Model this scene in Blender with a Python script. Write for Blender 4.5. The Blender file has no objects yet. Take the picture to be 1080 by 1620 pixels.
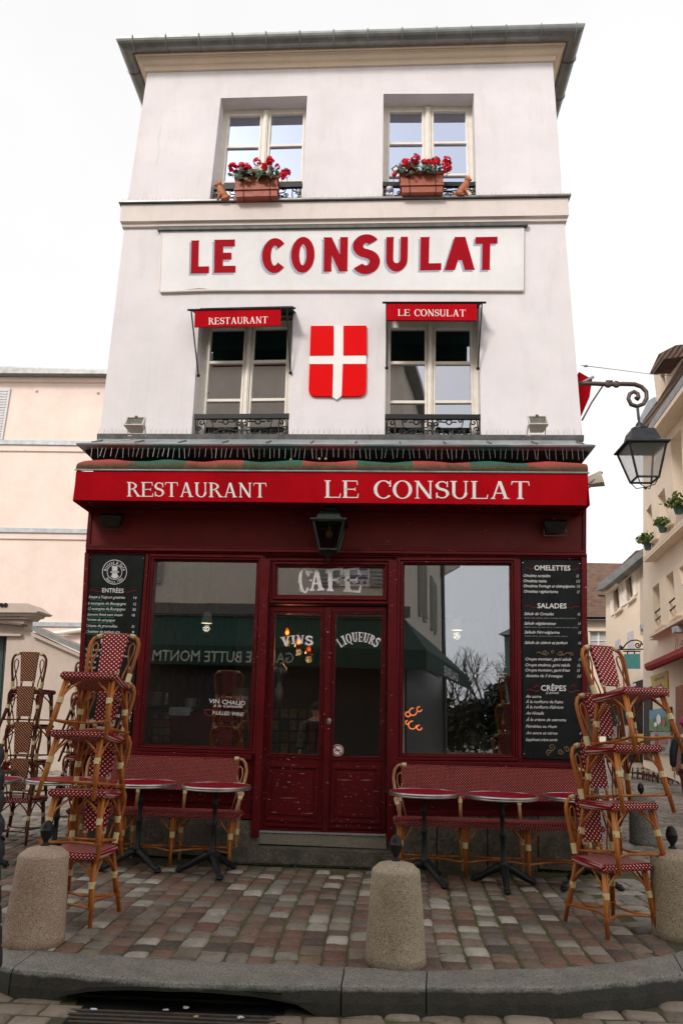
import bpy, bmesh, math, random
from mathutils import Vector, Matrix
from mathutils.geometry import tessellate_polygon

random.seed(11)
scene = bpy.context.scene
C = scene.collection
R = math.radians

# ---------------------------------------------------------------- camera
EYE = 1.36
YAW, PITCH, ROLL, FPX = R(-3.34417), R(16.1469), R(1.44819), 1132.38
_cy, _sy, _cp, _sp, _cr, _sr = (math.cos(YAW), math.sin(YAW), math.cos(PITCH),
                                math.sin(PITCH), math.cos(ROLL), math.sin(ROLL))
FWD = Vector((_sy * _cp, _cy * _cp, _sp))
_ri = Vector((_cy, -_sy, 0.0))
_up = _ri.cross(FWD)
RT = _cr * _ri + _sr * _up
UP = -_sr * _ri + _cr * _up
camd = bpy.data.cameras.new('camera')
camd.sensor_fit = 'VERTICAL'
camd.sensor_height = 36
camd.sensor_width = 24
camd.lens = 36 * FPX / 1620
camd.clip_start = 0.05
camd.clip_end = 2000
cam = bpy.data.objects.new('camera', camd)
C.objects.link(cam)
mw = Matrix((RT, UP, -FWD)).transposed().to_4x4()
mw.translation = Vector((0, 0, EYE))
cam.matrix_world = mw
scene.camera = cam

# ---------------------------------------------------------------- world, sun, exposure
SUN_EL, SUN_AZ = R(36), R(205)          # azimuth of the sun measured from +Y clockwise
world = bpy.data.worlds.new('World')
scene.world = world
world.use_nodes = True
wn, wl = world.node_tree.nodes, world.node_tree.links
wn.clear()
wo = wn.new('ShaderNodeOutputWorld')
bg = wn.new('ShaderNodeBackground')
sk = wn.new('ShaderNodeTexSky')
sk.sky_type = 'NISHITA'
sk.sun_disc = False
sk.sun_elevation = SUN_EL
sk.sun_rotation = SUN_AZ
sk.air_density = 1.0
sk.dust_density = 4.0
hs = wn.new('ShaderNodeHueSaturation')
hs.inputs['Saturation'].default_value = 0.22
mx = wn.new('ShaderNodeMixRGB')
mx.inputs[0].default_value = 0.72        # high overcast veil: an even white over the clear sky
mx.inputs[2].default_value = (10.6, 10.5, 10.5, 1)
cn = wn.new('ShaderNodeTexNoise'); cn.inputs['Scale'].default_value = 1.6; cn.inputs['Detail'].default_value = 5
ctc = wn.new('ShaderNodeTexCoord'); wl.new(ctc.outputs['Generated'], cn.inputs[0])
cr = wn.new('ShaderNodeValToRGB'); cr.color_ramp.elements[0].position = .3; cr.color_ramp.elements[0].color = (9.2, 9.15, 9.25, 1); cr.color_ramp.elements[1].position = .7; cr.color_ramp.elements[1].color = (10.9, 10.8, 10.7, 1)
wl.new(cn.outputs[0], cr.inputs[0]); wl.new(cr.outputs[0], mx.inputs[2])
wl.new(sk.outputs[0], hs.inputs['Color'])
wl.new(hs.outputs[0], mx.inputs[1])
wl.new(mx.outputs[0], bg.inputs[0])
bg.inputs[1].default_value = 0.090
wl.new(bg.outputs[0], wo.inputs[0])
sund = bpy.data.lights.new('sun', 'SUN')
sund.energy = 1.5
sund.angle = R(12)
sund.color = (1.0, 0.94, 0.87)
sun = bpy.data.objects.new('sun', sund)
C.objects.link(sun)
sdir = Vector((math.sin(SUN_AZ) * math.cos(SUN_EL), math.cos(SUN_AZ) * math.cos(SUN_EL), math.sin(SUN_EL)))
sun.rotation_euler = sdir.to_track_quat('Z', 'Y').to_euler()
vs = scene.view_settings
vs.view_transform = 'Standard'
vs.look = 'None'
vs.gamma = 1
vs.use_curve_mapping = False
vs.exposure = 0.50
scene.cycles.max_bounces = 8
scene.cycles.transparent_max_bounces = 12

# ---------------------------------------------------------------- geometry helpers
def ray(px, py):
    return FWD + RT * ((px - 540) / FPX) - UP * ((py - 810) / FPX)
EYEV = Vector((0, 0, EYE))

class PL:
    """A vertical plane in the place: a point on it and its run direction; n faces the viewer's side."""
    def __init__(s, p0, d):
        s.p0 = Vector((p0[0], p0[1], 0)); s.u = Vector((d[0], d[1], 0)).normalized()
        n = Vector((s.u.y, -s.u.x, 0))
        s.n = n if n.dot(EYEV - s.p0) > 0 else -n
    def at(s, px, py, off=0):
        d = ray(px, py); p = s.p0 + s.n * off
        t = (p - EYEV).dot(s.n) / d.dot(s.n)
        return EYEV + d * t
def YP(y): return PL((0, y), (1, 0))
def onG(px, py, z=0):
    d = ray(px, py); return EYEV + d * ((z - EYE) / d.z)

ORG = {}
def org(o): return ORG.get(o.name, Vector((0, 0, 0))) if o else Vector((0, 0, 0))
def meta(o, label=None, cat=None, group=None, kind=None):
    if label: o['label'] = label
    if cat: o['category'] = cat
    if group: o['group'] = group
    if kind: o['kind'] = kind
    return o
def thing(name, label, cat, loc=(0, 0, 0), group=None, kind=None):
    o = bpy.data.objects.new(name, None); C.objects.link(o)
    o.empty_display_size = 0.2
    o.location = loc
    ORG[o.name] = Vector(loc)
    return meta(o, label, cat, group, kind)
def link_mesh(name, verts, faces, mat, parent=None, smooth=False, fix=False):
    og = org(parent)
    me = bpy.data.meshes.new(name)
    me.from_pydata([tuple(Vector(v) - og) for v in verts], [], faces)
    if fix:
        bm = bmesh.new(); bm.from_mesh(me); bmesh.ops.recalc_face_normals(bm, faces=bm.faces); bm.to_mesh(me); bm.free()
    if mat: me.materials.append(mat)
    if smooth:
        me.polygons.foreach_set('use_smooth', [True] * len(me.polygons))
    me.update()
    o = bpy.data.objects.new(name, me); C.objects.link(o)
    ORG[o.name] = og
    if parent: o.parent = parent
    return o

class MB:
    def __init__(s): s.v = []; s.f = []
    def add(s, vs, fs):
        b = len(s.v); s.v += [Vector(v) for v in vs]; s.f += [tuple(i + b for i in f) for f in fs]; return s
    def box(s, c, d, rot=None):
        c = Vector(c); hx, hy, hz = d[0] / 2, d[1] / 2, d[2] / 2
        vs = [Vector((x, y, z)) for z in (-hz, hz) for y in (-hy, hy) for x in (-hx, hx)]
        if rot is not None: vs = [rot @ v for v in vs]
        return s.add([c + v for v in vs], [(0, 2, 3, 1), (4, 5, 7, 6), (0, 1, 5, 4), (2, 6, 7, 3), (0, 4, 6, 2), (1, 3, 7, 5)])
    def rbox(s, c, d, r):
        """a box with chamfered edges"""
        c = Vector(c); hx, hy, hz = d[0] / 2, d[1] / 2, d[2] / 2
        bm = bmesh.new(); bmesh.ops.create_cube(bm, size=1)
        for v in bm.verts: v.co = Vector((v.co.x * d[0], v.co.y * d[1], v.co.z * d[2]))
        bmesh.ops.bevel(bm, geom=bm.edges[:], offset=r, segments=2, affect='EDGES')
        bm.verts.index_update()
        s.add([c + v.co for v in bm.verts], [[v.index for v in f.verts] for f in bm.faces]); bm.free(); return s
    def tube(s, pts, r, n=7, closed=False, cap=True):
        pts = [Vector(p) for p in pts]; m = len(pts)
        rs = r if isinstance(r, (list, tuple)) else [r] * m
        vs = []; fs = []; prev = None
        for i, p in enumerate(pts):
            if closed: t = pts[(i + 1) % m] - pts[i - 1]
            else: t = pts[min(i + 1, m - 1)] - pts[max(i - 1, 0)]
            if t.length < 1e-9: t = Vector((0, 0, 1))
            t.normalize()
            if prev is None:
                a = Vector((0, 0, 1)) if abs(t.z) < .9 else Vector((1, 0, 0))
                prev = a.cross(t).normalized()
            x = (prev - t * prev.dot(t))
            if x.length < 1e-6: x = t.orthogonal()
            x.normalize(); prev = x; y = t.cross(x)
            for k in range(n):
                a = 2 * math.pi * k / n
                vs.append(p + (x * math.cos(a) + y * math.sin(a)) * rs[i])
        for i in range(m if closed else m - 1):
            j = (i + 1) % m
            for k in range(n):
                l = (k + 1) % n
                fs.append((i * n + k, i * n + l, j * n + l, j * n + k))
        if cap and not closed:
            fs.append(tuple(range(n - 1, -1, -1))); fs.append(tuple((m - 1) * n + k for k in range(n)))
        return s.add(vs, fs)
    def lathe(s, prof, c=(0, 0, 0), n=24, sx=1, sy=1, cap=True):
        c = Vector(c); vs = []; fs = []; m = len(prof)
        for r, z in prof:
            for k in range(n):
                a = 2 * math.pi * k / n
                vs.append(c + Vector((r * math.cos(a) * sx, r * math.sin(a) * sy, z)))
        for i in range(m - 1):
            for k in range(n):
                l = (k + 1) % n
                fs.append((i * n + k, i * n + l, (i + 1) * n + l, (i + 1) * n + k))
        if cap: fs.append(tuple(range(n - 1, -1, -1))); fs.append(tuple((m - 1) * n + k for k in range(n)))
        return s.add(vs, fs)
    def ball(s, c, rx, ry=None, rz=None, n=8, m=6, jit=0):
        ry = ry or rx; rz = rz or rx; c = Vector(c); vs = []; fs = []
        for i in range(m + 1):
            t = math.pi * i / m
            for k in range(n):
                a = 2 * math.pi * k / n; j = 1 + random.uniform(-jit, jit)
                vs.append(c + Vector((rx * math.sin(t) * math.cos(a) * j, ry * math.sin(t) * math.sin(a) * j, -rz * math.cos(t) * j)))
        for i in range(m):
            for k in range(n):
                l = (k + 1) % n
                fs.append((i * n + k, i * n + l, (i + 1) * n + l, (i + 1) * n + k))
        return s.add(vs, fs)
    def poly(s, pts): return s.add(pts, [tuple(range(len(pts)))])
    def slab(s, pts, vec):
        """polygon pts extruded by vec"""
        pts = [Vector(p) for p in pts]; n = len(pts); vec = Vector(vec)
        return s.add(pts + [p + vec for p in pts], [tuple(range(n)), tuple(range(2 * n - 1, n - 1, -1))] +
                     [(i, (i + 1) % n, n + (i + 1) % n, n + i) for i in range(n)])
    def build(s, name, mat, parent=None, smooth=False, fix=True):
        return link_mesh(name, s.v, s.f, mat, parent, smooth, fix)

def plate_geo(pl, outer, holes, off0, off1):
    loops = [outer] + list(holes)
    front = []; idx = []
    for lp in loops:
        ids = []
        for p in lp:
            ids.append(len(front)); front.append(pl.at(p[0], p[1], off1))
        idx.append(ids)
    flat = [[Vector(((front[i] - pl.p0).dot(pl.u), front[i].z, 0)) for i in ids] for ids in idx]
    tris = tessellate_polygon(flat)
    n = len(front); back = [v - pl.n * (off1 - off0) for v in front]
    fs = [tuple(t) for t in tris] + [tuple(n + i for i in reversed(t)) for t in tris]
    for ids in idx:
        m = len(ids)
        for a in range(m):
            i, j = ids[a], ids[(a + 1) % m]
            fs.append((i, j, n + j, n + i))
    return front + back, fs
def plate(name, pl, outer, holes, off0, off1, mat, parent, bevel=0):
    v, f = plate_geo(pl, outer, holes, off0, off1)
    o = link_mesh(name, v, f, mat, parent, fix=True)
    if bevel:
        b = o.modifiers.new('bevel', 'BEVEL'); b.width = bevel; b.segments = 2; b.limit_method = 'ANGLE'; b.angle_limit = R(40)
    return o
def rect(x0, y0, x1, y1): return [(x0, y0), (x1, y0), (x1, y1), (x0, y1)]
def lerp(a, b, t): return (a[0] + (b[0] - a[0]) * t, a[1] + (b[1] - a[1]) * t)
def qpt(q, s, t): return lerp(lerp(q[0], q[1], s), lerp(q[3], q[2], s), t)     # q = TL TR BR BL, t downwards
def sub(q, s0, t0, s1, t1): return [qpt(q, s0, t0), qpt(q, s1, t0), qpt(q, s1, t1), qpt(q, s0, t1)]
def grow(q, dx, dy): return [(q[0][0] - dx, q[0][1] - dy), (q[1][0] + dx, q[1][1] - dy), (q[2][0] + dx, q[2][1] + dy), (q[3][0] - dx, q[3][1] + dy)]

def children(o): return [c for c in C.objects if c.parent == o]
def copy_tree(o, loc, rz=0, label=None, group=None, tilt=None):
    kids = {}
    for c in C.objects:
        if c.parent: kids.setdefault(c.parent.name, []).append(c)
    def rec(a, par):
        b = a.copy(); C.objects.link(b)
        if par is not None: b.parent = par
        for k in kids.get(a.name, []): rec(k, b)
        return b
    r = rec(o, None); place(r, loc, rz, label, group, tilt); return r
def place(r, loc, rz=0, label=None, group=None, tilt=None):
    r.location = loc
    r.rotation_euler = (tilt[0] if tilt else 0, tilt[1] if tilt else 0, rz)
    if label: r['label'] = label
    if group: r['group'] = group
    return r

# ---------------------------------------------------------------- materials
class NT:
    def __init__(s, name):
        s.m = bpy.data.materials.new(name); s.m.use_nodes = True
        s.n = s.m.node_tree.nodes; s.l = s.m.node_tree.links
        s.n.clear()
        s.out = s.n.new('ShaderNodeOutputMaterial')
        s.tc = s.n.new('ShaderNodeTexCoord')
        s.b = s.n.new('ShaderNodeBsdfPrincipled')
        s.l.new(s.b.outputs[0], s.out.inputs[0])
    def noise(s, scale, detail=4, rough=.6, vec=None, stretch=None):
        t = s.n.new('ShaderNodeTexNoise'); t.inputs['Scale'].default_value = scale
        t.inputs['Detail'].default_value = detail; t.inputs['Roughness'].default_value = rough
        v = vec or s.tc.outputs['Object']
        if stretch:
            mp = s.n.new('ShaderNodeMapping'); mp.inputs['Scale'].default_value = stretch; s.l.new(v, mp.inputs[0]); v = mp.outputs[0]
        s.l.new(v, t.inputs[0]); return t.outputs[0]
    def ramp(s, fac, stops):
        r = s.n.new('ShaderNodeValToRGB'); e = r.color_ramp.elements
        e[0].position, e[0].color = stops[0][0], (*stops[0][1], 1)
        e[1].position, e[1].color = stops[-1][0], (*stops[-1][1], 1)
        for p, c in stops[1:-1]:
            x = e.new(p); x.color = (*c, 1)
        s.l.new(fac, r.inputs[0]); return r.outputs[0]
    def mix(s, fac, a, b, mode='MIX'):
        m = s.n.new('ShaderNodeMixRGB'); m.blend_type = mode
        for k, x in ((0, fac), (1, a), (2, b)):
            if isinstance(x, (int, float)): m.inputs[k].default_value = x
            elif isinstance(x, tuple): m.inputs[k].default_value = (*x, 1)
            else: s.l.new(x, m.inputs[k])
        return m.outputs[0]
    def math(s, op, a, b=0.0):
        m = s.n.new('ShaderNodeMath'); m.operation = op
        for k, x in ((0, a), (1, b)):
            if isinstance(x, (int, float)): m.inputs[k].default_value = x
            else: s.l.new(x, m.inputs[k])
        return m.outputs[0]
    def bump(s, h, strength=.3, dist=.01):
        b = s.n.new('ShaderNodeBump'); b.inputs['Strength'].default_value = strength; b.inputs['Distance'].default_value = dist
        s.l.new(h, b.inputs['Height']); s.l.new(b.outputs[0], s.b.inputs['Normal'])
    def col(s, c):
        if isinstance(c, tuple): s.b.inputs['Base Color'].default_value = (*c, 1)
        else: s.l.new(c, s.b.inputs['Base Color'])
    def rough(s, r):
        if isinstance(r, (int, float)): s.b.inputs['Roughness'].default_value = r
        else: s.l.new(r, s.b.inputs['Roughness'])
def sc(c, k): return tuple(min(1, x * k) for x in c)
def M(name, c, rough=.6, metal=0, var=.15, scale=6, bump=0, bscale=80, spec=.5):
    t = NT(name); n = t.noise(scale)
    t.col(t.ramp(n, [(.3, sc(c, 1 - var)), (.7, sc(c, 1 + var))])); t.rough(rough)
    t.b.inputs['Metallic'].default_value = metal
    t.b.inputs['Specular IOR Level'].default_value = spec
    if bump: t.bump(t.noise(bscale), bump, .004)
    return t.m
def plaster(name, c, stain, amt=.5, streak=True):
    t = NT(name)
    base = t.ramp(t.noise(1.1, 6, .65), [(.3, sc(c, .89)), (.7, sc(c, 1.05))])
    f = t.ramp(t.noise(2.3, 8, .7, stretch=(1.6, 1.6, .35)), [(.52, (0, 0, 0)), (.78, (amt, amt, amt))])
    base = t.mix(f, base, stain)
    if streak:
        g = t.ramp(t.noise(7, 3, .5, stretch=(3, 3, .1)), [(.58, (0, 0, 0)), (.8, (.13, .13, .13))])
        base = t.mix(g, base, sc(stain, .75))
    t.col(base); t.rough(.85); t.b.inputs['Specular IOR Level'].default_value = .25
    h = t.mix(.5, t.noise(9, 5, .6), t.noise(140, 3, .7)); t.bump(h, .35, .006)
    return t.m
def emis(name, c, s):
    t = NT(name); t.col(c); t.b.inputs['Emission Color'].default_value = (*c, 1); t.b.inputs['Emission Strength'].default_value = s; return t.m
def glass(name, base, tint=(.9, .93, .92), rough=.01, gl=(1, 1, 1), k=1.0, wav=0.0):
    t = NT(name); t.n.remove(t.b)
    tr = t.n.new('ShaderNodeBsdfTransparent'); tr.inputs[0].default_value = (*tint, 1)
    g = t.n.new('ShaderNodeBsdfGlossy'); g.inputs[0].default_value = (*gl, 1); g.inputs['Roughness'].default_value = rough
    fr = t.n.new('ShaderNodeFresnel'); fr.inputs[0].default_value = 1.5
    f = t.math('MULTIPLY', fr.outputs[0], k); f = t.math('ADD', f, base); f = t.math('MINIMUM', f, 1.0)
    if wav:
        b = t.n.new('ShaderNodeBump'); b.inputs['Strength'].default_value = wav; b.inputs['Distance'].default_value = .01
        t.l.new(t.noise(1.6, 1, .4), b.inputs['Height']); t.l.new(b.outputs[0], g.inputs['Normal'])
    ms = t.n.new('ShaderNodeMixShader'); t.l.new(f, ms.inputs[0]); t.l.new(tr.outputs[0], ms.inputs[1]); t.l.new(g.outputs[0], ms.inputs[2])
    t.l.new(ms.outputs[0], t.out.inputs[0]); return t.m
def paint(name, c, chip=(.42, .34, .33), rough=.38, amount=.715):
    t = NT(name)
    base = t.ramp(t.noise(3, 6, .6), [(.3, sc(c, .8)), (.7, sc(c, 1.15))])
    a = t.noise(55, 3, .6, stretch=(.5, 1, 1.0)); b = t.noise(1.7, 2, .5)
    s = t.math('ADD', t.math('MULTIPLY', a, .78), t.math('MULTIPLY', b, .22))
    f = t.ramp(s, [(amount - .07, (0, 0, 0)), (amount - .05, (1, 1, 1))])
    t.col(t.mix(f, base, chip)); t.rough(t.ramp(t.noise(12, 4), [(.3, (rough - .08,) * 3), (.7, (rough + .14,) * 3)]))
    t.b.inputs['Specular IOR Level'].default_value = .16; t.bump(t.noise(14, 3, .5, stretch=(1, 1, 4)), .12, .01); return t.m
def weave(name, c, dot, cell=.0138, edge=.48):
    t = NT(name)
    sx = t.n.new('ShaderNodeSeparateXYZ'); t.l.new(t.tc.outputs['Object'], sx.inputs[0])
    x, y, z = sx.outputs
    k = math.pi / cell
    u = t.math('MULTIPLY', t.math('ADD', x, y), k); w = t.math('MULTIPLY', t.math('ADD', z, y), k)
    h = t.math('MULTIPLY', t.math('SINE', u), t.math('SINE', w))
    f = t.ramp(h, [(edge, (0, 0, 0)), (edge + .12, (1, 1, 1))])
    base = t.ramp(t.noise(14, 3), [(.3, sc(c, .75)), (.7, sc(c, 1.2))])
    t.b.inputs['Specular IOR Level'].default_value = .12; t.col(t.mix(f, base, dot)); t.rough(.5); t.bump(h, .5, .003); return t.m
def cane(name, a, b, c):
    t = NT(name)
    n = t.noise(9, 5, .6, stretch=(1, 1, .35))
    base = t.ramp(n, [(.3, a), (.52, b), (.72, c)])
    f = t.ramp(t.noise(130, 2, .5), [(.6, (0, 0, 0)), (.75, (.35, .35, .35))])
    t.col(t.mix(f, base, sc(a, .5))); t.rough(.36); t.b.inputs['Specular IOR Level'].default_value = .25; t.bump(t.noise(60, 2), .15, .003); return t.m
def stone(name, a, b, speck=(.03, .028, .025), scale=120, moss=None, rough=.8, mossz=None):
    t = NT(name)
    base = t.ramp(t.noise(4, 6, .65), [(.3, a), (.7, b)])
    f = t.ramp(t.noise(scale, 2, .6), [(.38, (.75, .75, .75)), (.5, (0, 0, 0))])
    base = t.mix(f, base, speck)
    g = t.ramp(t.noise(scale * .8, 2, .6, stretch=(1.1, .9, 1)), [(.58, (0, 0, 0)), (.66, (.6, .6, .6))])
    base = t.mix(g, base, sc(b, 1.5))
    if moss:
        q = t.ramp(t.noise(5, 8, .75), [(.42, (0, 0, 0)), (.62, (.85, .85, .85))])
        base = t.mix(q, base, moss)
    t.col(base); t.rough(rough); t.bump(t.mix(.4, t.noise(scale * .7, 3, .7), t.noise(12, 5, .6)), .6, .006); return t.m

m_wall = plaster('white_plaster', (.78, .735, .75), (.62, .555, .53), .6)
m_panelwall = plaster('sign_plaster', (.80, .775, .775), (.62, .56, .52), .3)
m_cream = plaster('cream_stucco', (.86, .71, .56), (.6, .46, .34), .3)
m_band = plaster('band_stucco', (.78, .69, .65), (.55, .46, .40), .4)
m_pink = plaster('pink_render', (.82, .665, .585), (.80, .57, .44), .5)
m_gwall = plaster('garden_wall_render', (.50, .41, .35), (.34, .28, .24), .5)
m_yel = plaster('yellow_render', (.82, .69, .55), (.68, .55, .42), .4)
m_yel2 = plaster('pale_render', (.78, .65, .52), (.62, .5, .4), .45)
m_galw = plaster('gallery_render', (.66, .58, .47), (.42, .36, .30), .5)
m_zinc = M('zinc', (.205, .208, .202), .42, .55, .22, 5, .1, 30)
m_zincl = M('light_zinc', (.34, .36, .38), .5, .4, .2, 5, .1, 30)
m_lead = M('dark_lead', (.09, .09, .085), .6, .2, .35, 10)
m_frame = M('cream_window_paint', (.80, .74, .66), .5, 0, .08, 9, .06, 40)
m_iron = M('black_iron', (.012, .013, .014), .45, .2, .3, 20, .15, 60, .3)
m_burg = paint('burgundy_paint', (.115, .0065, .0090), amount=.725)
m_burgd = paint('burgundy_door_paint', (.098, .0055, .0075), amount=.715)
m_burgf = paint('burgundy_fascia_paint', (.16, .019, .017), amount=.76, rough=.42)
m_awn = M('red_awning_cloth', (.46, .002, .008), .85, 0, .14, 3, .12, 300, .08)
def awncloth():
    t = NT('red_awning_canvas')
    c = (.46, .002, .008)
    base = t.ramp(t.noise(1.4, 6, .7, stretch=(1, 1, .5)), [(.3, sc(c, .72)), (.7, sc(c, 1.18))])
    f = t.ramp(t.noise(6, 8, .75, stretch=(1, 1, .25)), [(.55, (0,) * 3), (.85, (.4,) * 3)])
    t.col(t.mix(f, base, (.20, .02, .02))); t.rough(.85); t.b.inputs['Specular IOR Level'].default_value = .08
    t.bump(t.mix(.3, t.noise(3.2, 3, .5, stretch=(1, 1, .3)), t.noise(200, 2)), .55, .03); return t.m
m_awn = awncloth()
m_sign = M('red_sign_paint', (.34, .002, .010), .7, 0, .08, 5, spec=.08)
m_canopy = M('dark_green_canopy', (.012, .035, .026), .9, 0, .2, 5, spec=.1)
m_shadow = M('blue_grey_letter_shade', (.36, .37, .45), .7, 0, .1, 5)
m_shield = M('shield_red_enamel', (.74, .002, .003), .6, 0, .04, 4, spec=.06)
m_white = M('white_lettering', (.82, .80, .78), .5, 0, .05, 5)
m_offw = M('faded_white_lettering', (.80, .76, .75), .55, 0, .2, 20)
m_chalk = M('chalk_white', (.72, .72, .71), .7, 0, .15, 40)
m_green = M('green_print', (.02, .22, .12), .6, 0, .1, 5)
m_redp = M('red_print', (.30, .01, .015), .6, 0, .1, 5)
m_gold = M('ochre_print', (.30, .19, .09), .6, 0, .15, 9)
m_board = M('slate_board', (.014, .016, .016), .5, 0, .35, 4, .04, 40, .12)
m_glass = glass('shop_glass', .19, (.92, .94, .92), .0, (.90, .93, 1.0), k=1.0, wav=.05)
m_glassd = glass('door_glass', .13, (.88, .90, .88), .0, k=1.0, wav=.05)
m_gtop = glass('upper_window_glass', .60, (.4, .42, .45), .02, (.72, .80, 1.0), wav=.12)
m_gmid = glass('first_floor_glass', .38, (.3, .3, .32), .01, (.90, .92, 1.0), wav=.12)
def milky():
    t = NT('lantern_glass'); t.n.remove(t.b)
    a = t.n.new('ShaderNodeBsdfTransparent'); a.inputs[0].default_value = (.97, .97, .97, 1)
    b = t.n.new('ShaderNodeBsdfTranslucent'); b.inputs[0].default_value = (.9, .9, .9, 1)
    c = t.n.new('ShaderNodeBsdfGlossy'); c.inputs['Roughness'].default_value = .2
    m1 = t.n.new('ShaderNodeMixShader'); m1.inputs[0].default_value = .35; m2 = t.n.new('ShaderNodeMixShader'); m2.inputs[0].default_value = .06
    t.l.new(a.outputs[0], m1.inputs[1]); t.l.new(b.outputs[0], m1.inputs[2]); t.l.new(m1.outputs[0], m2.inputs[1]); t.l.new(c.outputs[0], m2.inputs[2]); t.l.new(m2.outputs[0], t.out.inputs[0]); return t.m
m_glamp = milky()
m_gdark = glass('dark_lantern_glass', .05, (.45, .5, .45), .1)
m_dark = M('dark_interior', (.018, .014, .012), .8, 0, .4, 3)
m_curt = M('net_curtain', (.42, .41, .42), .9, 0, .12, 9)
m_black = M('black_plastic', (.012, .012, .012), .35, 0, .3, 10)
m_beige = M('beige_plastic', (.50, .46, .38), .5, 0, .15, 12)
m_patina = M('green_black_metal', (.018, .028, .022), .4, .4, .4, 25, .1, 60)
m_lampb = M('lantern_black_metal', (.03, .032, .036), .38, .5, .3, 12)
m_bulbo = emis('warm_bulb_glow', (1.0, .33, .06), 3.0)
m_bulbd = M('amber_bulb', (.30, .12, .02), .2, 0, .2, 10)
m_brown = M('brown_metal', (.10, .065, .055), .5, .4, .3, 12)
m_terra = M('terracotta', (.34, .075, .035), .55, 0, .25, 30, .15, 90)
m_terrac = M('terracotta_statue', (.42, .13, .05), .6, 0, .4, 40, .3, 90)
m_leaf = M('geranium_leaf', (.035, .085, .035), .5, 0, .5, 60)
m_petal = M('geranium_petal', (.75, .010, .035), .6, 0, .3, 60, spec=.2)
m_petalw = M('white_petal', (.75, .70, .68), .6, 0, .15, 60)
m_straw = M('dry_stem', (.38, .29, .14), .7, 0, .2, 50)
m_cane = cane('orange_rattan_cane', (.19, .046, .009), (.41, .125, .022), (.60, .26, .075))
m_canep = cane('pale_rattan_cane', (.30, .13, .055), (.46, .25, .12), (.60, .40, .24))
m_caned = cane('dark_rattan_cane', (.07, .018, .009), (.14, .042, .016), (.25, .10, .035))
m_wrap = M('cream_cane_wrap', (.62, .50, .25), .45, 0, .15, 60, .2, 300)
m_weave = weave('red_white_weave', (.25, .005, .014), (.82, .68, .58))
m_weaveb = weave('red_white_bench_weave', (.20, .004, .010), (.62, .38, .32), .0125, .50)
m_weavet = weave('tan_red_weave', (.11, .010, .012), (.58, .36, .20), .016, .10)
m_weavep = weave('red_white_back_weave', (.25, .005, .014), (.85, .68, .58), .0185, .46)
m_ttop = M('red_lacquer_top', (.26, .004, .018), .5, 0, .2, 4, spec=.05)
m_chrome = M('brushed_rim', (.42, .39, .36), .28, .9, .2, 18)
m_granite = stone('granite_bollard', (.30, .235, .15), (.44, .36, .25), (.07, .058, .04), 150)
m_graniter = stone('pinkish_granite_bollard', (.33, .225, .155), (.46, .345, .25), (.08, .06, .045), 150)
m_kerb = stone('kerb_granite', (.105, .10, .088), (.175, .165, .145), (.018, .018, .015), 70, None)
m_step = stone('step_stone', (.10, .085, .062), (.17, .145, .11), (.03, .03, .02), 60, (.03, .032, .02))
m_plinth = stone('plinth_stone', (.12, .095, .065), (.20, .16, .11), (.05, .04, .03), 40, (.05, .045, .03))
m_conc = stone('sill_concrete', (.19, .17, .13), (.25, .22, .17), (.10, .09, .07), 90)
m_shadeblack = M('shade_black_cornice', (.020, .018, .017), .7, 0, .4, 9, spec=.15)  # near-black holds the shade under the zinc ledge, painted into the moulding
def roofmat():
    t = NT('brown_roof_tiles')
    t.col(t.ramp(t.noise(3.0, 6, .7), [(.3, (.075, .040, .026)), (.6, (.15, .085, .055))])); t.rough(.85)
    w = t.n.new('ShaderNodeTexWave'); w.bands_direction = 'Z'; w.inputs['Scale'].default_value = 2.4; w.inputs['Distortion'].default_value = 1
    t.l.new(t.tc.outputs['Object'], w.inputs[0]); t.bump(w.outputs[0], .6, .05); return t.m
m_roof = roofmat()
def pavermat(name, stops, attr=False, dirt=(.035, .032, .024), rough=.62):
    t = NT(name)
    if attr:
        a = t.n.new('ShaderNodeAttribute'); a.attribute_name = 'rnd'; f = a.outputs['Fac']
    else:
        a = t.n.new('ShaderNodeObjectInfo'); f = a.outputs['Random']
    base = t.ramp(f, stops)
    geo = t.n.new('ShaderNodeNewGeometry')
    n = t.noise(10, 6, .7, vec=geo.outputs['Position'])
    base = t.mix(t.ramp(n, [(.33, (.45,) * 3), (.55, (0,) * 3)]), base, dirt)
    n2 = t.noise(70, 3, .65, vec=geo.outputs['Position'])
    base = t.mix(t.ramp(n2, [(.5, (0,) * 3), (.75, (.3,) * 3)]), base, (.34, .31, .27))
    t.col(base)
    t.rough(t.ramp(n, [(.3, (rough + .15,) * 3), (.7, (rough - .18,) * 3)]))
    t.bump(t.mix(.5, n, t.noise(45, 4, .7, vec=geo.outputs['Position'])), .7, .012); return t.m
ST1 = [(0, (.070, .052, .041)), (.13, (.155, .072, .048)), (.26, (.160, .118, .080)), (.38, (.205, .100, .064)), (.50, (.105, .082, .064)), (.60, (.20, .18, .148)), (.70, (.20, .125, .082)), (.80, (.185, .148, .105)), (.90, (.26, .235, .19)), (1, (.46, .42, .35))]
ST2 = [(0, (.17, .145, .12)), (.4, (.25, .215, .175)), (.75, (.34, .295, .245)), (1, (.20, .16, .13))]
ST3 = [(0, (.15, .115, .08)), (.5, (.22, .17, .125)), (1, (.27, .22, .17))]
m_pav1 = pavermat('front_sett', ST1); m_pav1a = pavermat('front_sett_field', ST1, True)
m_pav2 = pavermat('pale_sett', ST2); m_pav2a = pavermat('pale_sett_field', ST2, True)
m_pav3 = pavermat('street_sett', ST3); m_pav3a = pavermat('street_sett_field', ST3, True)
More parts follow.
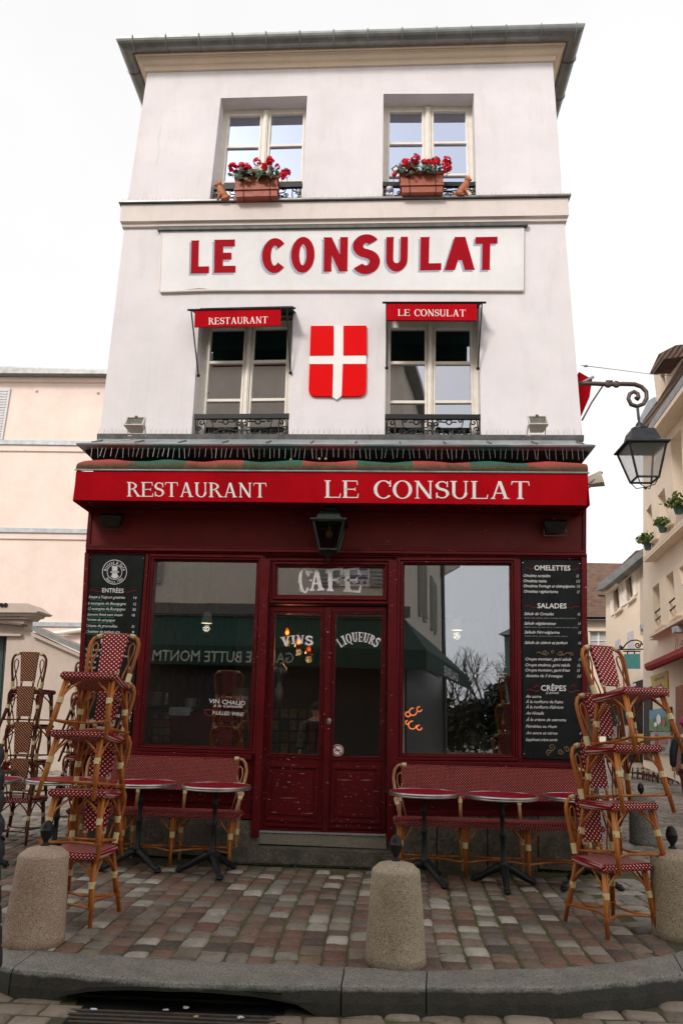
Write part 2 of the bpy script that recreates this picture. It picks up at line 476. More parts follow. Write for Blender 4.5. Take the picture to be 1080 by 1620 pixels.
def jointmat():
    t = NT('joint_earth')
    g = t.ramp(t.noise(2.2, 7, .75), [(.38, (.055, .045, .030)), (.55, (.085, .092, .024)), (.8, (.14, .125, .06))]); t.col(g); t.rough(.95)
    t.bump(t.noise(80, 4, .7), .8, .01); return t.m
m_joint = jointmat()
def awnstrip(name, c, e):
    t = NT(name)
    sx = t.n.new('ShaderNodeSeparateXYZ'); t.l.new(t.tc.outputs['Object'], sx.inputs[0])
    n = t.noise(9, 8, .75)
    s = t.math('ADD', t.math('MULTIPLY', t.math('SUBTRACT', e, sx.outputs[2]), 5.5), t.math('MULTIPLY', n, .9))
    f = t.ramp(s, [(.42, (0, 0, 0)), (.95, (.9, .9, .9))])
    base = t.ramp(t.noise(5, 4), [(.3, sc(c, .75)), (.7, sc(c, 1.25))])
    moss = t.ramp(t.noise(22, 5, .7), [(.35, (.035, .028, .014)), (.6, (.075, .06, .016)), (.75, (.02, .022, .015))])
    t.col(t.mix(f, base, moss)); t.rough(.85); t.bump(t.noise(40, 4), .4, .006); return t.m
m_stripr = awnstrip('red_mossy_canvas', (.40, .04, .036), .48)
m_stripg = awnstrip('green_mossy_canvas', (.008, .11, .075), .48)
# ================================================================ LETTERING
def glyphs(T, t, s, h, flare=0):
    """Roman capitals drawn with thick strokes T, thin strokes t, serif overhang s, serif height h.  Unit cap height."""
    def st(x0, y0, x1, y1, w): return [(x0 - w / 2, y0), (x0 + w / 2, y0), (x1 + w / 2, y1), (x1 - w / 2, y1)]
    def bar(x0, x1, y0, y1): return [(x0, y0), (x1, y0), (x1, y1), (x0, y1)]
    def foot(x, w, y):           # serif at the end of a stroke
        d = h if y < .5 else -h
        o = [bar(x - w / 2 - s, x + w / 2 + s, min(y, y + d), max(y, y + d))]
        if s > .02:
            k = d * 2.1
            o.append([(x - w / 2 - s * .6, y + d), (x + w / 2 + s * .6, y + d), (x + w / 2, y + k), (x - w / 2, y + k)])
        return o
    def arc(cx, cy, rx, ry, a0, a1, Tx, ty, n=18):
        o = []
        for i in range(n):
            p, q = R(a0 + (a1 - a0) * i / n), R(a0 + (a1 - a0) * (i + 1) / n)
            o.append([(cx + rx * math.cos(p), cy + ry * math.sin(p)), (cx + rx * math.cos(q), cy + ry * math.sin(q)),
                      (cx + (rx - Tx) * math.cos(q), cy + (ry - ty) * math.sin(q)), (cx + (rx - Tx) * math.cos(p), cy + (ry - ty) * math.sin(p))])
        return o
    def tick(x, y, up, l=None):
        if t > .15: return []
        l = l or .2; w = t * .9
        return [[(x - w, y), (x, y), (x + flare, y + up * l), (x - w * .2, y + up * l)]]
    m = s + T / 2; G = {}
    G['L'] = (.62 + s, [st(m, 0, m, 1, T)] + foot(m, T, 0) + foot(m, T, 1) + [bar(m, .60 + s, 0, t)] + tick(.60 + s, t, 1))
    G['E'] = (.62 + s, [st(m, 0, m, 1, T)] + foot(m, T, 0) + foot(m, T, 1) + [bar(m, .60 + s, 0, t), bar(m, .57 + s, 1 - t, 1), bar(m, .48 + s, .5 - t / 2, .5 + t / 2)]
              + tick(.60 + s, t, 1) + tick(.57 + s, 1 - t, -1) + tick(.48 + s, .5 + t / 2, 1, .07) + tick(.48 + s, .5 - t / 2, -1, .07))
    G['F'] = (.58 + s, [st(m, 0, m, 1, T)] + foot(m, T, 0) + foot(m, T, 1) + [bar(m, .57 + s, 1 - t, 1), bar(m, .46 + s, .5 - t / 2, .5 + t / 2)]
              + tick(.57 + s, 1 - t, -1) + tick(.46 + s, .5 + t / 2, 1, .07) + tick(.46 + s, .5 - t / 2, -1, .07))
    G['I'] = (2 * m, [st(m, 0, m, 1, T)] + foot(m, T, 0) + foot(m, T, 1))
    G['T'] = (.74, [st(.37, 0, .37, 1, T)] + foot(.37, T, 0) + [bar(.02, .72, 1 - t, 1)] + tick(.72, 1 - t, -1) + ([[(.02, 1 - t), (.02 + t * .9, 1 - t), (.02 + t * .2, .8), (.02 - flare, .8)]] if t < .15 else []))
    G['N'] = (.80, [st(m, 0, m, 1, t * 1.25), st(m - .02, 1, .8 - m, 0, T * 1.15), st(.8 - m, 0, .8 - m, 1, t * 1.25)] + foot(m, t, 0) + foot(m - .02, t, 1) + foot(.8 - m, t, 1))
    G['V'] = (.78, [st(m, 1, .39, 0, T * 1.05), st(.78 - m, 1, .41, 0, t * 1.3)] + foot(m, T, 1) + foot(.78 - m, t, 1))
    G['A'] = (.80, [st(.40, 1, .80 - m, 0, T * 1.08), st(.39, 1, m, 0, t * 1.35), bar(.40 - .22, .60, .30, .30 + t)] + foot(.80 - m, T, 0) + foot(m, t, 0))
    O = arc(.40, .5, .39, .52, 0, 360, T * 1.1, t * 1.05, 30)
    G['O'] = (.80, O)
    G['Q'] = (.82, O + [[(.38, .02), (.52, .06), (.78, -.22), (.66, -.26)]])
    G['C'] = (.70, arc(.40, .5, .39, .52, 42, 318, T * 1.1, t * 1.05, 26) + [[(.63, .66), (.70, .66), (.70, 1.0), (.655, 1.0)], [(.66, .12), (.705, .12), (.68, .33), (.64, .30)]][:1 if T < .2 else 0])
    G['G'] = (.78, arc(.40, .5, .39, .52, 42, 310, T * 1.1, t * 1.05, 26) + [st(.66, .05, .66, .44, T)] + foot(.66, T, .44))
    G['U'] = (.76, [st(m, .32, m, 1, T)] + foot(m, T, 1) + [st(.76 - m, .32, .76 - m, 1, t * 1.25 if T < .2 else T)] + foot(.76 - m, t, 1) +
              arc(.38, .34, .38 - m + T / 2, .36, 180, 360, T, t * 1.2))
    bowl = arc(m, .735, .52 - m + T * .4, .265, -90, 90, T, t)
    G['R'] = (.74, [st(m, 0, m, 1, T)] + foot(m, T, 0) + foot(m, T, 1) + bowl + [st(.40, .49, .67, 0, T * 1.05)] + foot(.68, T * .8, 0))
    G['B'] = (.64, [st(m, 0, m, 1, T)] + foot(m, T, 0) + foot(m, T, 1) + bowl + arc(m, .26, .56 - m + T * .4, .27, -90, 90, T, t))
    G['M'] = (.95, [st(m, 0, m, 1, t * 1.2), st(m, 1, .475, 0, T), st(.95 - m, 1, .475, 0, t * 1.2), st(.95 - m, 0, .95 - m, 1, T)] + foot(m, t, 0) + foot(.95 - m, T, 0))
    S = []
    N = 26; pts = []
    for i in range(N + 1):
        a = R(30 + 240 * i / N); pts.append((.27 + .20 * math.cos(a), .745 + .215 * math.sin(a)))
    for i in range(1, N + 1):
        a = R(90 - 240 * i / N); pts.append((.27 + .22 * math.cos(a), .275 + .235 * math.sin(a)))
    k = len(pts)
    for i in range(k - 1):
        def off(j):
            a, b = pts[max(j - 1, 0)], pts[min(j + 1, k - 1)]
            dx, dy = b[0] - a[0], b[1] - a[1]; l = math.hypot(dx, dy) or 1
            f = abs(2 * j / (k - 1) - 1)
            w = (T * 1.05 if f < .45 else t * 1.15 + (T - t) * max(0, (.75 - f)) * 1.0) / 2
            if T > .18: w = T * .52
            return (-dy / l * w, dx / l * w)
        o0, o1 = off(i), off(i + 1); p, q = pts[i], pts[i + 1]
        S.append([(p[0] + o0[0], p[1] + o0[1]), (q[0] + o1[0], q[1] + o1[1]), (q[0] - o1[0], q[1] - o1[1]), (p[0] - o0[0], p[1] - o0[1])])
    if s > .02: S += [[(.45, .66), (.50, .66), (.50, .98), (.46, .98)], [(.03, .02), (.07, .02), (.09, .34), (.03, .34)]]
    G['S'] = (.54, S)
    G[' '] = (.4, [])
    return G
G_SERIF = glyphs(.125, .05, .075, .038, .02)
G_BOLD = glyphs(.245, .205, .012, .03, .03)
G_WEST = glyphs(.19, .085, .085, .075, .04)
def western(G):      # little mid-stem spurs
    for ch in 'LEFITNRAUB':
        if ch in G:
            w, p = G[ch]; x = .085 + .095 if ch not in 'TA' else (.37 if ch == 'T' else .16)
            G[ch] = (w, p + [[(x - .16, .5), (x, .57), (x + .0, .43)], ])
    w, p = G['C']; G['C'] = (w, p + [[(-.07, .5), (.06, .58), (.06, .42)]])
western(G_WEST)

def letter_mesh(name, word, G, mp, mat, parent, gap=.09):
    """mp(s, t, k): s along the word 0..1, t height 0..1, k stroke number (each stroke sits 0.3 mm above the last)"""
    tot = 0; pos = []
    for ch in word:
        pos.append(tot); tot += G[ch][0] + gap
    tot -= gap; b = MB()
    for ch, x0 in zip(word, pos):
        for k, poly in enumerate(G[ch][1]):
            b.poly([mp((x0 + x) / tot, y, k, (x0 + G[ch][0] / 2) / tot) for x, y in poly])
    return b.build(name, mat, parent, fix=False)
def quadmap(pl, q, off, step=.0003, arch=0):
    """q = TL TR BR BL in the photo's frame; cap height runs from BL/BR up to TL/TR"""
    def mp(s, t, k=0, sc_=.5):
        x, y = qpt(q, s, 1 - t)
        y += -arch * (1 - (2 * sc_ - 1) ** 2)
        return pl.at(x, y, off + step * (k % 7))
    return mp

_tc = {}
def text_geo(s, bold=0, shear=0):
    key = (s, bold, shear)
    if key in _tc: return _tc[key]
    cu = bpy.data.curves.new('lettering_curve', 'FONT'); cu.body = s; cu.size = 1; cu.resolution_u = 2
    cu.offset = bold; cu.shear = shear
    ob = bpy.data.objects.new('lettering_curve', cu)
    me = bpy.data.meshes.new_from_object(ob)
    v = [tuple(x.co) for x in me.vertices]; f = [tuple(p.vertices) for p in me.polygons]
    bpy.data.objects.remove(ob); bpy.data.meshes.remove(me); bpy.data.curves.remove(cu)
    _tc[key] = (v, f); return v, f
CAP = .729
def ftext(b, s, pl, x0, x1, y0, y1, h, off, bold=0, shear=0, jig=0):
    """print text from photo point (x0,y0) to (x1,y1) on the baseline, cap height h photo px"""
    v, f = text_geo(s, bold, shear)
    if not v: return
    a = min(p[0] for p in v); w = max(p[0] for p in v) - a
    out = []
    for x, y, z in v:
        u = (x - a) / w
        px = x0 + (x1 - x0) * u; py = y0 + (y1 - y0) * u - y / CAP * h + jig * math.sin(u * len(s) * 1.9)
        out.append(pl.at(px, py, off))
    b.add(out, f)

# ================================================================ THE CAFE BUILDING
UP_Y, SH_Y = 7.80, 7.70
PU, PS = YP(UP_Y), YP(SH_Y)
bld = thing('cafe_building', 'white three storey corner building with a burgundy cafe front on the ground floor', 'building', (-.55, 7.8, 0))

W_TL = [(349.3, 155.2), (485.9, 151.5), (477.4, 314.4), (331.5, 318.1)]
W_TR = [(606.3, 148.5), (748.9, 147.8), (752.6, 309.8), (604.8, 311)]
W_FL = [(316.5, 487.4), (464, 484), (456.3, 691.5), (302.6, 692)]
W_FR = [(611, 478), (757, 478), (760.4, 691.5), (608.1, 693)]
plate('front_wall', PU, [(235.2, 103), (873.3, 93), (888.9, 310.7), (920.4, 687.4), (922, 712), (155, 714), (157.4, 689.3), (201.1, 326.7)],
      [W_TL, W_TR, W_FL, W_FR], -.32, 0, m_wall, bld)
XL, XR, YB = -3.40, 2.29, 14.5
b = MB(); b.box((XL + .16, (8.12 + YB) / 2, 6.9), (.3, YB - 8.12, 6.6)); b.build('side_wall', m_wall, bld)
b = MB(); b.box((XR - .16, (8.12 + YB) / 2, 6.9), (.3, YB - 8.12, 6.6)); b.build('side_wall', m_wall, bld)
b = MB(); b.box(((XL + XR) / 2, YB + .16, 5.1), (XR - XL, .3, 10.1)); b.build('back_wall', m_wall, bld)
for x in (XL + .35, XR - .2):
    b = MB(); b.box((x, (7.95 + YB) / 2, 1.78), (.3, YB - 7.95, 3.55)); b.build('side_wall', m_plinth, bld)
for z in (3.42, 6.98, 10.0):
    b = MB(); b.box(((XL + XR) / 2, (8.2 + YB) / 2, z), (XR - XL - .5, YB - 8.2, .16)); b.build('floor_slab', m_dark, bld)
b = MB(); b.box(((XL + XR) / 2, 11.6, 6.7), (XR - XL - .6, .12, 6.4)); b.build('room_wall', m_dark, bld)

def sweep(name, prof, mat, parent=bld, xl=XL, xr=XR, yf=UP_Y, yb=YB, smooth=False, side=1.0):
    """a moulding run round the left, front and right sides; prof = closed list of (overhang, z)"""
    vs = []; fs = []; m = len(prof)
    for (cx, cy, dx, dy) in ((xl, yb, -1, 0), (xl, yf, -1, -1), (xr, yf, 1, -1), (xr, yb, 1, 0)):
        for o, z in prof: vs.append((cx + dx * (o * side if o > 0 else o), cy + dy * o, z))
    for i in range(3):
        for k in range(m):
            l = (k + 1) % m; fs.append((i * m + k, i * m + l, (i + 1) * m + l, (i + 1) * m + k))
    fs.append(tuple(range(m))); fs.append(tuple(3 * m + k for k in range(m)))
    return link_mesh(name, vs, fs, mat, parent, smooth, True)
# eaves moulding
ez = 10.06
prof = [(-.02, ez - .02), (.03, ez - .02), (.035, ez + .04)]
prof += [(.045 + .07 * math.sin(R(a)), ez + .05 + .06 * (1 - math.cos(R(a)))) for a in range(0, 91, 15)]
prof += [(.125, ez + .115), (.125, ez + .13), (.15, ez + .135), (.155, ez + .17), (.20, ez + .175), (.20, ez + .26), (-.02, ez + .26)]
XLT, XRT = -3.345, 2.27
sweep('eaves_moulding', prof, m_cream, xl=XLT, xr=XRT)
gz, go, gr = 10.285, .245, .112
gprof = [(go + gr * math.cos(R(a)), gz + gr * math.sin(R(a))) for a in range(180, 361, 15)]
gprof += [(go + (gr - .012) * math.cos(R(a)), gz + .004 + (gr - .012) * math.sin(R(a))) for a in range(360, 179, -15)]
gut = sweep('gutter', gprof, m_zinc, xl=XLT, xr=XRT)
def ring(x, y, alongx):
    b = MB(); pts = []
    for a in range(172, 371, 12):
        o = (gr + .006) * math.cos(R(a)); z = gz + (gr + .006) * math.sin(R(a))
        pts.append((x, y - o, z) if alongx else (x + o, y, z))
    b.tube(pts, .009, 5); return b
x = XLT - .12
while x < XRT + .25:
    ring(x, UP_Y - go, True).build('gutter_joint', m_zinc, gut); x += .46
for k in range(5):
    ring(XLT - go, 7.95 + k * .62, False).build('gutter_joint', m_zinc, gut)
    ring(XRT + go, 7.95 + k * .62, False).build('gutter_joint', m_zinc, gut)
# roof (hipped, zinc)
b = MB(); rz = gz + .02; o = .22
A = [(XLT - o, UP_Y - o, rz), (XRT + o, UP_Y - o, rz), (XRT + o, YB + o, rz), (XLT - o, YB + o, rz)]
b.add(A + [(-.8, 10.6, rz + 1.5), (-.3, 12, rz + 1.5)], [(0, 1, 4), (1, 2, 5, 4), (2, 3, 5), (3, 0, 4, 5), (0, 3, 2, 1)])
b.build('roof', m_zincl, bld)
# string course with its zinc weathering
sweep('string_course', [(-.02, 7.46), (.035, 7.46), (.04, 7.50), (.075, 7.51), (.085, 7.76), (-.02, 7.76)], m_band, xl=-3.40, xr=2.28, side=.4)
sweep('string_course_capping', [(-.02, 7.772), (.125, 7.768), (.125, 7.792), (-.02, 7.83)], m_zinc, xl=-3.40, xr=2.28, side=.5)
# zinc ledge above the awning
XL2, XR2 = -3.335, 2.20
sweep('ledge', [(-.02, 4.33), (.10, 4.30), (.36, 4.285), (.37, 4.30), (.36, 4.31), (.10, 4.43), (-.02, 4.53)], m_zincl, xl=-3.36, xr=2.21, side=.3)
sweep('ledge_upstand', [(-.02, 4.50), (.022, 4.49), (.028, 4.56), (-.02, 4.565)], m_lead, xl=-3.365, xr=2.28)
for k in range(12):
    x = -3.3 + k * .5
    b = MB(); b.tube([(x, 7.76, 4.472), (x, 7.45, 4.325)], .008, 5); b.build('ledge_seam', m_zinc, bld)
sweep('ledge_moulding', [(-.02, 3.96), (.05, 3.96), (.06, 4.06), (.09, 4.10), (.10, 4.20), (.20, 4.25), (.22, 4.28), (-.02, 4.282)], m_shadeblack, xl=XL2, xr=XR2, side=.4)

# bird spikes
def spikes(name, xs, y, z, h, dy, n=2, r=.0016):
    b = MB()
    for x in xs:
        for k in range(n):
            xx = x + random.uniform(-.012, .012)
            b.tube([(xx, y, z), (xx + random.uniform(-.02, .02), y + dy * (k + .4) + random.uniform(-.01, .01), z + h * random.uniform(.85, 1.05))], r, 3)
    o = b.build(name, m_zinc, bld, fix=False); o['kind'] = 'stuff'
    return o
fr = lambda a, c, n: [a + (c - a) * i / n for i in range(n + 1)]
spikes('bird_spikes', fr(-3.35, 2.25, 90), 7.70, 4.50, .11, .03, 2, .0011)
spikes('bird_spikes', fr(-3.45, 2.35, 100), 7.72, 7.79, .10, .03, 2, .0010)
spikes('bird_spikes', fr(-3.3, 2.2, 92), 7.47, 4.27, -.13, -.012, 1, .0021)

# windows -----------------------------------------------------------------
def casement(op, panes, rows, rec, gm, rail_q=None, curtain=False, botpx=None):
    """op: opening quad; panes: two quads; rows: bottom fraction of each pane row"""
    w = MB(); off = -rec
    outer = grow(op, 6, 6)
    outer = [(outer[0][0], panes[0][0][1] - 12), (outer[1][0], panes[1][1][1] - 12), outer[2], outer[3]]
    holes = []
    for q in panes:
        t0 = 0
        for r in rows:
            holes.append(sub(q, 0, t0, 1, r - .012)); t0 = r + .012
    v, f = plate_geo(PU, outer, holes, off - .055, off)
    w.add(v, f)
    # meeting stile, proud of the casements
    c0 = lerp(panes[0][1], panes[1][0], .5); c1 = lerp(panes[0][2], panes[1][3], .5)
    hw = abs(panes[1][0][0] - panes[0][1][0]) * .22
    v, f = plate_geo(PU, [(c0[0] - hw, c0[1] - 10), (c0[0] + hw, c0[1] - 10), (c1[0] + hw, c1[1] + 4), (c1[0] - hw, c1[1] + 4)], [], off, off + .03)
    w.add(v, f)
    v, f = plate_geo(PU, [(c0[0] - hw * .4, c0[1] - 9), (c0[0] + hw * .4, c0[1] - 9), (c1[0] + hw * .4, c1[1] + 4), (c1[0] - hw * .4, c1[1] + 4)], [], off + .031, off + .045)
    w.add(v, f)
    # outer frame mouldings
    for q in (panes[0], panes[1]):
        g = grow(q, 3.2, 4)
        hl = [grow(q, .9, 1.4)]
        v, f = plate_geo(PU, g, hl, off + .001, off + .012); w.add(v, f)
    win = w.build('window', m_frame, bld)
    for hq in holes:
        g = grow(hq, .8, .8)
        plate('pane', PU, g, [], off - .034, off - .028, gm, win)
    return win
casement(W_TL, [[(363.7, 184.8), (411.9, 184), (404, 312), (352.5, 313)], [(429.6, 182.2), (479.3, 180.4), (474.5, 311), (422.5, 312)]], [.37, .80, 1.02], .22, m_gtop)
casement(W_TR, [[(616.7, 178.5), (666.7, 178.3), (668.6, 308), (615, 308.5)], [(685.6, 177.4), (735.6, 177.2), (739.6, 307), (686.6, 307.5)]], [.37, .76, 1.02], .22, m_gtop)
casement(W_FL, [[(335.2, 521.5), (387, 520.7), (377, 688), (323.5, 688)], [(403.7, 520), (454.4, 518.9), (448.5, 687), (394.5, 687.5)]], [.31, .67, 1.01], .2, m_gmid)
casement(W_FR, [[(618.1, 520), (671.5, 520), (671.6, 690), (616.2, 690)], [(688.9, 520.7), (742.6, 520.7), (746.2, 689), (688, 689.5)]], [.315, .68, 1.01], .2, m_gmid)
# net curtains hanging in the top floor rooms
for q in ([(352, 170), (492, 170), (485, 322), (340, 322)], [(606, 165), (748, 165), (752, 320), (604, 320)]):
    pass
# recessed boards behind the small awnings
# window guards of scrolled ironwork
def scroll(cx, cy, r, turns, a0, sgn=1, n=22):
    o = []
    for i in range(n + 1):
        t = i / n; a = R(a0) + sgn * t * turns * 2 * math.pi; rr = r * (1 - .82 * t)
        o.append((cx + rr * math.cos(a), cy + rr * math.sin(a)))
    return o
def railing(q, off, topf, parent=bld):
    b = MB(); W = 10.0
    hgt = 2.6
    def P(x, y): px, py = qpt(q, x / W, 1 - y / hgt); return PU.at(px, py, off)
    def tb(pts, r=.0085): b.tube([P(*p) for p in pts], r, 5)
    v, f = plate_geo(PU, sub(q, 0, 0, 1, topf), [], off - .02, off + .025); b.add(v, f)
    tb([(.1, 0.1), (9.9, 0.1)], .008); tb([(.15, 0), (.15, hgt)], .009); tb([(9.85, 0), (9.85, hgt)], .009)
    yt = hgt * (1 - topf)
    for m in (0, 1):
        X = (lambda x: x) if m == 0 else (lambda x: W - x)
        S = lambda pts: [(X(x), y) for x, y in pts]
        tb(S(scroll(.75, yt - .42, .42, 1.3, 180, -1))); tb(S([(.33, yt - .42), (.3, .9), (.45, .25), (.8, .12), (1.05, .35), (1.12, .9), (1.1, yt - .5)]))
        tb(S(scroll(.42, .95, .28, 1.2, 0, 1))); tb(S(scroll(.42, .40, .25, 1.2, 0, -1)))
        tb(S(scroll(2.1, yt - .25, .27, 1.2, 180, -1))); tb(S([(1.83, yt - .3), (2.0, 1.15), (2.6, 1.05), (4.0, 1.05), (4.5, 1.2), (4.55, yt - .3)]))
        tb(S(scroll(4.3, yt - .25, .25, 1.2, 0, 1)))
        tb([(X(3.3 + .28 * math.cos(R(a))), yt - .38 + .26 * math.sin(R(a))) for a in range(0, 361, 30)])
        tb(S([(2.5, yt - .38), (3.02, yt - .38)])); tb(S([(3.58, yt - .38), (4.1, yt - .38)]))
        tb(S([(1.2, .3), (1.9, .5), (2.6, .85), (3.4, .95), (4.6, .75)]))
        for cx, cy, r, a, sg in ((1.75, .78, .26, 0, 1), (1.7, .33, .22, 90, -1), (2.5, .38, .26, 180, 1), (3.1, .55, .26, 0, -1), (3.75, .42, .3, 180, 1), (4.4, .4, .24, 0, -1), (2.2, .62, .2, 200, 1), (2.85, .28, .22, 0, 1)):
            tb(S(scroll(cx, cy, r, 1.25, a, sg)), .0075)
        tb(S([(5.0, .55), (4.75, .85), (4.5, .8), (4.45, .6)])); tb(S(scroll(4.6, 1.45, .3, 1.1, -20, 1)))
    tb([(5, yt), (5, .15)], .011)
    v = [P(5, yt - .1), P(4.72, 1.25), P(5, .9), P(5.28, 1.25)]; b.slab(v, (0, -.02, 0))
    v = [P(4.8, .5), P(5, .2), P(5.2, .5), P(5, .65)]; b.slab(v, (0, -.02, 0))
    b.build('window_guard', m_iron, parent, fix=False)
railing([(307.5, 655), (457.5, 654), (457.2, 692), (307.5, 693)], -.03, .19)
railing([(608, 655), (759.5, 655.5), (760.3, 693), (608, 693)], -.03, .19)
railing([(338, 292), (478, 287), (477.5, 317), (335, 321)], -.05, .26)
railing([(605, 287.5), (752, 287.5), (752.5, 312), (604.8, 313)], -.05, .26)

# crack lines in the render
def crack(pts, name='wall_crack'):
    b = MB()
    for i in range(len(pts) - 1):
        x0, y0 = pts[i]; x1, y1 = pts[i + 1]
        b.poly([PU.at(x0 - .25, y0, .003), PU.at(x0 + .25, y0, .003), PU.at(x1 + .25, y1, .003), PU.at(x1 - .25, y1, .003)])
    b.build(name, m_band, bld, fix=False)
crack([(770, 160), (776, 178), (774, 196), (781, 214), (779, 232)]); crack([(255, 200), (250, 222), (252, 240), (247, 262)]); crack([(598, 520), (600, 540), (596, 566), (599, 590)]); crack([(500, 350), (502, 332)])
crack([(502, 100), (499, 118), (497, 140)]); crack([(886, 440), (900, 446), (912, 449)])

# painted name panel ---------------------------------------------------------
sg = thing('name_sign', 'broad white wall panel with LE CONSULAT painted in big red capitals', 'sign', tuple(PU.at(540, 460, .05)))
plate('board', PU, [(255.8, 364), (540, 359), (827.5, 359), (826.2, 458.5), (700, 457.8), (540, 457.6), (380, 458.5), (330, 457), (315, 455.5), (285, 459.5), (252.6, 461)], [], .002, .032, m_panelwall, sg)
plate('drip_cap', PU, [(247, 360), (836, 351), (834, 355.8), (250, 363.5)], [], .002, .065, m_lead, sg)
plate('frame_moulding', PU, [(253, 459.6), (330, 457.2), (540, 456.6), (827, 457.5), (828, 459.6), (540, 458.8), (330, 459.6), (253, 461.8)], [], .002, .040, m_band, sg)
plate('frame_moulding', PU, [(824.6, 361), (828.6, 361), (828, 458), (824, 458)], [], .033, .042, m_panelwall, sg)
plate('frame_moulding', PU, [(254.2, 366), (256.2, 366), (253.2, 459), (251.2, 459)], [], .002, .038, m_band, sg)
letters = [('L', 301.5, 332, 380.5, 432.5), ('E', 338, 374, 379.3, 431.5), ('C', 413.5, 450, 378, 431), ('O', 459.5, 498, 376, 430.5), ('N', 511.5, 550, 375.5, 429.5),
           ('S', 561, 596, 375.5, 429), ('U', 609.5, 645, 375, 428.5), ('L', 663.5, 699, 375, 427.5), ('A', 703, 751, 375, 427), ('T', 749.5, 787, 375, 427)]
for ch, x0, x1, y0, y1 in letters:
    q = [(x0 + 1, y0), (x1 + .5, y0 - .6), (x1 - .5, y1 - .6), (x0, y1)]
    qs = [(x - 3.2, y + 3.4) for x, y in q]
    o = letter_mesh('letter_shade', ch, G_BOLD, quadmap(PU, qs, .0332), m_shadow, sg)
    letter_mesh('letter', ch, G_BOLD, quadmap(PU, q, .0362), m_sign, sg)

# shield ---------------------------------------------------------------------
sh = thing('shield_emblem', 'bright red heraldic shield with a white cross between the first floor windows', 'emblem', tuple(PU.at(535, 630, .03)))
def corner(x, y, sx, sy, r=8): return [(x + sx * r * (1 - math.cos(R(a))), y + sy * r * (1 - math.sin(R(a)))) for a in (0, 22, 45, 67, 90)]
plate('cross', PU, [(528, 516), (543, 516), (543, 562), (579, 562.4), (579, 575.6), (542, 575.6), (541, 624), (538.5, 627.5), (532, 632), (525.5, 627.5), (526, 625), (527, 575.8), (489, 575.8), (489.4, 562.6), (528, 562)], [], .002, .028, m_white, sh)
plate('red_quarter', PU, [(491.5, 515.5), (527.5, 515.3), (527, 562), (490, 562.4)], [], .002, .034, m_shield, sh)
plate('red_quarter', PU, [(543, 515.2), (579.5, 515), (580, 561.5), (542.8, 562)], [], .002, .034, m_shield, sh)
plate('red_quarter', PU, [(489.6, 577), (526.5, 576.8), (524.8, 626.8)] + [(497, 626.4), (492, 624.5), (489, 621), (488, 616)], [], .002, .034, m_shield, sh)
plate('red_quarter', PU, [(542, 576.6), (579.5, 576.2), (579, 615), (577.5, 621), (574, 624.8), (568, 626.4), (540.2, 626.8)], [], .002, .034, m_shield, sh)

# small window awnings ---------------------------------------------------------
def small_awning(label, q, top, arms, word):
    pw = YP(7.52)
    t = thing('window_awning', label, 'awning', tuple(PU.at(top[0][0], top[0][1], 0)), 'small red awnings over the first floor windows')
    plate('valance', pw, q, [], -.012, 0, m_awn, t)
    plate('valance_lining', pw, q, [], -.018, -.0125, m_canopy, t)
    a0, a1 = pw.at(*top[0]), pw.at(*top[1])
    b = MB()
    w0, w1 = PU.at(top[0][0] + 8, top[0][1] - 3, -.06), PU.at(top[1][0] + (8 if len(word) == 1 else -6), top[1][1] - 3, -.06)
    w0.z = w1.z = a0.z + .16
    b.add([a0, a1, w1, w0], [(0, 1, 2, 3)]); b.build('canopy', m_canopy, t, fix=False)
    b = MB(); b.tube([a0 + Vector((-.04, 0, .005)), a1 + Vector((.04, 0, .005))], .013, 6)
    b.build('front_bar', m_iron, t)
    b = MB(); b.tube([w0, w1], .03, 8); b.build('roller', m_iron, t)
    for (x0, y0, x1, y1) in arms:
        b = MB(); b.tube([pw.at(x0, y0), PU.at(x1, y1, .02)], .009, 5); b.ball(PU.at(x1, y1, .015), .022)
        b.build('arm', m_iron, t)
    for (wd, x0, x1, y0, y1, d) in word:
        letter_mesh('lettering', wd, G_SERIF, quadmap(pw, [(x0, y0), (x1, y0 + d), (x1, y1 + d), (x0, y1)], .002), m_white, t, gap=.07)
small_awning('small red awning lettered RESTAURANT over the left first floor window',
             [(308.5, 491), (444.5, 489.2), (443.8, 515), (307.6, 517.5)], [(302, 491), (462, 488.2)],
             [(302.5, 492, 314, 594), (453.5, 489, 459.5, 590)], [('RESTAURANT', 330, 423.5, 502.8, 513.3, -2.2)])
small_awning('small red awning lettered LE CONSULAT over the right first floor window',
             [(611.3, 480.6), (753.8, 481), (753.5, 507), (611.3, 506.3)], [(610, 479.3), (763, 479.3)],
             [(611, 480, 611.4, 582), (762, 480, 755.5, 583)], [('LE', 629, 648, 489.3, 499.5, 0), ('CONSULAT', 655, 736, 489.3, 500, .6)])

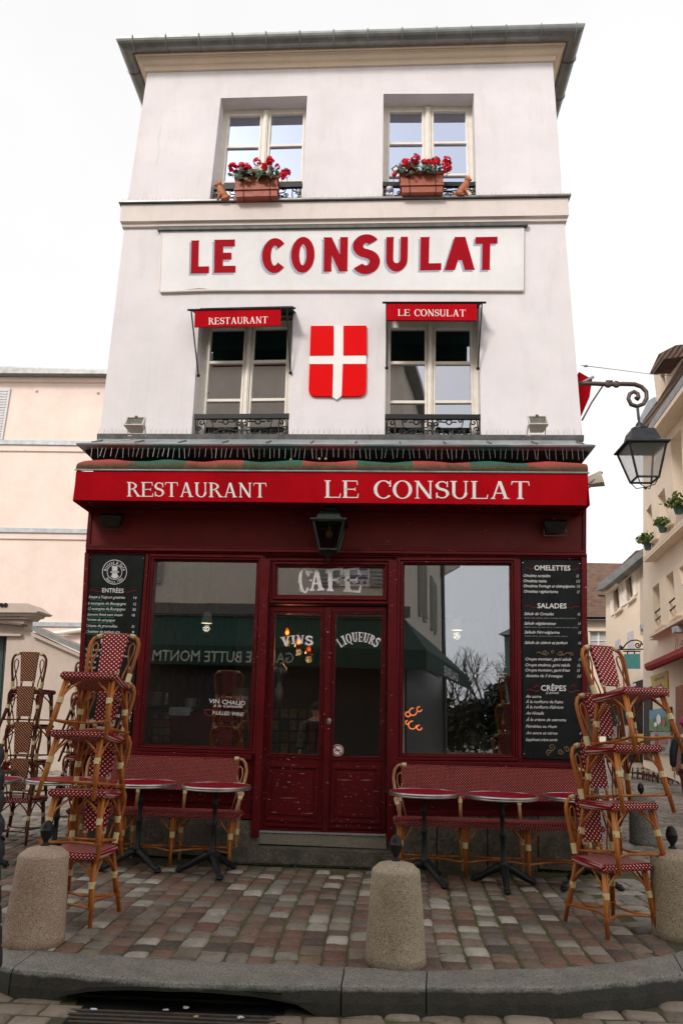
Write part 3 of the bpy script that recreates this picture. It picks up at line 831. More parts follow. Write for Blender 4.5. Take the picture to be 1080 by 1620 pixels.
# ---------------------------------------------------------------- flower troughs, cats, trinkets on the top sills
def trough(label, pl, q, blooms, seed, extras):
    rnd = random.Random(seed)
    c = (pl.at(*q[3]) + pl.at(*q[2])) / 2
    t = thing('flower_trough', label, 'flower trough', tuple(c), 'flower troughs hung on the top window guards')
    a, b_, c_, d = [pl.at(*p) for p in q]
    D = Vector((0, .17, 0))
    m = MB()
    # stepped trough, narrower foot, rim proud
    def ringq(f0, f1, dx, dy):
        p = [a.lerp(d, f0), b_.lerp(c_, f0), b_.lerp(c_, f1), a.lerp(d, f1)]
        e = Vector((dx, 0, 0)); g = Vector((0, -dy, 0))
        m.slab([p[0] - e + g, p[1] + e + g, p[2] + e + g, p[3] - e + g], D + Vector((0, 2 * dy, 0)))
    ringq(0, .14, .012, .012); ringq(.142, .60, 0, 0); ringq(.602, .70, .012, .012); ringq(.702, 1, -.004, -.004)
    m.build('trough', m_terra, t)
    m = MB()
    for k in (.2, .82):
        p = a.lerp(b_, k); p2 = d.lerp(c_, k)
        m.tube([p + Vector((0, .1, .03)), p + Vector((0, -.02, .01)), p2 + Vector((0, -.012, 0)), p2 + Vector((0, .1, -.01))], .004, 4)
    m.build('wire_hanger', m_iron, t)
    m = MB()
    W = (b_ - a)
    for i in range(150):
        s = rnd.random(); base = a + W * s + Vector((0, .08 + rnd.uniform(-.06, .05), 0))
        p = base + Vector((rnd.gauss(0, .05), rnd.uniform(-.12, .05), abs(rnd.gauss(.04, .05))))
        if rnd.random() < .25: p.z -= rnd.uniform(.02, .10); p.y = base.y - .13
        r = rnd.uniform(.022, .042); n = Vector((rnd.uniform(-.8, .8), -1, rnd.uniform(-.3, 1.1))).normalized()
        u = n.orthogonal().normalized(); v = n.cross(u)
        k = 7
        m.add([p + n * .008] + [p + (u * math.cos(2 * math.pi * j / k) + v * math.sin(2 * math.pi * j / k)) * r * (1 + .15 * (j % 2)) for j in range(k)],
              [(0, j + 1, (j + 1) % k + 1) for j in range(k)])
    m.build('foliage', m_leaf, t, fix=False)['kind'] = 'stuff'
    m = MB()
    for (px, py, rr, kind) in blooms:
        p = pl.at(px, py, .06)
        m.tube([p, p + Vector((rnd.uniform(-.03, .03), .03, -.12))], .004, 4)
    m.build('stems', m_leaf, t)
    for (px, py, rr, kind) in blooms:
        rr *= 1.3; p = pl.at(px, py, .06 + rnd.uniform(-.04, .04)); f = MB()
        for j in range(26):
            n = Vector((rnd.gauss(0, 1), rnd.gauss(-.4, 1), rnd.gauss(.2, 1))).normalized()
            cc = p + n * rr * rnd.uniform(.55, 1.0); u = n.orthogonal().normalized(); v = n.cross(u); r = rr * .42
            f.add([cc] + [cc + (u * math.cos(2 * math.pi * i / 6) + v * math.sin(2 * math.pi * i / 6)) * r + n * r * .35 * (i % 2) for i in range(6)],
                  [(0, i + 1, (i + 1) % 6 + 1) for i in range(6)])
        f.build('flower_head', m_petalw if kind else m_petal, t, fix=False)
    m = MB()
    for (x0, y0, x1, y1) in extras:
        m.tube([pl.at(x0, y0, .10), pl.at((x0 + x1) / 2 + 2, (y0 + y1) / 2 - 2, .12), pl.at(x1, y1, .06)], .004, 4)
    if extras: m.build('dry_stems', m_straw, t)
pf = YP(7.60)
trough('terracotta trough of red geraniums with trailing dry stems on the left top window guard', pf, [(372.5, 279), (438.5, 278), (439, 309), (371.5, 311)],
       [(369, 267, .055, 0), (391, 268, .055, 0), (383, 262, .035, 0), (407, 256, .04, 0), (427, 255, .045, 0), (418.5, 266, .045, 0), (439, 264, .03, 0), (452, 275, .05, 0), (447, 279, .035, 0), (400, 273, .03, 0), (405, 268, .03, 1), (424, 274, .022, 1)], 3,
       [(390, 281, 386, 292), (410, 279, 397, 300), (371, 285, 392, 282)])
trough('terracotta trough of red geraniums with a small windmill card on the right top window guard', pf, [(632.5, 272), (700, 271), (700.5, 303), (635, 304)],
       [(641, 258, .045, 0), (655, 253, .04, 0), (660, 250, .03, 0), (652, 264, .04, 0), (671, 257, .035, 0), (689, 257, .05, 0), (678, 258, .035, 0), (706, 256, .05, 0), (707, 267, .045, 0), (623, 276, .025, 0), (684, 264, .02, 1)], 8, [])
gc = thing('garden_pick', 'small black edged card stuck among geraniums of the right flower trough', 'ornament', tuple(pf.at(627, 275)))
plate('frame', pf, [(618.5, 266.5), (627, 260.3), (631.5, 267.5), (623, 272.5)], [], .06, .07, m_black, gc)
plate('card', pf, [(621.3, 267), (626.4, 263.4), (628.8, 267.4), (623.6, 270.6)], [], .0702, .074, m_offw, gc)

def cat(label, pl, x, y, w, flip):
    """seated terracotta cat looking back over its shoulder; w in photo px"""
    c = pl.at(x, y); k = (pl.at(x + w, y) - c).x
    t = thing('cat_statue', label, 'statue', tuple(c), 'terracotta cats on the top window ledge')
    f = -1 if flip else 1
    def P(a, b, z=0): return c + Vector((f * a * k, z, b * k))
    m = MB()
    sp = [(.95, .05), (.80, .16), (.55, .32), (.38, .55), (.26, .80), (.20, 1.0)]
    m.tube([P(a, b) for a, b in sp], [.05 * k * 1.6, .13 * k, .22 * k, .24 * k, .19 * k, .13 * k], 10)
    for zz in (-.10, .10): m.tube([P(.30, .62, zz * k), P(.26, .3, zz * k * 1.2), P(.20, .02, zz * k * 1.3)], [.09 * k, .07 * k, .06 * k], 8)
    for zz in (-.17, .17): m.ball(P(.62, .13, zz * k), .20 * k, .12 * k, .15 * k, 10, 8); m.tube([P(.6, .05, zz * k * 1.1), P(.35, .035, zz * k * 1.2)], .05 * k, 7)
    m.tube([P(.93, .05), P(1.12, .05, -.1 * k), P(1.1, .06, -.25 * k)], [.06 * k, .05 * k, .03 * k], 7)
    m.build('body', m_terrac, t, smooth=True)
    m = MB(); m.ball(P(.14, 1.10, -.03 * k), .17 * k, .14 * k, .155 * k, 12, 9); m.ball(P(.0, 1.04, -.07 * k), .075 * k, .07 * k, .06 * k, 8, 6)
    m.ball(P(-.05, 1.06, -.08 * k), .02 * k)
    m.build('head', m_terrac, t, smooth=True)
    for a in (.06, .25):
        m = MB(); m.lathe([(.07 * k, 0), (.045 * k, .1 * k), (.005, .22 * k)], P(a, 1.19, 0), 6, 1, .5); m.build('ear', m_terrac, t)
pc = YP(7.705)
cat('terracotta cat seated at the left end of the left top window ledge', pc, 339.5, 319.5, 29, False)
cat('terracotta cat seated at the right end of the right top window ledge', pc, 744.5, 312, 30, True)
fg = thing('figurine', 'little white and blue bear figurine standing left of the right flower trough', 'figurine', tuple(pc.at(616, 312)))
c = pc.at(616, 312)
m = MB(); m.ball(c + Vector((0, 0, .05)), .045, .04, .055, 10, 8); m.tube([c + Vector((-.025, -.02, 0)), c + Vector((-.028, -.03, .04))], .018); m.tube([c + Vector((.025, -.02, 0)), c + Vector((.028, -.03, .04))], .018)
m.build('body', m_petalw, fg, smooth=True)
m = MB(); m.ball(c + Vector((0, -.005, .125)), .036, .034, .034, 10, 8); m.ball(c + Vector((-.03, 0, .15)), .012); m.ball(c + Vector((.03, 0, .15)), .012)
m.build('head', m_petalw, fg, smooth=True)
m = MB(); m.lathe([(.047, .04), (.049, .06), (.044, .085)], c, 12, 1, .95); m.build('vest', M('blue_glaze', (.06, .10, .22), .3), fg, smooth=True)

# ================================================================ SHOPFRONT
def shop(name, q, holes, o0, o1, mat=None, par=bld, bevel=.004): return plate(name, PS, q, holes, o0, o1, mat or m_burg, par, bevel)
WL = [(245, 885.4), (407.4, 887.8), (394, 1183.5), (223.7, 1178.1)]
WR = [(638.5, 891.4), (807, 892), (810.1, 1194.3), (635.4, 1192.7)]
TRN = [(438.5, 895.5), (606, 896.5), (605.5, 943), (438, 941.5)]
DOOR = [(423, 957), (612, 959), (609, 1322), (410, 1316)]
shop('shop_fascia', [(141, 797), (927, 806), (926.5, 872), (136, 862)], [], -.1, .02, m_burgf)
shop('fascia_edge_strip', [(141, 800), (147, 800), (142.5, 862), (136, 862)], [], .021, .034)
shop('fascia_edge_strip', [(921, 806), (927.2, 806), (926.8, 872), (920.5, 872)], [], .021, .034)
for i, (dy, hh, pr) in enumerate(((0, 4, .05), (4.3, 4, .085), (8.6, 2.4, .06), (11.3, 3, .035))):
    shop('fascia_moulding', [(135.5, 861.5 + dy), (927, 870.5 + dy), (927, 870.5 + dy + hh), (135.5, 861.5 + dy + hh)], [], -.05, pr)
for i, (dy, hh, pr) in enumerate(((0, 5, .32), (5.3, 4, .22), (9.6, 3.5, .12))):
    shop('crown_moulding', [(138 + i * 1.5, 789 + dy), (929 - i, 797.5 + dy), (928 - i, 797.5 + dy + hh), (139 + i, 789 + dy + hh)], [], -.05, pr)
front = [(134.5, 874), (927.5, 884), (928.5, 1287), (625, 1287), (618, 1342), (611, 1342), (611.5, 1250), (613, 957), (423.5, 955), (411, 1316), (409, 1330), (397, 1330), (398, 1293), (114, 1283)]
plate('shopfront', PS, front, [WL, TRN, WR], -.12, 0, m_burg, bld)
# window surrounds
def surround(q, parent, steps=((13, 3.0, .03), (9.5, 4.0, .045), (4.5, 2.5, .03)), top=None):
    for g, w_, pr in steps:
        shop('frame_moulding', grow(q, g, g), [grow(q, g - w_, g - w_)], .0005, pr, m_burg, parent, .003)
for q, nm in ((WL, 'l'), (WR, 'r')):
    w = MB(); v, f = plate_geo(PS, grow(q, 1.4, 1.4), [grow(q, -1.2, -1.2)], -.075, -.03); w.add(v, f)
    sw = w.build('shop_window', m_burg, bld)
    surround(q, sw)
    plate('pane', PS, grow(q, .8, .8), [], -.058, -.05, m_glass, sw)
tw = plate('transom_window', PS, grow(TRN, 1.2, 1.2), [grow(TRN, -.8, -.8)], -.075, -.03, m_burg, bld)
surround(TRN, tw, ((12, 3, .02), (6, 2.5, .03)))
plate('pane', PS, grow(TRN, .8, .8), [], -.058, -.05, m_glass, tw)
# pilasters
for q in ([(411, 884), (427.5, 884), (424, 950), (409, 1325), (396.5, 1325), (404, 1190)], [(614.5, 886), (628, 886), (626.5, 1190), (622, 1335), (611.5, 1338)]):
    shop('pilaster', q, [], .0006, .05)
shop('pilaster', [(231, 876), (238.5, 876), (214, 1190), (207, 1190)], [], .0006, .045)
shop('pilaster', [(815.5, 884), (823, 884), (825, 1200), (817, 1200)], [], .0006, .045)
for (a, c_) in ((134.5, 141), (919.5, 928)):
    bx = (114, 121) if a < 200 else (921, 929)
    shop('corner_strip', [(a, 876), (c_, 876), (bx[1], 1283), (bx[0], 1283)], [], .0006, .06)
# apron panels beneath the windows
shop('rail', [(119, 1186), (397, 1194), (397, 1202), (118.5, 1194)], [], .0006, .055)
shop('rail', [(624, 1203), (928, 1209), (928, 1216), (623.5, 1210)], [], .0006, .055)
shop('apron_panel', [(215, 1212), (385, 1217), (384, 1272), (212, 1266)], [], .0006, .018)
shop('apron_panel', [(640, 1228), (900, 1234), (901, 1276), (640, 1270)], [], .0006, .018)
shop('base_rail', [(114, 1279), (398, 1289), (398, 1296), (114, 1287)], [], .0006, .03)
shop('base_rail', [(624, 1283), (928.5, 1283), (928.5, 1291), (624, 1291)], [], .0006, .03)
# stone plinth blocks
px_blocks = [(114, 190), (191.5, 268), (269.5, 340), (341.5, 409)]
for a, c_ in px_blocks:
    plate('plinth_stone', PS, [(a, 1288 + (a - 114) * .035), (c_, 1288 + (c_ - 114) * .035), (c_, 1356), (a, 1350)], [], -.15, .012 + random.uniform(0, .012), m_plinth, bld, .006)
for a, c_ in ((612, 690), (691.5, 770), (771.5, 850), (851.5, 930)):
    plate('plinth_stone', PS, [(a, 1290), (c_, 1290), (c_, 1380), (a, 1375)], [], -.15, .010 + random.uniform(0, .012), m_plinth, bld, .006)
# door sill, threshold and step
plate('door_threshold', PS, [(410, 1314.5), (610, 1320.5), (610, 1323), (410, 1317)], [], -.1, .03, m_zincl, bld)
plate('door_sill', PS, [(409, 1317.5), (611, 1323.5), (611.5, 1344), (409, 1335)], [], -.1, .02, m_conc, bld, .006)
p = onG(372, 1352); q = onG(628, 1376)
b = MB(); b.rbox(((-1.46 + .16) / 2, 7.61, .07), (1.62, .26, .14), .018); b.build('door_step', m_step, bld)

# doors
def leaf(q, gq, hinge, label=None, extra=None):
    d = plate('door', PS, q, [gq], -.085, -.03, m_burgd, bld, .003)
    if label: d['label'] = label
    plate('door_pane', PS, grow(gq, .8, .8), [], -.062, -.056, m_glassd, d)
    for g, w_, pr in ((6.5, 2.6, -.018), (2.4, 1.8, -.022)):
        plate('glazing_bead', PS, grow(gq, g, g), [grow(gq, g - w_, g - w_)], -.0295, pr, m_burgd, d)
    lo = extra
    plate('door_panel', PS, lo, [grow(lo, -4, -5)], -.0295, -.016, m_burgd, d, .003)
    plate('door_panel', PS, grow(lo, -9, -10), [], -.0295, -.020, m_burgd, d, .004)
    return d
dl = leaf([(424.5, 959), (518.5, 960), (513.5, 1319.5), (411, 1316)], [(435.5, 970.5), (507.5, 971.5), (503, 1194), (428.5, 1191)], 0, extra=[(423, 1208), (503.5, 1211), (501, 1302), (418.5, 1298)])
dr = leaf([(520, 960), (611.5, 960.5), (609.5, 1322.5), (515, 1319.5)], [(532, 971.5), (604, 971), (599, 1197), (526.5, 1196)], 1, extra=[(525, 1211), (601, 1213), (601, 1304), (521.5, 1301)])
plate('astragal', PS, [(514.2, 961), (523.6, 961), (519, 1319), (509.8, 1319)], [], -.0295, -.002, m_burgd, dr, .003)
c = PS.at(520, 1141, 0)
m = MB(); m.lathe([(.012, 0), (.024, .004), (.024, .007), (.006, .010)], (0, 0, 0), 14, 1, 1.4)
m.v = [c + Vector((v.x, -v.z, v.y)) for v in m.v]; m.build('lock_escutcheon', m_chrome, dr)
for (px, py) in ((522, 1034), (518, 1239)):
    c = PS.at(px, py, 0); m = MB(); m.ball(c, .014, .012, .014); m.build('door_knob', m_brown, dr)
for q in ([(419, 1303), (512, 1307), (512, 1310), (418.5, 1306)], [(419, 1310), (512, 1314), (512, 1317), (418.5, 1313)]):
    plate('kick_rail', PS, q, [], -.0295, -.008, m_burgd, dl)
for q in ([(521, 1307), (604, 1309), (604, 1312), (521, 1310)], [(521, 1314), (604, 1316), (604, 1319), (521, 1317)]):
    plate('kick_rail', PS, q, [], -.0295, -.008, m_burgd, dr)
# worn scratches on the door panels (paint missing in long horizontal flakes)
m_scratch = M('bare_wood_scratch', (.28, .17, .14), .8, 0, .3, 60)
m = MB()
for (x0, x1, y) in ((444, 448, 1224), (472, 484, 1224), (440, 472, 1262.5), (428, 440, 1285), (480, 496, 1287), (447, 452, 1245), (476, 480, 1246), (534, 558, 1234), (568, 588, 1234.3), (540, 542, 1274), (584, 587, 1276), (576, 580, 1249), (593, 597, 1252)):
    m.poly([PS.at(x0, y, -.0195 if y > 1218 else -.015), PS.at((x0 + x1) / 2, y - .7, -.0195), PS.at(x1, y + .2, -.0195), PS.at((x0 + x1) / 2, y + .5, -.0195)])
m.build('paint_scratches', m_scratch, bld, fix=False)

# glass lettering (gilded white, painted on the panes)
cafe_l = thing('cafe_lettering', 'ornate white letters CAFÉ painted on the glass above the door', 'lettering', tuple(PS.at(520, 940, -.05)))
for ch, q in (('C', [(470.5, 902), (488, 897.5), (489, 937), (474, 939)]), ('A', [(489, 901.5), (512, 900.5), (513, 934), (487.5, 935)]),
              ('F', [(515, 900.5), (543, 898), (536, 936), (517, 935)]), ('E', [(541, 900.5), (570, 897), (571, 938), (543, 936)])):
    letter_mesh('letter', ch, G_WEST, quadmap(PS, q, -.0485), m_offw, cafe_l)
b = MB(); b.tube([PS.at(560, 896.8, -.046), PS.at(568, 893.5, -.046)], .006, 5); b.build('accent', m_offw, cafe_l)
def curls(parent, pts, mat=m_offw, r=.0045):
    m = MB()
    for (x, y, rr, a, sg) in pts: m.tube([PS.at(px, py, -.046) for px, py in scroll(x, y, rr, 1.2, a, sg, 12)], r, 5)
    m.build('flourish', mat, parent)
curls(cafe_l, [(486, 908, 4, 90, -1), (541, 908, 4, 90, -1), (568, 908, 4, 90, -1), (492, 904, 3, 0, 1), (533, 920, 3.5, 90, -1), (560, 920, 3.5, 90, -1), (476, 934, 3.5, 200, 1), (517, 904, 3, 0, 1)])
vl = thing('vins_lettering', 'white letters VINS painted in an arc on the left door glass', 'lettering', tuple(PS.at(470, 1020, -.05)))
for ch, q in (('V', [(443, 1008), (460, 1006), (459, 1020), (446, 1022)]), ('I', [(460, 1005.5), (467, 1005), (468, 1018.5), (461, 1019)]),
              ('N', [(468, 1004.5), (482, 1005), (480, 1018.5), (469, 1018)]), ('S', [(484, 1005.5), (495, 1007), (494, 1021), (482, 1019.5)])):
    letter_mesh('letter', ch, G_WEST, quadmap(PS, q, -.0545), m_offw, vl)
ll = thing('liqueurs_lettering', 'white letters LIQUEURS painted in an arc on the right door glass', 'lettering', tuple(PS.at(567, 1028, -.05)))
word = 'LIQUEURS'; n = 8
for i, ch in enumerate(word):
    w_ = [.95, .6, 1.1, 1.05, .9, 1.05, 1.05, .8]; tot = sum(w_); s0 = sum(w_[:i]) / tot; s1 = s0 + w_[i] / tot - .012
    def apt(s, t):
        a = R(-38 + 76 * s); r_ = 45 + (1 - t) * 0 + t * 15
        return (567 + r_ * 1.0 * math.sin(a), 1060 - r_ * math.cos(a))
    letter_mesh('letter', ch, G_WEST, quadmap(PS, [apt(s0, 1), apt(s1, 1), apt(s1, 0), apt(s0, 0)], -.0545), m_offw, ll)
st = thing('no_smoking_sticker', 'round white sticker with a red barred ring low on the right door glass', 'sticker', tuple(PS.at(534, 1187, -.055)))
def disc(pl, cx, cy, r0, r1, off, mat, name, parent, n=28):
    m = MB(); vs = [pl.at(cx + r1 * math.cos(2 * math.pi * i / n), cy + r1 * math.sin(2 * math.pi * i / n), off) for i in range(n)]
    if r0 == 0: m.poly(vs)
    else:
        ws = [pl.at(cx + r0 * math.cos(2 * math.pi * i / n), cy + r0 * math.sin(2 * math.pi * i / n), off) for i in range(n)]
        m.add(vs + ws, [(i, (i + 1) % n, n + (i + 1) % n, n + i) for i in range(n)])
    return m.build(name, mat, parent, fix=False)
disc(PS, 534, 1187, 0, 9.3, -.0548, m_white, 'disc', st)
disc(PS, 534, 1187, 6.8, 8.6, -.0543, m_redp, 'red_ring', st)
m = MB(); m.poly([PS.at(528.3, 1182.4, -.0538), PS.at(529.4, 1181.2, -.0538), PS.at(539.8, 1191.6, -.0538), PS.at(538.7, 1192.8, -.0538)]); m.build('red_bar', m_redp, st, fix=False)
m = MB(); m.poly([PS.at(529.5, 1187, -.0545), PS.at(538.5, 1185.6, -.0545), PS.at(538.5, 1187.4, -.0545), PS.at(529.5, 1188.8, -.0545)]); m.build('cigarette', m_black, st, fix=False)
dec = thing('mulled_wine_decal', 'white hand lettered VIN CHAUD and MULLED WINE decal on the left shop window', 'lettering', tuple(PS.at(362, 1135, -.05)))
def dline(par, *a):
    b = MB(); ftext(b, *a); b.build('lettering', m_offw, par, fix=False)
dline(dec, 'VIN CHAUD', PS, 331, 388, 1112, 1116, 7, -.048, .01, .1)
dline(dec, 'à la Cannelle', PS, 338, 384, 1118, 1120, 4.5, -.048, .008, .35)
dline(dec, 'MULLED WINE', PS, 336, 386, 1130, 1133, 6, -.048, .01, .25)
b = MB(); b.tube([PS.at(x, y, -.046) for x, y in ((324, 1123), (325, 1129), (331, 1133), (338, 1131), (343, 1124))], .004, 4); b.tube([PS.at(x, y, -.046) for x, y in ((324, 1123), (343, 1124))], .004, 4)
b.build('cup_outline', m_redp, dec)
dec = thing('opening_notice', 'small block of fine white print on the right shop window glass', 'lettering', tuple(PS.at(778, 1072, -.05)))
b = MB()
for i, (s, x0, x1) in enumerate((('Service continu de midi à minuit', 754, 801), ('Cuisine maison', 764, 792), ('Prix nets en euros service compris', 754, 801), ('Chèques non acceptés', 757, 799))):
    dline(dec, s, PS, x0, x1, 1055.5 + i * 5.2, 1055.8 + i * 5.2, 2.6, -.048)

# main awning -----------------------------------------------------------------
AY = 7.20; PA = YP(AY)
aw = thing('main_awning', 'long red shop awning lettered RESTAURANT LE CONSULAT with red and green mossy canvas', 'awning', (-.6, 7.6, 3.56))
plate('valance', PA, [(120.5, 746), (929.5, 748.5), (927.5, 799.5), (117, 791)], [], -.015, 0, m_awn, aw)
xa, xb = PA.at(120.5, 746).x, PA.at(929.5, 748).x
for x, s in ((xa, 1), (xb, -1)):
    m = MB(); z0, z1 = 3.90, 3.55
    m.slab([(x, AY + .016, z0), (x, 7.66, 4.02), (x, 7.66, z1), (x, AY + .016, z1)], (s * .01, 0, 0))
    m.build('end_flap', m_awn, aw)
for sx in (330, 610, 770):
    plate('seam', PA, [(sx, 750), (sx + 1.1, 750), (sx + .6, 795), (sx - .5, 795)], [], .0005, .002, m_awn, aw)
cuts = [118, 213, 299, 388, 480, 565, 652, 741, 831, 930]
pc_ = YP(7.35)
for i in range(9):
    x0 = pc_.at(cuts[i], 735).x; x1 = pc_.at(cuts[i + 1], 735).x
    if i == 0: x0 = xa
    if i == 8: x1 = xb
    m = MB(); prof = [(7.195, 3.902), (7.185, 3.93), (7.195, 3.965), (7.23, 4.0), (7.30, 4.04), (7.40, 4.085), (7.52, 4.12), (7.66, 4.13)]
    nx = 8; vs = []
    for k in range(nx + 1):
        x = x0 + (x1 - x0) * k / nx
        for j, (y, z) in enumerate(prof): vs.append((x, y + .006 * math.sin(x * 21 + j), z + .012 * math.sin(x * 9 + j * .8) * (0 if j < 2 else 1)))
    L = len(prof)
    m.add(vs, [(k * L + j, (k + 1) * L + j, (k + 1) * L + j + 1, k * L + j + 1) for k in range(nx) for j in range(L - 1)])
    m.build('canvas_stripe', m_stripr if i % 2 == 0 else m_stripg, aw, smooth=True, fix=False)
m = MB(); m.tube([(xa - .01, AY - .006, 3.897), (xb + .01, AY - .006, 3.897)], .010, 6); m.build('piping', m_zincl, aw)
m = MB(); m.box(((xa + xb) / 2, 7.44, 3.74), (xb - xa - .04, .40, .22)); m.build('roller_case', m_lead, aw)
m = MB()
for x in (xa + .3, -.6, xb - .3): m.tube([(x, 7.64, 3.62), (x + .02, AY + .03, 3.64)], .02, 6)
m.build('folding_arms', m_black, aw)
for wd, x0, x1, y0, y1, d in (('RESTAURANT', 201, 421.5, 762.5, 785.5, 1.6), ('LE', 513, 567, 760, 787.3, .4), ('CONSULAT', 590.5, 837, 760.3, 788.3, 1.2)):
    letter_mesh('lettering', wd, G_SERIF, quadmap(PA, [(x0, y0), (x1, y0 + d), (x1, y1 + d), (x0, y1)], .002), m_white, aw, gap=.06)
b = MB()
for x, y in ((505, 726), (515, 726), (460, 727)):
    b.ball(YP(7.42).at(x, y), .015)
b.build('seed_pods', m_straw, aw)['kind'] = 'stuff'

# floodlights -------------------------------------------------------------------
def flood(label, c, w, h, d, mat, name='floodlight', group=None, down=20, az=0):
    t = thing(name, label, 'floodlight', c, group); c = Vector(c)
    rot = Matrix.Rotation(R(az), 3, 'Z') @ Matrix.Rotation(R(down), 3, 'X')
    def Z(v): return c + rot @ Vector(v)
    m = MB(); hw, hh = w / 2, h / 2
    f = [Z((-hw, -d, hh)), Z((hw, -d, hh)), Z((hw, -d, -hh)), Z((-hw, -d, -hh))]; k = .68
    bk = [Z((-hw * k, 0, hh * k)), Z((hw * k, 0, hh * k)), Z((hw * k, 0, -hh * k)), Z((-hw * k, 0, -hh * k))]
    m.add(f + bk, [(4, 5, 6, 7), (0, 1, 5, 4), (1, 2, 6, 5), (2, 3, 7, 6), (3, 0, 4, 7)]); m.build('housing', mat, t)
    m = MB(); e = .012
    m.add(f + [Z((-hw, -d - e, hh)), Z((hw, -d - e, hh)), Z((hw, -d - e, -hh)), Z((-hw, -d - e, -hh)), Z((-hw * .85, -d - e, hh * .8)), Z((hw * .85, -d - e, hh * .8)), Z((hw * .85, -d - e, -hh * .8)), Z((-hw * .85, -d - e, -hh * .8))],
          [(0, 1, 5, 4), (1, 2, 6, 5), (2, 3, 7, 6), (3, 0, 4, 7), (4, 5, 9, 8), (5, 6, 10, 9), (6, 7, 11, 10), (7, 4, 8, 11)]); m.build('bezel', mat, t)
    m = MB(); m.poly([Z((-hw * .86, -d - .004, hh * .82)), Z((hw * .86, -d - .004, hh * .82)), Z((hw * .86, -d - .004, -hh * .82)), Z((-hw * .86, -d - .004, -hh * .82))]); m.build('lens', m_glamp, t, fix=False)
    m = MB(); m.poly([Z((-hw * .8, -d * .6, hh * .7)), Z((hw * .8, -d * .6, hh * .7)), Z((hw * .8, -d * .6, -hh * .7)), Z((-hw * .8, -d * .6, -hh * .7))]); m.build('reflector', m_zincl, t, fix=False)
    m = MB(); m.tube([Z((-hw * .9, -d * .5, 0)), Z((-hw * .95, .03, -hh * .8)), Z((hw * .95, .03, -hh * .8)), Z((hw * .9, -d * .5, 0))], .010, 5); m.build('bracket', mat, t)
    m = MB(); m.box(Z((0, -d - .008, hh * 1.02)), (.03, .03, .02)); m.build('clip', m_brown, t)
    return t
flood('beige floodlight on the zinc ledge left of the first floor windows', tuple(YP(7.55).at(218, 681)), .22, .15, .13, m_beige, group='beige floodlights on the zinc ledge', down=-28)
flood('beige floodlight on the zinc ledge right of the first floor windows', tuple(YP(7.55).at(847, 680)), .21, .15, .13, m_beige, group='beige floodlights on the zinc ledge', down=-28)
flood('beige floodlight fixed past the right end of the main awning', tuple(YP(7.6).at(929, 763)), .16, .13, .15, m_beige, down=-10, az=70)
flood('black floodlight under the left end of the main awning', tuple(YP(7.62).at(178, 832)), .26, .12, .12, m_black, group='black floodlights on the burgundy fascia', down=-62)
flood('black floodlight under the right end of the main awning', tuple(YP(7.62).at(876, 842)), .25, .12, .12, m_black, group='black floodlights on the burgundy fascia', down=-62)
cb = thing('power_cable', 'thin grey cable trailing from left floodlight along the zinc ledge', 'cable', tuple(YP(7.62).at(210, 695)))
m = MB(); m.tube([YP(7.58).at(x, y) for x, y in ((218, 692), (205, 696), (190, 697), (172, 699))], .006, 5); m.build('cable', m_beige, cb)

# lantern builder -----------------------------------------------------------------
def lantern(t, c, wt, wb, h, mat, gmat, roof_h, mesh_r=.012, bulb=None, neck=True):
    c = Vector(c)      # centre of the top of the glass body
    def ringp(w, z): return [c + Vector((sx * w / 2, sy * w / 2, z)) for sx, sy in ((-1, -1), (1, -1), (1, 1), (-1, 1))]
    top, bot = ringp(wt, 0), ringp(wb, -h)
    m = MB()
    for i in range(4):
        j = (i + 1) % 4
        m.tube([top[i], bot[i]], mesh_r, 5); m.tube([top[i], top[j]], mesh_r * 1.1, 5); m.tube([bot[i], bot[j]], mesh_r, 5)
    m.build('frame', mat, t)
    for i in range(4):
        j = (i + 1) % 4; m = MB(); m.poly([top[i], top[j], bot[j], bot[i]]); m.build('glass_pane', gmat, t, fix=False)
    m = MB(); o1 = ringp(wt * 1.16, .0); o2 = ringp(wt * 1.16, .018); o3 = ringp(wt * .80, roof_h * .30); o4 = ringp(wt * .60, roof_h)
    vs = o1 + o2 + o3 + o4
    m.add(vs, [(i + 4 * k, (i + 1) % 4 + 4 * k, (i + 1) % 4 + 4 * k + 4, i + 4 * k + 4) for k in range(3) for i in range(4)] + [(12, 13, 14, 15)]); m.build('roof', mat, t)
    if neck:
        m = MB(); r = wt * .17
        m.lathe([(r * .8, 0), (r * 1.4, .02), (r * 1.4, .04), (r * .7, .06), (r * .5, .10), (.012, .13), (.012, .2)], c + Vector((0, 0, roof_h)), 14); m.build('neck', mat, t, smooth=False)
    m = MB()
    m.lathe([(.004, -.12), (.02, -.10), (.012, -.08), (wb * .25, -.05), (wb * .62, -.005), (wb * .62, 0)], c + Vector((0, 0, -h)), 4 if mat == m_patina else 10); 
    if mat == m_patina: m.build('finial', mat, t)
    else:
        m = MB()
        for i in range(4): m.tube([bot[i], bot[i].lerp(c + Vector((0, 0, -h - .09)), .35) + Vector((0, 0, -.05)), c + Vector((0, 0, -h - .09))], .006, 5)
        m.ball(c + Vector((0, 0, -h - .10)), .018); m.build('finial', mat, t)
    if bulb:
        m = MB(); m.ball(c + Vector((0, 0, -h * .36)), .038, .038, .05, 10, 8); m.tube([c + Vector((0, 0, 0)), c + Vector((0, 0, -h * .25))], .018, 6); m.build('bulb', bulb, t, smooth=True)
dlp = YP(7.42)
c = dlp.at(521, 829)
t = thing('door_lantern', 'dark green four sided lantern hanging above the cafe door', 'lantern', (c.x, 7.68, c.z))
lantern(t, c, .33, .19, .30, m_patina, m_gdark, .12, .014, m_bulbd, True)
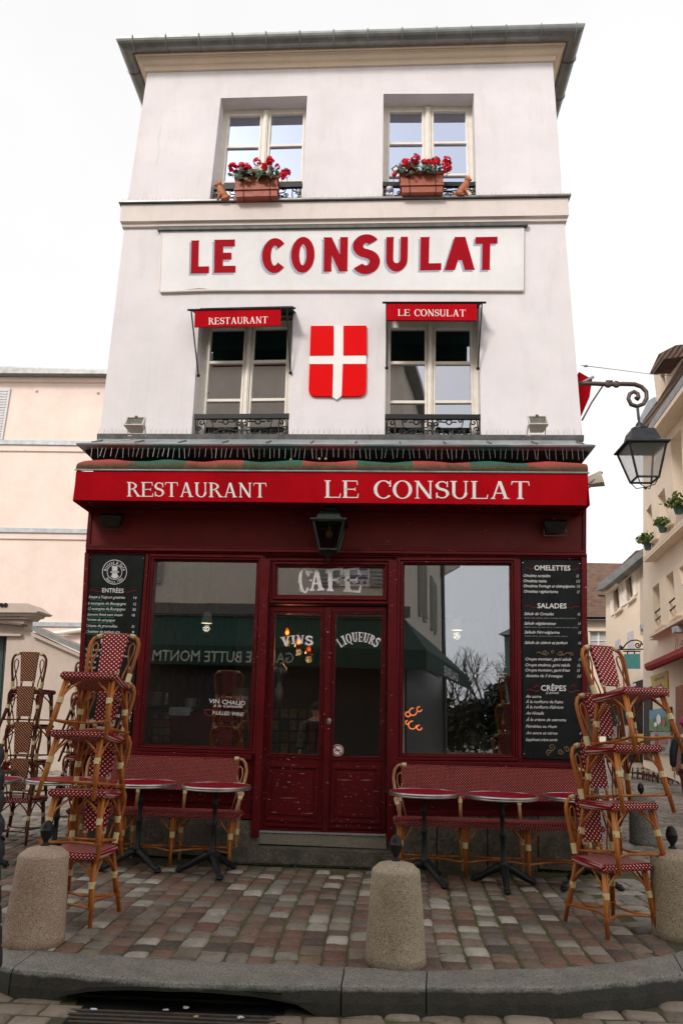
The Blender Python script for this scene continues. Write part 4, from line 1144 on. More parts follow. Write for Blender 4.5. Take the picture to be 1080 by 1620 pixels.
m = MB(); m.tube([c + Vector((0, .28, .10)), c + Vector((0, .22, .3)), c + Vector((0, .08, .30)), c + Vector((0, 0, .24))], .014, 6); m.box(c + Vector((0, .275, .12)), (.08, .02, .2)); m.build('bracket', m_patina, t)

# menu boards ---------------------------------------------------------------------
def board(label, q, loc): 
    t = thing('menu_board', label, 'menu board', tuple(PS.at(*loc, .02)), 'slate menu boards on the cafe front')
    plate('board', PS, q, [], .002, .03, m_board, t, .003)
    m = MB()
    for p in q:
        cx, cy = lerp(p, lerp(q[0], q[2], .5), .04); c_ = PS.at(cx, cy, .031); m.ball(c_, .007)
    m.build('screw', m_chrome, t)
    return t
bl_ = board('tall black menu board with round hatted emblem left of the left shop window', [(141.5, 876), (229.5, 877), (205, 1188), (119.5, 1183)], (160, 1185))
br_ = board('tall black menu board listing omelettes, salads and crêpes right of the right shop window', [(824.5, 884), (918.5, 886), (921.5, 1203), (826.5, 1199)], (875, 1203))
T0 = .0315
def line(parent, name, mat, *a):
    b = MB(); ftext(b, *a); return b.build(name, mat, parent, fix=False)
cur = [bl_]
tx = lambda s, x0, x1, y, h=6, d=1.2, bold=.012, sh_=.32: line(cur[0], 'menu_line', m_chalk, s, PS, x0, x1, y, y + d, h, T0, bold, sh_, .25)
tl = [('Soupe à l\'oignon gratinée', 140.5, 198, 946, '14', 211, 216.5), ('6 escargots de Bourgogne', 139.5, 199.5, 956, '12', 211, 215.5), ('12 escargots de Bourgogne', 139, 198.5, 964.5, '20', 209.5, 215),
      ('Saumon fumé avec toasts', 138, 194.5, 973.5, '18', 208.5, 213.5), ('Terrine de campagne', 137.5, 182, 982, None, 0, 0), ('Cuisses de grenouilles', 136.5, 186, 991.5, '21', 208, 213), ('L\'assiette de jambon cru', 135.5, 190, 1000.5, '9', 209, 212.5)]
for s, x0, x1, y, pr, p0, p1 in tl:
    tx(s, x0, x1, y, 4.3)
    if pr: tx(pr, p0, p1, y + 1, 4.3)
for s, x0, x1, y in (('Poulet rôti', 134, 160, 1029), ('Entrecôte', 133, 156, 1038), ('Tartare', 132, 152, 1048), ('Magret', 131, 152, 1057), ('Confit', 131, 150, 1067)):
    tx(s, x0, x1, y, 4.6)
for s, x0, x1, y in (('garni', 193, 202, 1039), ('16,5', 203, 209, 1058), ('23', 202, 206, 1067.5), ('26', 201, 205, 1077)): tx(s, x0, x1, y, 4.2)
tx('formule', 126, 150, 1142, 7); tx('16€', 191, 209, 1146, 17, -3); tx('pour', 150, 168, 1153, 7); tx('ou', 184, 190, 1134, 8)
tx('frites, salade,', 170, 203, 1165, 5); tx('fromages', 172, 202, 1173, 5)
line(bl_, 'heading', m_chalk, 'ENTRÉES', PS, 162, 196, 937, 938, 7, T0, .016); line(bl_, 'heading', m_chalk, 'PLATS', PS, 160, 184.5, 1018, 1019, 7.5, T0, .016)
for s, x0, x1, y in (('Onion soup', 143, 162, 949.5), ('6 snails from Burgundy with butter', 140, 191, 959.5), ('12 snails from Burgundy', 139, 193, 968), ('Smoked salmon with toasts', 138, 180, 977), ('Country style terrine', 137, 180, 986), ('Frog legs with garlic', 136, 162, 995), ('Raw ham plate', 135, 168, 1004)):
    line(bl_, 'translation', m_green, s, PS, x0, x1, y, y + .8, 3, T0, .004, .3)
disc(PS, 181.5, 905, 18.6, 19.6, T0, m_chalk, 'emblem_ring', bl_, 40); disc(PS, 181.5, 905, 11.2, 12.1, T0, m_chalk, 'emblem_ring', bl_, 36)
def arctext(b, s, cx, cy, r, a0, a1, h, up=True):
    for i, ch in enumerate(s):
        if ch == ' ': continue
        v, f = text_geo(ch, .03, 0); a = R(a0 + (a1 - a0) * (i + .5) / len(s)); w0 = min(p[0] for p in v); w = max(p[0] for p in v) - w0
        out = []
        for x, y, z in v:
            lx = (x - w0 - w / 2) / CAP * h * .8; ly = (y / CAP) * h
            if up: px = cx + (r + ly) * math.sin(a) + lx * math.cos(a); py = cy - (r + ly) * math.cos(a) + lx * math.sin(a)
            else: px = cx + (r - ly) * math.sin(a) - lx * -math.cos(a) * 1; py = cy + (r - ly) * math.cos(a) - lx * math.sin(a)
            out.append(PS.at(px, py, T0))
        b.add(out, f)
b = MB(); arctext(b, 'Bistrot & Café', 181.5, 905, 13.3, -82, 82, 4.2); arctext(b, 'Depuis 1920', 181.5, 905, 17.2, -52, 52, 3.6, False)
b.build('emblem_lettering', m_chalk, bl_, fix=False)
b = MB()
for poly in ([(177.5, 895.5), (186, 895.5), (186, 903.2), (177.5, 903.2)], [(175, 904), (188.5, 904), (188.5, 905.8), (175, 905.8)], [(177.8, 906.5), (185.8, 906.5), (186.2, 910), (188.2, 911.5), (185, 914), (181.8, 915.6), (178.4, 914), (175.4, 911.5), (177.4, 910)]):
    b.poly([PS.at(x, y, T0) for x, y in poly])
b.build('emblem_figure', m_chalk, bl_, fix=False)
def flour(parent, items, mat, y_scale=1):
    for pts in items:
        b = MB(); b.tube([PS.at(x, y, T0 + .001) for x, y in pts], .0035, 4); b.build('flourish', mat, parent)
def wavy(x0, x1, y, a=2.2): return [(x0 + (x1 - x0) * i / 12, y + a * math.sin(i / 12 * 6.3) * (1 - i / 16)) for i in range(13)]
flour(bl_, [wavy(160, 142, 934.5), wavy(198, 216, 935.5), wavy(158, 134, 1014), wavy(186, 208, 1015.5)], m_redp)
cur[0] = br_
tr = [('Omelette complète', 827.5, 870, 912.5, '13', 911, 915), ('Omelette mixte', 827.5, 864, 920.8, '11,5', 911, 917), ('Omelette fromage et champignons', 827.5, 909, 929, '11,5', 911.5, 917), ('Omelette végétarienne', 828, 882, 937.5, '13', 912, 916),
      ('Salade du Consulat', 828.5, 875.5, 972.8, '16', 913, 917), ('Salade végétarienne', 828.5, 878.5, 988, '14', 913.5, 917.5), ('Salade Norvégienne', 829, 884.5, 1002, '18', 914, 918.5), ('Salade de chèvre et jambon', 829, 897, 1018.5, '16', 914, 918.5),
      ('Croque monsieur, garni salade', 830.5, 903, 1044.5, '13,5', 914.5, 921), ('Croque madame, garni salade', 830.5, 901, 1053.8, '15,5', 912.5, 921), ('Croque monsieur, garni frites', 830.5, 901, 1062, '15', 912, 917), ('Assiette de 3 fromages', 831, 889.5, 1071, '10', 912.5, 918.5),
      ('Au sucre', 831, 855.5, 1103.5, None, 0, 0), ('À la confiture de fraise', 831, 890, 1112, None, 0, 0), ('À la confiture d\'abricot', 831, 891, 1120.5, None, 0, 0), ('Au Nutella', 831.5, 859.5, 1130, '8', 915, 918), ('À la crème de marrons', 831.5, 895, 1140.5, '8', 915, 918),
      ('Flambées au rhum', 831, 880, 1151, None, 0, 0), ('Au sucre et citron', 831.5, 881, 1161.5, '8', 916, 919), ('Supplément crème sucrée', 831, 881, 1172, '1,', 918, 920)]
for s, x0, x1, y, pr, p0, p1 in tr:
    tx(s, x0, x1, y, 4.8, .6)
    if pr: tx(pr, p0, p1, y + .8, 4.6, 0)
tx('(2 pièces)', 863, 883, 1097.5, 4, .2, .008, .1)
for s, x0, x1, y, h in (('OMELETTES', 844.5, 901.5, 902, 8.2), ('SALADES', 849.5, 895.5, 962, 8.2), ('CRÊPES', 855, 895, 1092.5, 9)): line(br_, 'heading', m_white, s, PS, x0, x1, y, y + .5, h, T0, .016)
for s, x0, x1, y in (('Salade verte, tomates, jambon, fromage, oeufs durs, pommes', 829, 910, 978.5), ('Salade verte, haricots verts, tomates, carottes râpées', 829, 914, 993), ('Salade verte, saumon fumé, toasts, citron', 829.5, 897, 1007)):
    line(br_, 'fine_print', m_zincl, s, PS, x0, x1, y, y + .6, 2.3, T0, 0)
flour(br_, [wavy(842, 830, 899), wavy(904, 917, 900), wavy(847, 830, 959.5), wavy(898, 916, 960.5), wavy(852, 832, 1092), wavy(898, 919, 1093.5), [(844, 1088), (848, 1084), (852, 1086)], [(903, 1086), (907, 1083), (911, 1087)]], m_redp)
flour(br_, [scroll(862, 1032, 5, 1.2, 0, 1, 14), scroll(886, 1033, 5, 1.2, 180, -1, 14), wavy(862, 848, 1033, 3), wavy(886, 902, 1034, 3), scroll(874, 1031, 3, 1, 90, 1, 10), scroll(903, 1034, 3.5, 1.2, 0, 1, 12),
            scroll(872, 1182, 6, 1.3, 120, -1, 14), scroll(886, 1189, 5, 1.3, 0, 1, 14), scroll(896, 1186, 5, 1.2, 200, 1, 14), scroll(868, 1190, 5, 1.2, 90, 1, 14)], m_gold)
# ================================================================ SHOP INTERIOR
m_inred = M('counter_red_panel', (.16, .012, .012), .45, 0, .3, 6)
m_inwood = M('brown_counter_wood', (.09, .045, .022), .4, 0, .3, 8)
m_steel = M('brushed_steel', (.42, .42, .41), .45, .8, .15, 20)
m_plate = M('white_crockery', (.72, .74, .74), .25, 0, .05, 9)
m_cloth = M('white_blue_cloth', (.62, .68, .78), .85, 0, .15, 14)
def IY(y): return YP(y)
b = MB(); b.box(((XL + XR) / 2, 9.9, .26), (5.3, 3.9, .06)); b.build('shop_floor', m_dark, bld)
ct = thing('bar_counter', 'dark red panelled bar counter low behind the left shop window', 'counter', (-2.2, 8.15, .29))
m = MB(); m.box((-2.3, 8.30, .68), (1.5, .5, .76)); m.build('body', m_inwood, ct)
for q in ([(243, 1124), (270, 1124), (268, 1178), (236, 1176)],):
    plate('carcass_panel', IY(8.04), q, [], 0, .01, m_inwood, ct)
plate('front_panel', IY(8.0), [(271, 1128), (295, 1130), (292, 1180), (267, 1179)], [], 0, .02, m_inred, ct)
plate('front_panel', IY(8.0), [(297, 1128), (392, 1130), (389, 1183), (294, 1180)], [], 0, .02, m_inred, ct)
m_cards = [M('postcard_print', c, .5, 0, .5, 40) for c in ((.25, .10, .05), (.20, .15, .07), (.10, .13, .09), (.28, .20, .12), (.17, .05, .04), (.08, .09, .11))]
rk = thing('postcard_rack', 'brown rack of small picture cards low behind the left door glass', 'postcard rack', (-1.15, 8.5, .3))
pr = IY(8.45)
plate('back_panel', pr, [(428, 1118), (505, 1120), (500, 1200), (424, 1198)], [], -.05, 0, m_inwood, rk)
for i in range(5):
    for j in range(4):
        x0 = 430 + i * 14.2; y0 = 1121 + j * 18.5
        plate('card', pr, [(x0, y0), (x0 + 11.5, y0), (x0 + 11, y0 + 15.5), (x0 - .5, y0 + 15.5)], [], .01, .016, random.choice(m_cards), rk)
rk2 = thing('print_rack', 'rack of small orange brown prints low in the left shop window', 'print rack', (-2.9, 8.0, .3))
for i in range(3):
    for j in range(4):
        x0 = 242 + i * 9.2; y0 = 1127 + j * 12.5
        plate('print', IY(7.98), [(x0, y0), (x0 + 7.8, y0), (x0 + 7.4, y0 + 10.5), (x0 - .5, y0 + 10.5)], [], 0, .01, random.choice(m_cards[:2] + m_cards[3:5]), rk2)
sh_ = thing('bar_shelf', 'dark shelf carrying plates and pots behind the left shop window', 'shelf', (-2.3, 8.15, 1.2))
m = MB(); p0, p1 = IY(8.1).at(228, 1117), IY(8.1).at(402, 1120); m.box(((p0.x + p1.x) / 2, 8.15, p0.z - .015), (p1.x - p0.x, .3, .03)); m.build('board', m_dark, sh_)
def plates(label, px, py, r, n):
    c = IY(8.1).at(px, py); t = thing('plate_stack', label, 'plates', tuple(c))
    for i in range(n):
        m = MB(); z = i * .016; m.lathe([(r * .5, z), (r * .55, z + .002), (r, z + .012), (r, z + .014), (r * .5, z + .005), (.001, z + .005)], c, 20); m.build('plate', m_plate, t)
plates('stack of pale plates at the left end of the bar shelf', 244, 1116, .085, 9)
plates('short stack of pale bowls at the right end of the bar shelf', 383, 1103, .07, 6)
pt = IY(8.1).at(301, 1119); t = thing('steel_pot', 'open brushed steel pot on the bar shelf', 'pot', tuple(pt))
m = MB(); m.lathe([(.06, 0), (.065, .09), (.07, .10), (.058, .10), (.055, .01), (.001, .01)], pt, 20); m.build('body', m_steel, t)
m = MB(); m.tube([pt + Vector((.06, 0, .085)), pt + Vector((.10, 0, .07)), pt + Vector((.09, 0, .02)), pt + Vector((.062, 0, .02))], .006, 6); m.build('handle', m_steel, t)
pt = IY(8.1).at(262, 1115); t = thing('steel_canister', 'slim steel canister beside the plates on the bar shelf', 'canister', tuple(pt))
m = MB(); m.lathe([(.025, 0), (.025, .10), (.018, .115), (.018, .13)], pt, 14); m.build('body', m_steel, t)
pt = IY(8.0).at(287, 1127); t = thing('folded_cloth', 'folded pale cloth lying over the red bar counter', 'cloth', tuple(pt))
m = MB(); m.rbox(pt + Vector((0, 0, .03)), (.25, .16, .05), .018); m.rbox(pt + Vector((.0, -.07, .0)), (.23, .03, .07), .012); m.build('cloth', m_cloth, t)
pt = IY(8.3).at(440, 1120); t = thing('coffee_grinder', 'steel and black coffee machine behind the left door glass', 'coffee machine', tuple(pt))
m = MB(); m.lathe([(.05, 0), (.05, .2), (.03, .22), (.03, .30), (.075, .36), (.08, .44), (.03, .50)], pt, 16); m.build('body', m_steel, t, smooth=True)
def pendant(label, px, py, y, em, r=.045, h=.1, watt=0.9, lc=(1, .5, .2)):
    c = IY(y).at(px, py); t = thing('pendant_lamp', label, 'pendant lamp', (c.x, c.y, c.z + .4))
    m = MB(); m.lathe([(r, 0), (r * .75, h * .8), (r * .3, h), (r * .3, h * .98), (r * .72, h * .78), (r * .96, 0)], c, 18, cap=False)
    m.build('shade', em[0], t, smooth=True)
    m = MB(); m.tube([c + Vector((0, 0, h)), (c.x, c.y, 3.3)], .004, 5); m.build('cord', m_black, t)
    m = MB(); m.ball(c + Vector((0, 0, h * .45)), r * .42); m.build('bulb', em[1], t)
    ld = bpy.data.lights.new('pendant_light', 'POINT'); ld.energy = watt; ld.shadow_soft_size = .04; ld.color = lc
    lo_ = bpy.data.objects.new('pendant_light', ld); C.objects.link(lo_); lo_.parent = t; lo_.location = c + Vector((0, 0, -.06)) - org(t)
m_ambshade = glass('amber_glass_shade', .15, (.85, .38, .12), .1)
m_milk = M('frosted_glass_shade', (.55, .58, .56), .3, 0, .1, 20)
m_glow = emis('amber_shade_glow', (1, .42, .12), 25)
for i, (x, y) in enumerate(((454, 1009), (472, 1024), (488.5, 1035))):
    pendant(('amber glowing pendant lamp highest of the three behind the VINS glass', 'middle amber pendant lamp behind the VINS glass', 'amber pendant lamp lowest of the three behind the VINS glass')[i], x, y, 8.6, (m_ambshade, m_glow if i < 2 else m_bulbo), .052, .13)
pendant('pale glass pendant lamp hanging high in the left shop window', 327, 986, 8.25, (m_milk, m_milk), .065, .14, 0.9, (1, .8, .55))
pendant('pale glass pendant lamp hanging high in the right shop window', 722, 997, 8.25, (m_milk, m_milk), .065, .14, 0.9, (1, .8, .55))
wr = thing('light_garland', 'wreaths of small orange lights low in the right shop window', 'lights', tuple(IY(8.1).at(655, 1160)))
m_or = emis('orange_fairy_light', (1.0, .22, .05), 1.2)
for (x, y, r) in ((653, 1126, 6), (663, 1122, 4), (652, 1147, 6.5), (663, 1151, 4), (645, 1130, 4), (644, 1143, 3)):
    m = MB(); m.tube([IY(8.1).at(x + r * math.cos(a / 9 * 6.283), y + r * math.sin(a / 9 * 6.283)) for a in range(8)], .0065, 5); m.build('wreath', m_or, wr)
bx = thing('cardboard_box', 'plain brown cardboard box low behind the right shop window', 'box', tuple(IY(8.1).at(757, 1192)))
plate('box_body', IY(8.1), [(733, 1163), (781, 1163), (781, 1192), (733, 1191)], [], -.25, 0, M('cardboard', (.13, .10, .065), .8), bx)

# ================================================================ RATTAN CHAIRS
def rattan_chair(mc=m_cane, mw=m_weave, mb=m_weavep):
    t = thing('rattan_chair', 'rattan chair', 'chair')
    SH = .445
    m = MB(); bm = bmesh.new(); bmesh.ops.create_cube(bm, size=1)
    for v in bm.verts:
        w = .205 if v.co.y < 0 else .182
        v.co = Vector((w * 2 * v.co.x, .395 * v.co.y - .012, SH - .02 + v.co.z * .050))
    bmesh.ops.bevel(bm, geom=bm.edges[:], offset=.012, segments=2, affect='EDGES'); bm.verts.index_update()
    m.add([v.co.copy() for v in bm.verts], [[v.index for v in f.verts] for f in bm.faces]); bm.free()
    m.build('seat', mw, t, fix=True)
    L = [((-.172, -.165, SH - .04), (-.205, -.205, 0)), ((.172, -.165, SH - .04), (.205, -.205, 0)),
         ((-.16, .160, SH - .04), (-.205, .265, 0)), ((.16, .160, SH - .04), (.205, .265, 0))]
    for a, b_ in L:
        a, b_ = Vector(a), Vector(b_); m = MB(); mid = a.lerp(b_, .55)
        m.tube([a, mid, b_], [.0135, .015, .0145], 8)
        off = Vector((-.018 if a.x > 0 else .018, 0, 0))
        m.tube([a + off * 1.4, a.lerp(b_, .35) + off, a.lerp(b_, .72) + off], [.009, .010, .009], 6)
        m.build('leg', mc, t, smooth=True)
        p0, p1 = a.lerp(b_, .33), a.lerp(b_, .33 + .10)
        m = MB(); m.tube([p0 + off * .5, p1 + off * .5], .0235, 8); m.build('cane_wrap', m_wrap, t)
        m = MB(); sx = -1 if a.x > 0 else 1; sy = 1 if a.y < 0 else -1; q = a.lerp(b_, .36)
        top = Vector((0, 0, SH - .045))
        m.tube([q, q.lerp(Vector((a.x + sx * .10, a.y, SH - .05)), .45) + Vector((0, 0, .01)), Vector((a.x + sx * .12, a.y, SH - .045))], .0075, 6)
        m.tube([q, q.lerp(Vector((a.x, a.y + sy * .10, SH - .05)), .45) + Vector((0, 0, .01)), Vector((a.x, a.y + sy * .12, SH - .045))], .0075, 6)
        m.build('brace', mc, t, smooth=True)
    k = .72; F = [Vector(a).lerp(Vector(b_), k) for a, b_ in L]
    for i, j in ((0, 1), (1, 3), (3, 2), (2, 0)):
        a, b_ = F[i], F[j]; c = (a + b_) / 2; inn = Vector((-c.x, -c.y, 0)) * .42
        pts = [a.lerp(b_, s) + inn * max(0, 4 * s * (1 - s)) ** 1.4 for s in (-.04, .1, .25, .4, .5, .6, .75, .9, 1.04)]
        m = MB(); m.tube(pts, .0085, 6); m.build('stretcher', mc, t, smooth=True)
    for p in F:
        m = MB(); m.tube([p + Vector((0, 0, -.008)), p + Vector((0, 0, .010))], .021, 8); m.build('cane_binding', mc, t)
    # back: one bent hoop
    def yb(z): return .150 + (z - .40) * .125
    hoop = []
    half = [(.160, .43), (.168, .52), (.183, .63), (.192, .72), (.190, .775), (.172, .815), (.137, .837), (.085, .846), (0, .848)]
    for x, z in half: hoop.append((x, yb(z), z))
    pts = [(-x, y, z) for x, y, z in hoop[:-1]] + [hoop[-1]] + [p for p in reversed(hoop[:-1])]
    m = MB(); m.tube(pts, .0145, 8); m.build('back_hoop', mc, t, smooth=True)
    m = MB()
    for s in (-1, 1):
        m = MB(); m.tube([(s * .163, yb(.462), .462), (s * .169, yb(.53), .53)], .021, 8); m.build('cane_wrap', m_wrap, t)
        m = MB(); m.tube([(s * .112, yb(.843), .843), (s * .148, yb(.833), .832)], .0185, 8); m.build('cane_wrap', m_wrap, t)
    m = MB(); z0, z1 = .535, .853; w0, w1 = .078, .100; th = .016
    vs = []
    for z, w in ((z0, w0), (z0 + .10, .084), (z1 - .08, .095), (z1, w1)):
        for x in (-w, w):
            for d in (-th, th): vs.append((x, yb(z) + d, z))
    fs = []
    for i in range(3):
        a = i * 4; fs += [(a, a + 2, a + 6, a + 4), (a + 1, a + 5, a + 7, a + 3), (a, a + 4, a + 5, a + 1), (a + 2, a + 3, a + 7, a + 6)]
    fs += [(0, 1, 3, 2), (12, 14, 15, 13)]
    m.add(vs, fs); m.build('backrest', mb, t)
    for s in (-1, 1):
        m = MB(); m.tube([(s * .066, .158, .44), (s * .068, yb(.55), .56)], .0115, 7); m.build('back_post', mc, t, smooth=True)
        m = MB(); m.tube([(s * .068, yb(.52), .518), (s * .068, yb(.555), .553)], .0165, 7); m.build('cane_wrap', m_wrap, t)
        lp = [(.118, .44), (.128, .54), (.158, .66), (.178, .75), (.176, .81), (.155, .835), (.132, .81), (.130, .75), (.152, .64), (.166, .56), (.168, .50)]
        m = MB(); m.tube([(s * x * .94, yb(z2) - .004, z2) for x, z2 in [(x, .44 + (z - .44) * .86) for x, z in lp]], .0065, 6); m.build('back_loop', mc, t, smooth=True)
    return t
chair = rattan_chair()
# both front stacks face the viewer; the right one is turned a little to the right
fa = math.atan2(.94, .35)          # direction the chair faces
def face(dx, dy): return math.atan2(dx, -dy) if False else math.atan2(dy, dx) + math.pi / 2
rzR = face(.36, -.93)
words = ['lowest', 'second from the bottom', 'third from the bottom', 'topmost']
def stacked(first, proto, n, foot, fwd, rz, pitch, slide, tilts, yaws, labf, group):
    """each chair sits astride the seat below, slid forward and rocked back a little more"""
    pv = Vector((0, .17, .43))
    for i in range(n):
        rzi = rz + R(yaws[i]); m3 = Matrix.Rotation(rzi, 3, 'Z') @ Matrix.Rotation(R(-tilts[i]), 3, 'X')
        piv = Vector(foot) + Matrix.Rotation(rz, 3, 'Z') @ pv + Vector(fwd) * (slide * i) + Vector((0, 0, pitch * i))
        loc = piv - m3 @ pv
        if i == 0 and first: place(proto, loc, rzi, labf % words[i], group, (R(-tilts[i]), 0))
        else: copy_tree(proto, loc, rzi, labf % words[i], group, (R(-tilts[i]), 0))
stacked(True, chair, 4, (1.632, 5.680, .004), Vector((.066, -.035, 0)), rzR, .373, 1.0, (0, 3.5, 6.5, 9.5), (0, 2, -2, 1), 'orange rattan chair with red dotted seat, %s in the right front stack', 'rattan chairs in the right front stack')
rzL = face(-.06, -1)
stacked(False, chair, 4, (-2.07, 5.38, .004), Vector((-.06, -1, 0)), rzL, .372, .030, (0, 4, 7, 11), (0, 3, -3, 4), 'orange rattan chair with red dotted seat, %s in the left front stack', 'rattan chairs in the left front stack')
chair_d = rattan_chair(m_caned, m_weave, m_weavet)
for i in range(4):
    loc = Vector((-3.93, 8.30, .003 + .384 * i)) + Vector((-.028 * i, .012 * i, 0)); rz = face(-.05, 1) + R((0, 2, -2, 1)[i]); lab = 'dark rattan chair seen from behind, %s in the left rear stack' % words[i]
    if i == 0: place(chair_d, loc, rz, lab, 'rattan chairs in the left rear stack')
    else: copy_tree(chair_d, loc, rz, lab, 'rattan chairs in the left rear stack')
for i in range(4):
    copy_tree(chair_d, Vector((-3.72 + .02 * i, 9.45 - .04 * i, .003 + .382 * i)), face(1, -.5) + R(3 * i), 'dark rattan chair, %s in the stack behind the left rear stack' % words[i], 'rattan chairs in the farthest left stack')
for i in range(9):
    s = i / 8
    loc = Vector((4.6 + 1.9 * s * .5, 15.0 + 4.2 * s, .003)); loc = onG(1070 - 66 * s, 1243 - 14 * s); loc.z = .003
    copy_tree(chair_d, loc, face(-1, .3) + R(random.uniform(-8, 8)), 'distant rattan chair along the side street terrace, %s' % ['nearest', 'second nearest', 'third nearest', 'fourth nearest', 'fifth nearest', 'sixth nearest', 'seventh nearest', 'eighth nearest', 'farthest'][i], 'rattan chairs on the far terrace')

# ================================================================ BENCHES
def bench(label, x0, x1, yf, seat_z, back_z, legs, closed_left, closed_right, loc):
    t = thing('rattan_bench', label, 'bench', loc, 'red woven benches against the cafe front')
    L = x1 - x0; cx = (x0 + x1) / 2; D = .36
    m = MB(); m.rbox((cx, yf + D / 2, seat_z - .022), (L, D, .05), .014); m.build('seat', m_weaveb, t)
    m = MB(); m.rbox((cx, yf + D + .035, (back_z + seat_z + .16) / 2), (L - .16, .030, back_z - seat_z - .16), .01)
    o = m.build('backrest', m_weaveb, t)
    for i, s in enumerate(legs):
        x = x0 + s * L
        for y, zt in ((yf + .035, seat_z - .04), (yf + D - .02, seat_z - .04)):
            m = MB(); m.tube([(x, y, zt), (x, y + (.0 if y < yf + .1 else .02), .004)], .016, 8); m.tube([(x + .022, y, zt), (x + .020, y, .17)], .008, 6); m.tube([(x - .022, y, zt), (x - .020, y, .17)], .008, 6); m.build('leg', m_canep if y > yf + .1 else m_cane, t, smooth=True)
            m = MB(); m.tube([(x, y, .255), (x, y, .305)], .027, 8); m.build('cane_wrap', m_wrap, t)
            m = MB()
            for sg in (-1, 1):
                if x0 + .1 < x + sg * .13 < x1 - .02: m.tube([(x, y, .29), (x + sg * .07, y, .36), (x + sg * .115, y, zt)], .007, 6)
            m.build('brace', m_cane, t, smooth=True)
        m = MB(); m.tube([(x, yf + D + .0, seat_z - .02), (x, yf + D + .034, seat_z + .19)], .016, 8); m.build('back_post', m_canep, t, smooth=True)
        m = MB(); m.tube([(x, yf + D + .022, seat_z + .13), (x, yf + D + .026, seat_z + .165)], .021, 8); m.build('cane_wrap', m_wrap, t)
    xs = [x0 + s * L for s in legs]
    for y in (yf + .035, yf + D - .02):
        m = MB(); pts = []
        for i in range(len(xs) - 1):
            for k in range(8):
                s = k / 8; pts.append((xs[i] + (xs[i + 1] - xs[i]) * s, y + (.10 if y < yf + .1 else -.10) * max(0, math.sin(math.pi * s)) ** 1.3, .135 + .012 * math.sin(math.pi * s)))
        pts.append((xs[-1], y, .135)); m.tube(pts, .009, 6); m.build('stretcher', m_cane, t, smooth=True)
    def end(xe, s):
        yb_ = yf + D + .03
        pts = [(xe - s * .06, yb_ - .12, seat_z - .02), (xe - s * .03, yb_ - .06, seat_z + .12), (xe, yb_, seat_z + .30), (xe + s * .005, yb_ + .02, back_z - .12), (xe - s * .01, yb_ + .02, back_z - .05), (xe - s * .04, yb_ + .01, back_z - .012), (xe - s * .085, yb_ + .005, back_z - .004), (xe - s * .12, yb_ + .005, back_z - .004)]
        m = MB(); m.tube(pts, .016, 8); m.build('end_hoop', m_canep, t, smooth=True)
        lp = [(.115, seat_z + .0), (.06, seat_z + .22), (.03, back_z - .16), (.035, back_z - .10), (.06, back_z - .075), (.085, back_z - .10), (.088, back_z - .16), (.055, seat_z + .22), (.03, seat_z + .05)]
        m = MB(); m.tube([(xe - s * x, yb_ - .03 + (z - seat_z) * .08, z) for x, z in lp], .0065, 6); m.build('end_loop', m_canep, t, smooth=True)
        m = MB(); m.tube([(xe - s * .035, yb_ - .065, seat_z + .10), (xe - s * .018, yb_ - .03, seat_z + .16)], .023, 8); m.tube([(xe - s * .08, yb_ + .005, back_z - .004), (xe - s * .12, yb_ + .005, back_z - .004)], .021, 8); m.build('cane_wrap', m_wrap, t)
    if closed_left: end(x0 + .01, -1)
    if closed_right: end(x1 - .01, 1)
    return t
bench('red woven rattan bench beneath the left shop window', -2.98, -1.33, 7.20, .475, .955, (.03, .34, .63, .965), True, True, (-2.15, 7.35, 0))
bench('red woven rattan bench beneath the right shop window', .135, 2.06, 7.16, .475, .945, (.035, .34, .635, .96), True, True, (1.1, 7.3, 0))

# ================================================================ TABLES
def bistro_table():
    t = thing('bistro_table', 'table', 'table')
    m = MB(); m.lathe([(.0, .742), (.300, .742), (.306, .7435), (.306, .735), (.0, .735)], n=40); m.build('tabletop', m_ttop, t)
    m = MB(); m.lathe([(.3065, .710), (.318, .712), (.321, .720), (.317, .725), (.321, .731), (.321, .738), (.3165, .746), (.307, .7475), (.3065, .744), (.3065, .710)], n=40, cap=False); m.build('rim', m_chrome, t, smooth=False)
    m = MB(); m.lathe([(.10, .712), (.10, .70), (.022, .69), (.02, .60), (.028, .585), (.028, .57), (.020, .56), (.020, .44), (.026, .43), (.032, .41), (.026, .39), (.021, .38), (.026, .20), (.040, .185), (.046, .16), (.03, .14), (.035, .10)], n=16); m.build('column', m_iron, t, smooth=True)
    for k in range(3):
        a = R(-90 + 120 * k + 20); d = Vector((math.cos(a), math.sin(a), 0)); m = MB()
        pts = [d * .0 + Vector((0, 0, .15)), d * .06 + Vector((0, 0, .145)), d * .14 + Vector((0, 0, .10)), d * .22 + Vector((0, 0, .052)), d * .275 + Vector((0, 0, .032)), d * .30 + Vector((0, 0, .022))]
        m.tube(pts, [.036, .036, .030, .025, .026, .030], 8); m.tube([p + Vector((0, 0, .022)) for p in pts[1:-1]], [.010, .012, .010, .006], 6)
        m.ball(d * .295 + Vector((0, 0, .018)), .034, .034, .018, 8, 6); m.build('foot', m_iron, t, smooth=True)
    return t
tab = bistro_table()
g_ = 'small round red bistro tables with metal rims'
place(tab, (-1.50, 7.0, .003), R(8), 'round red table in front of the right end of the left bench', g_)
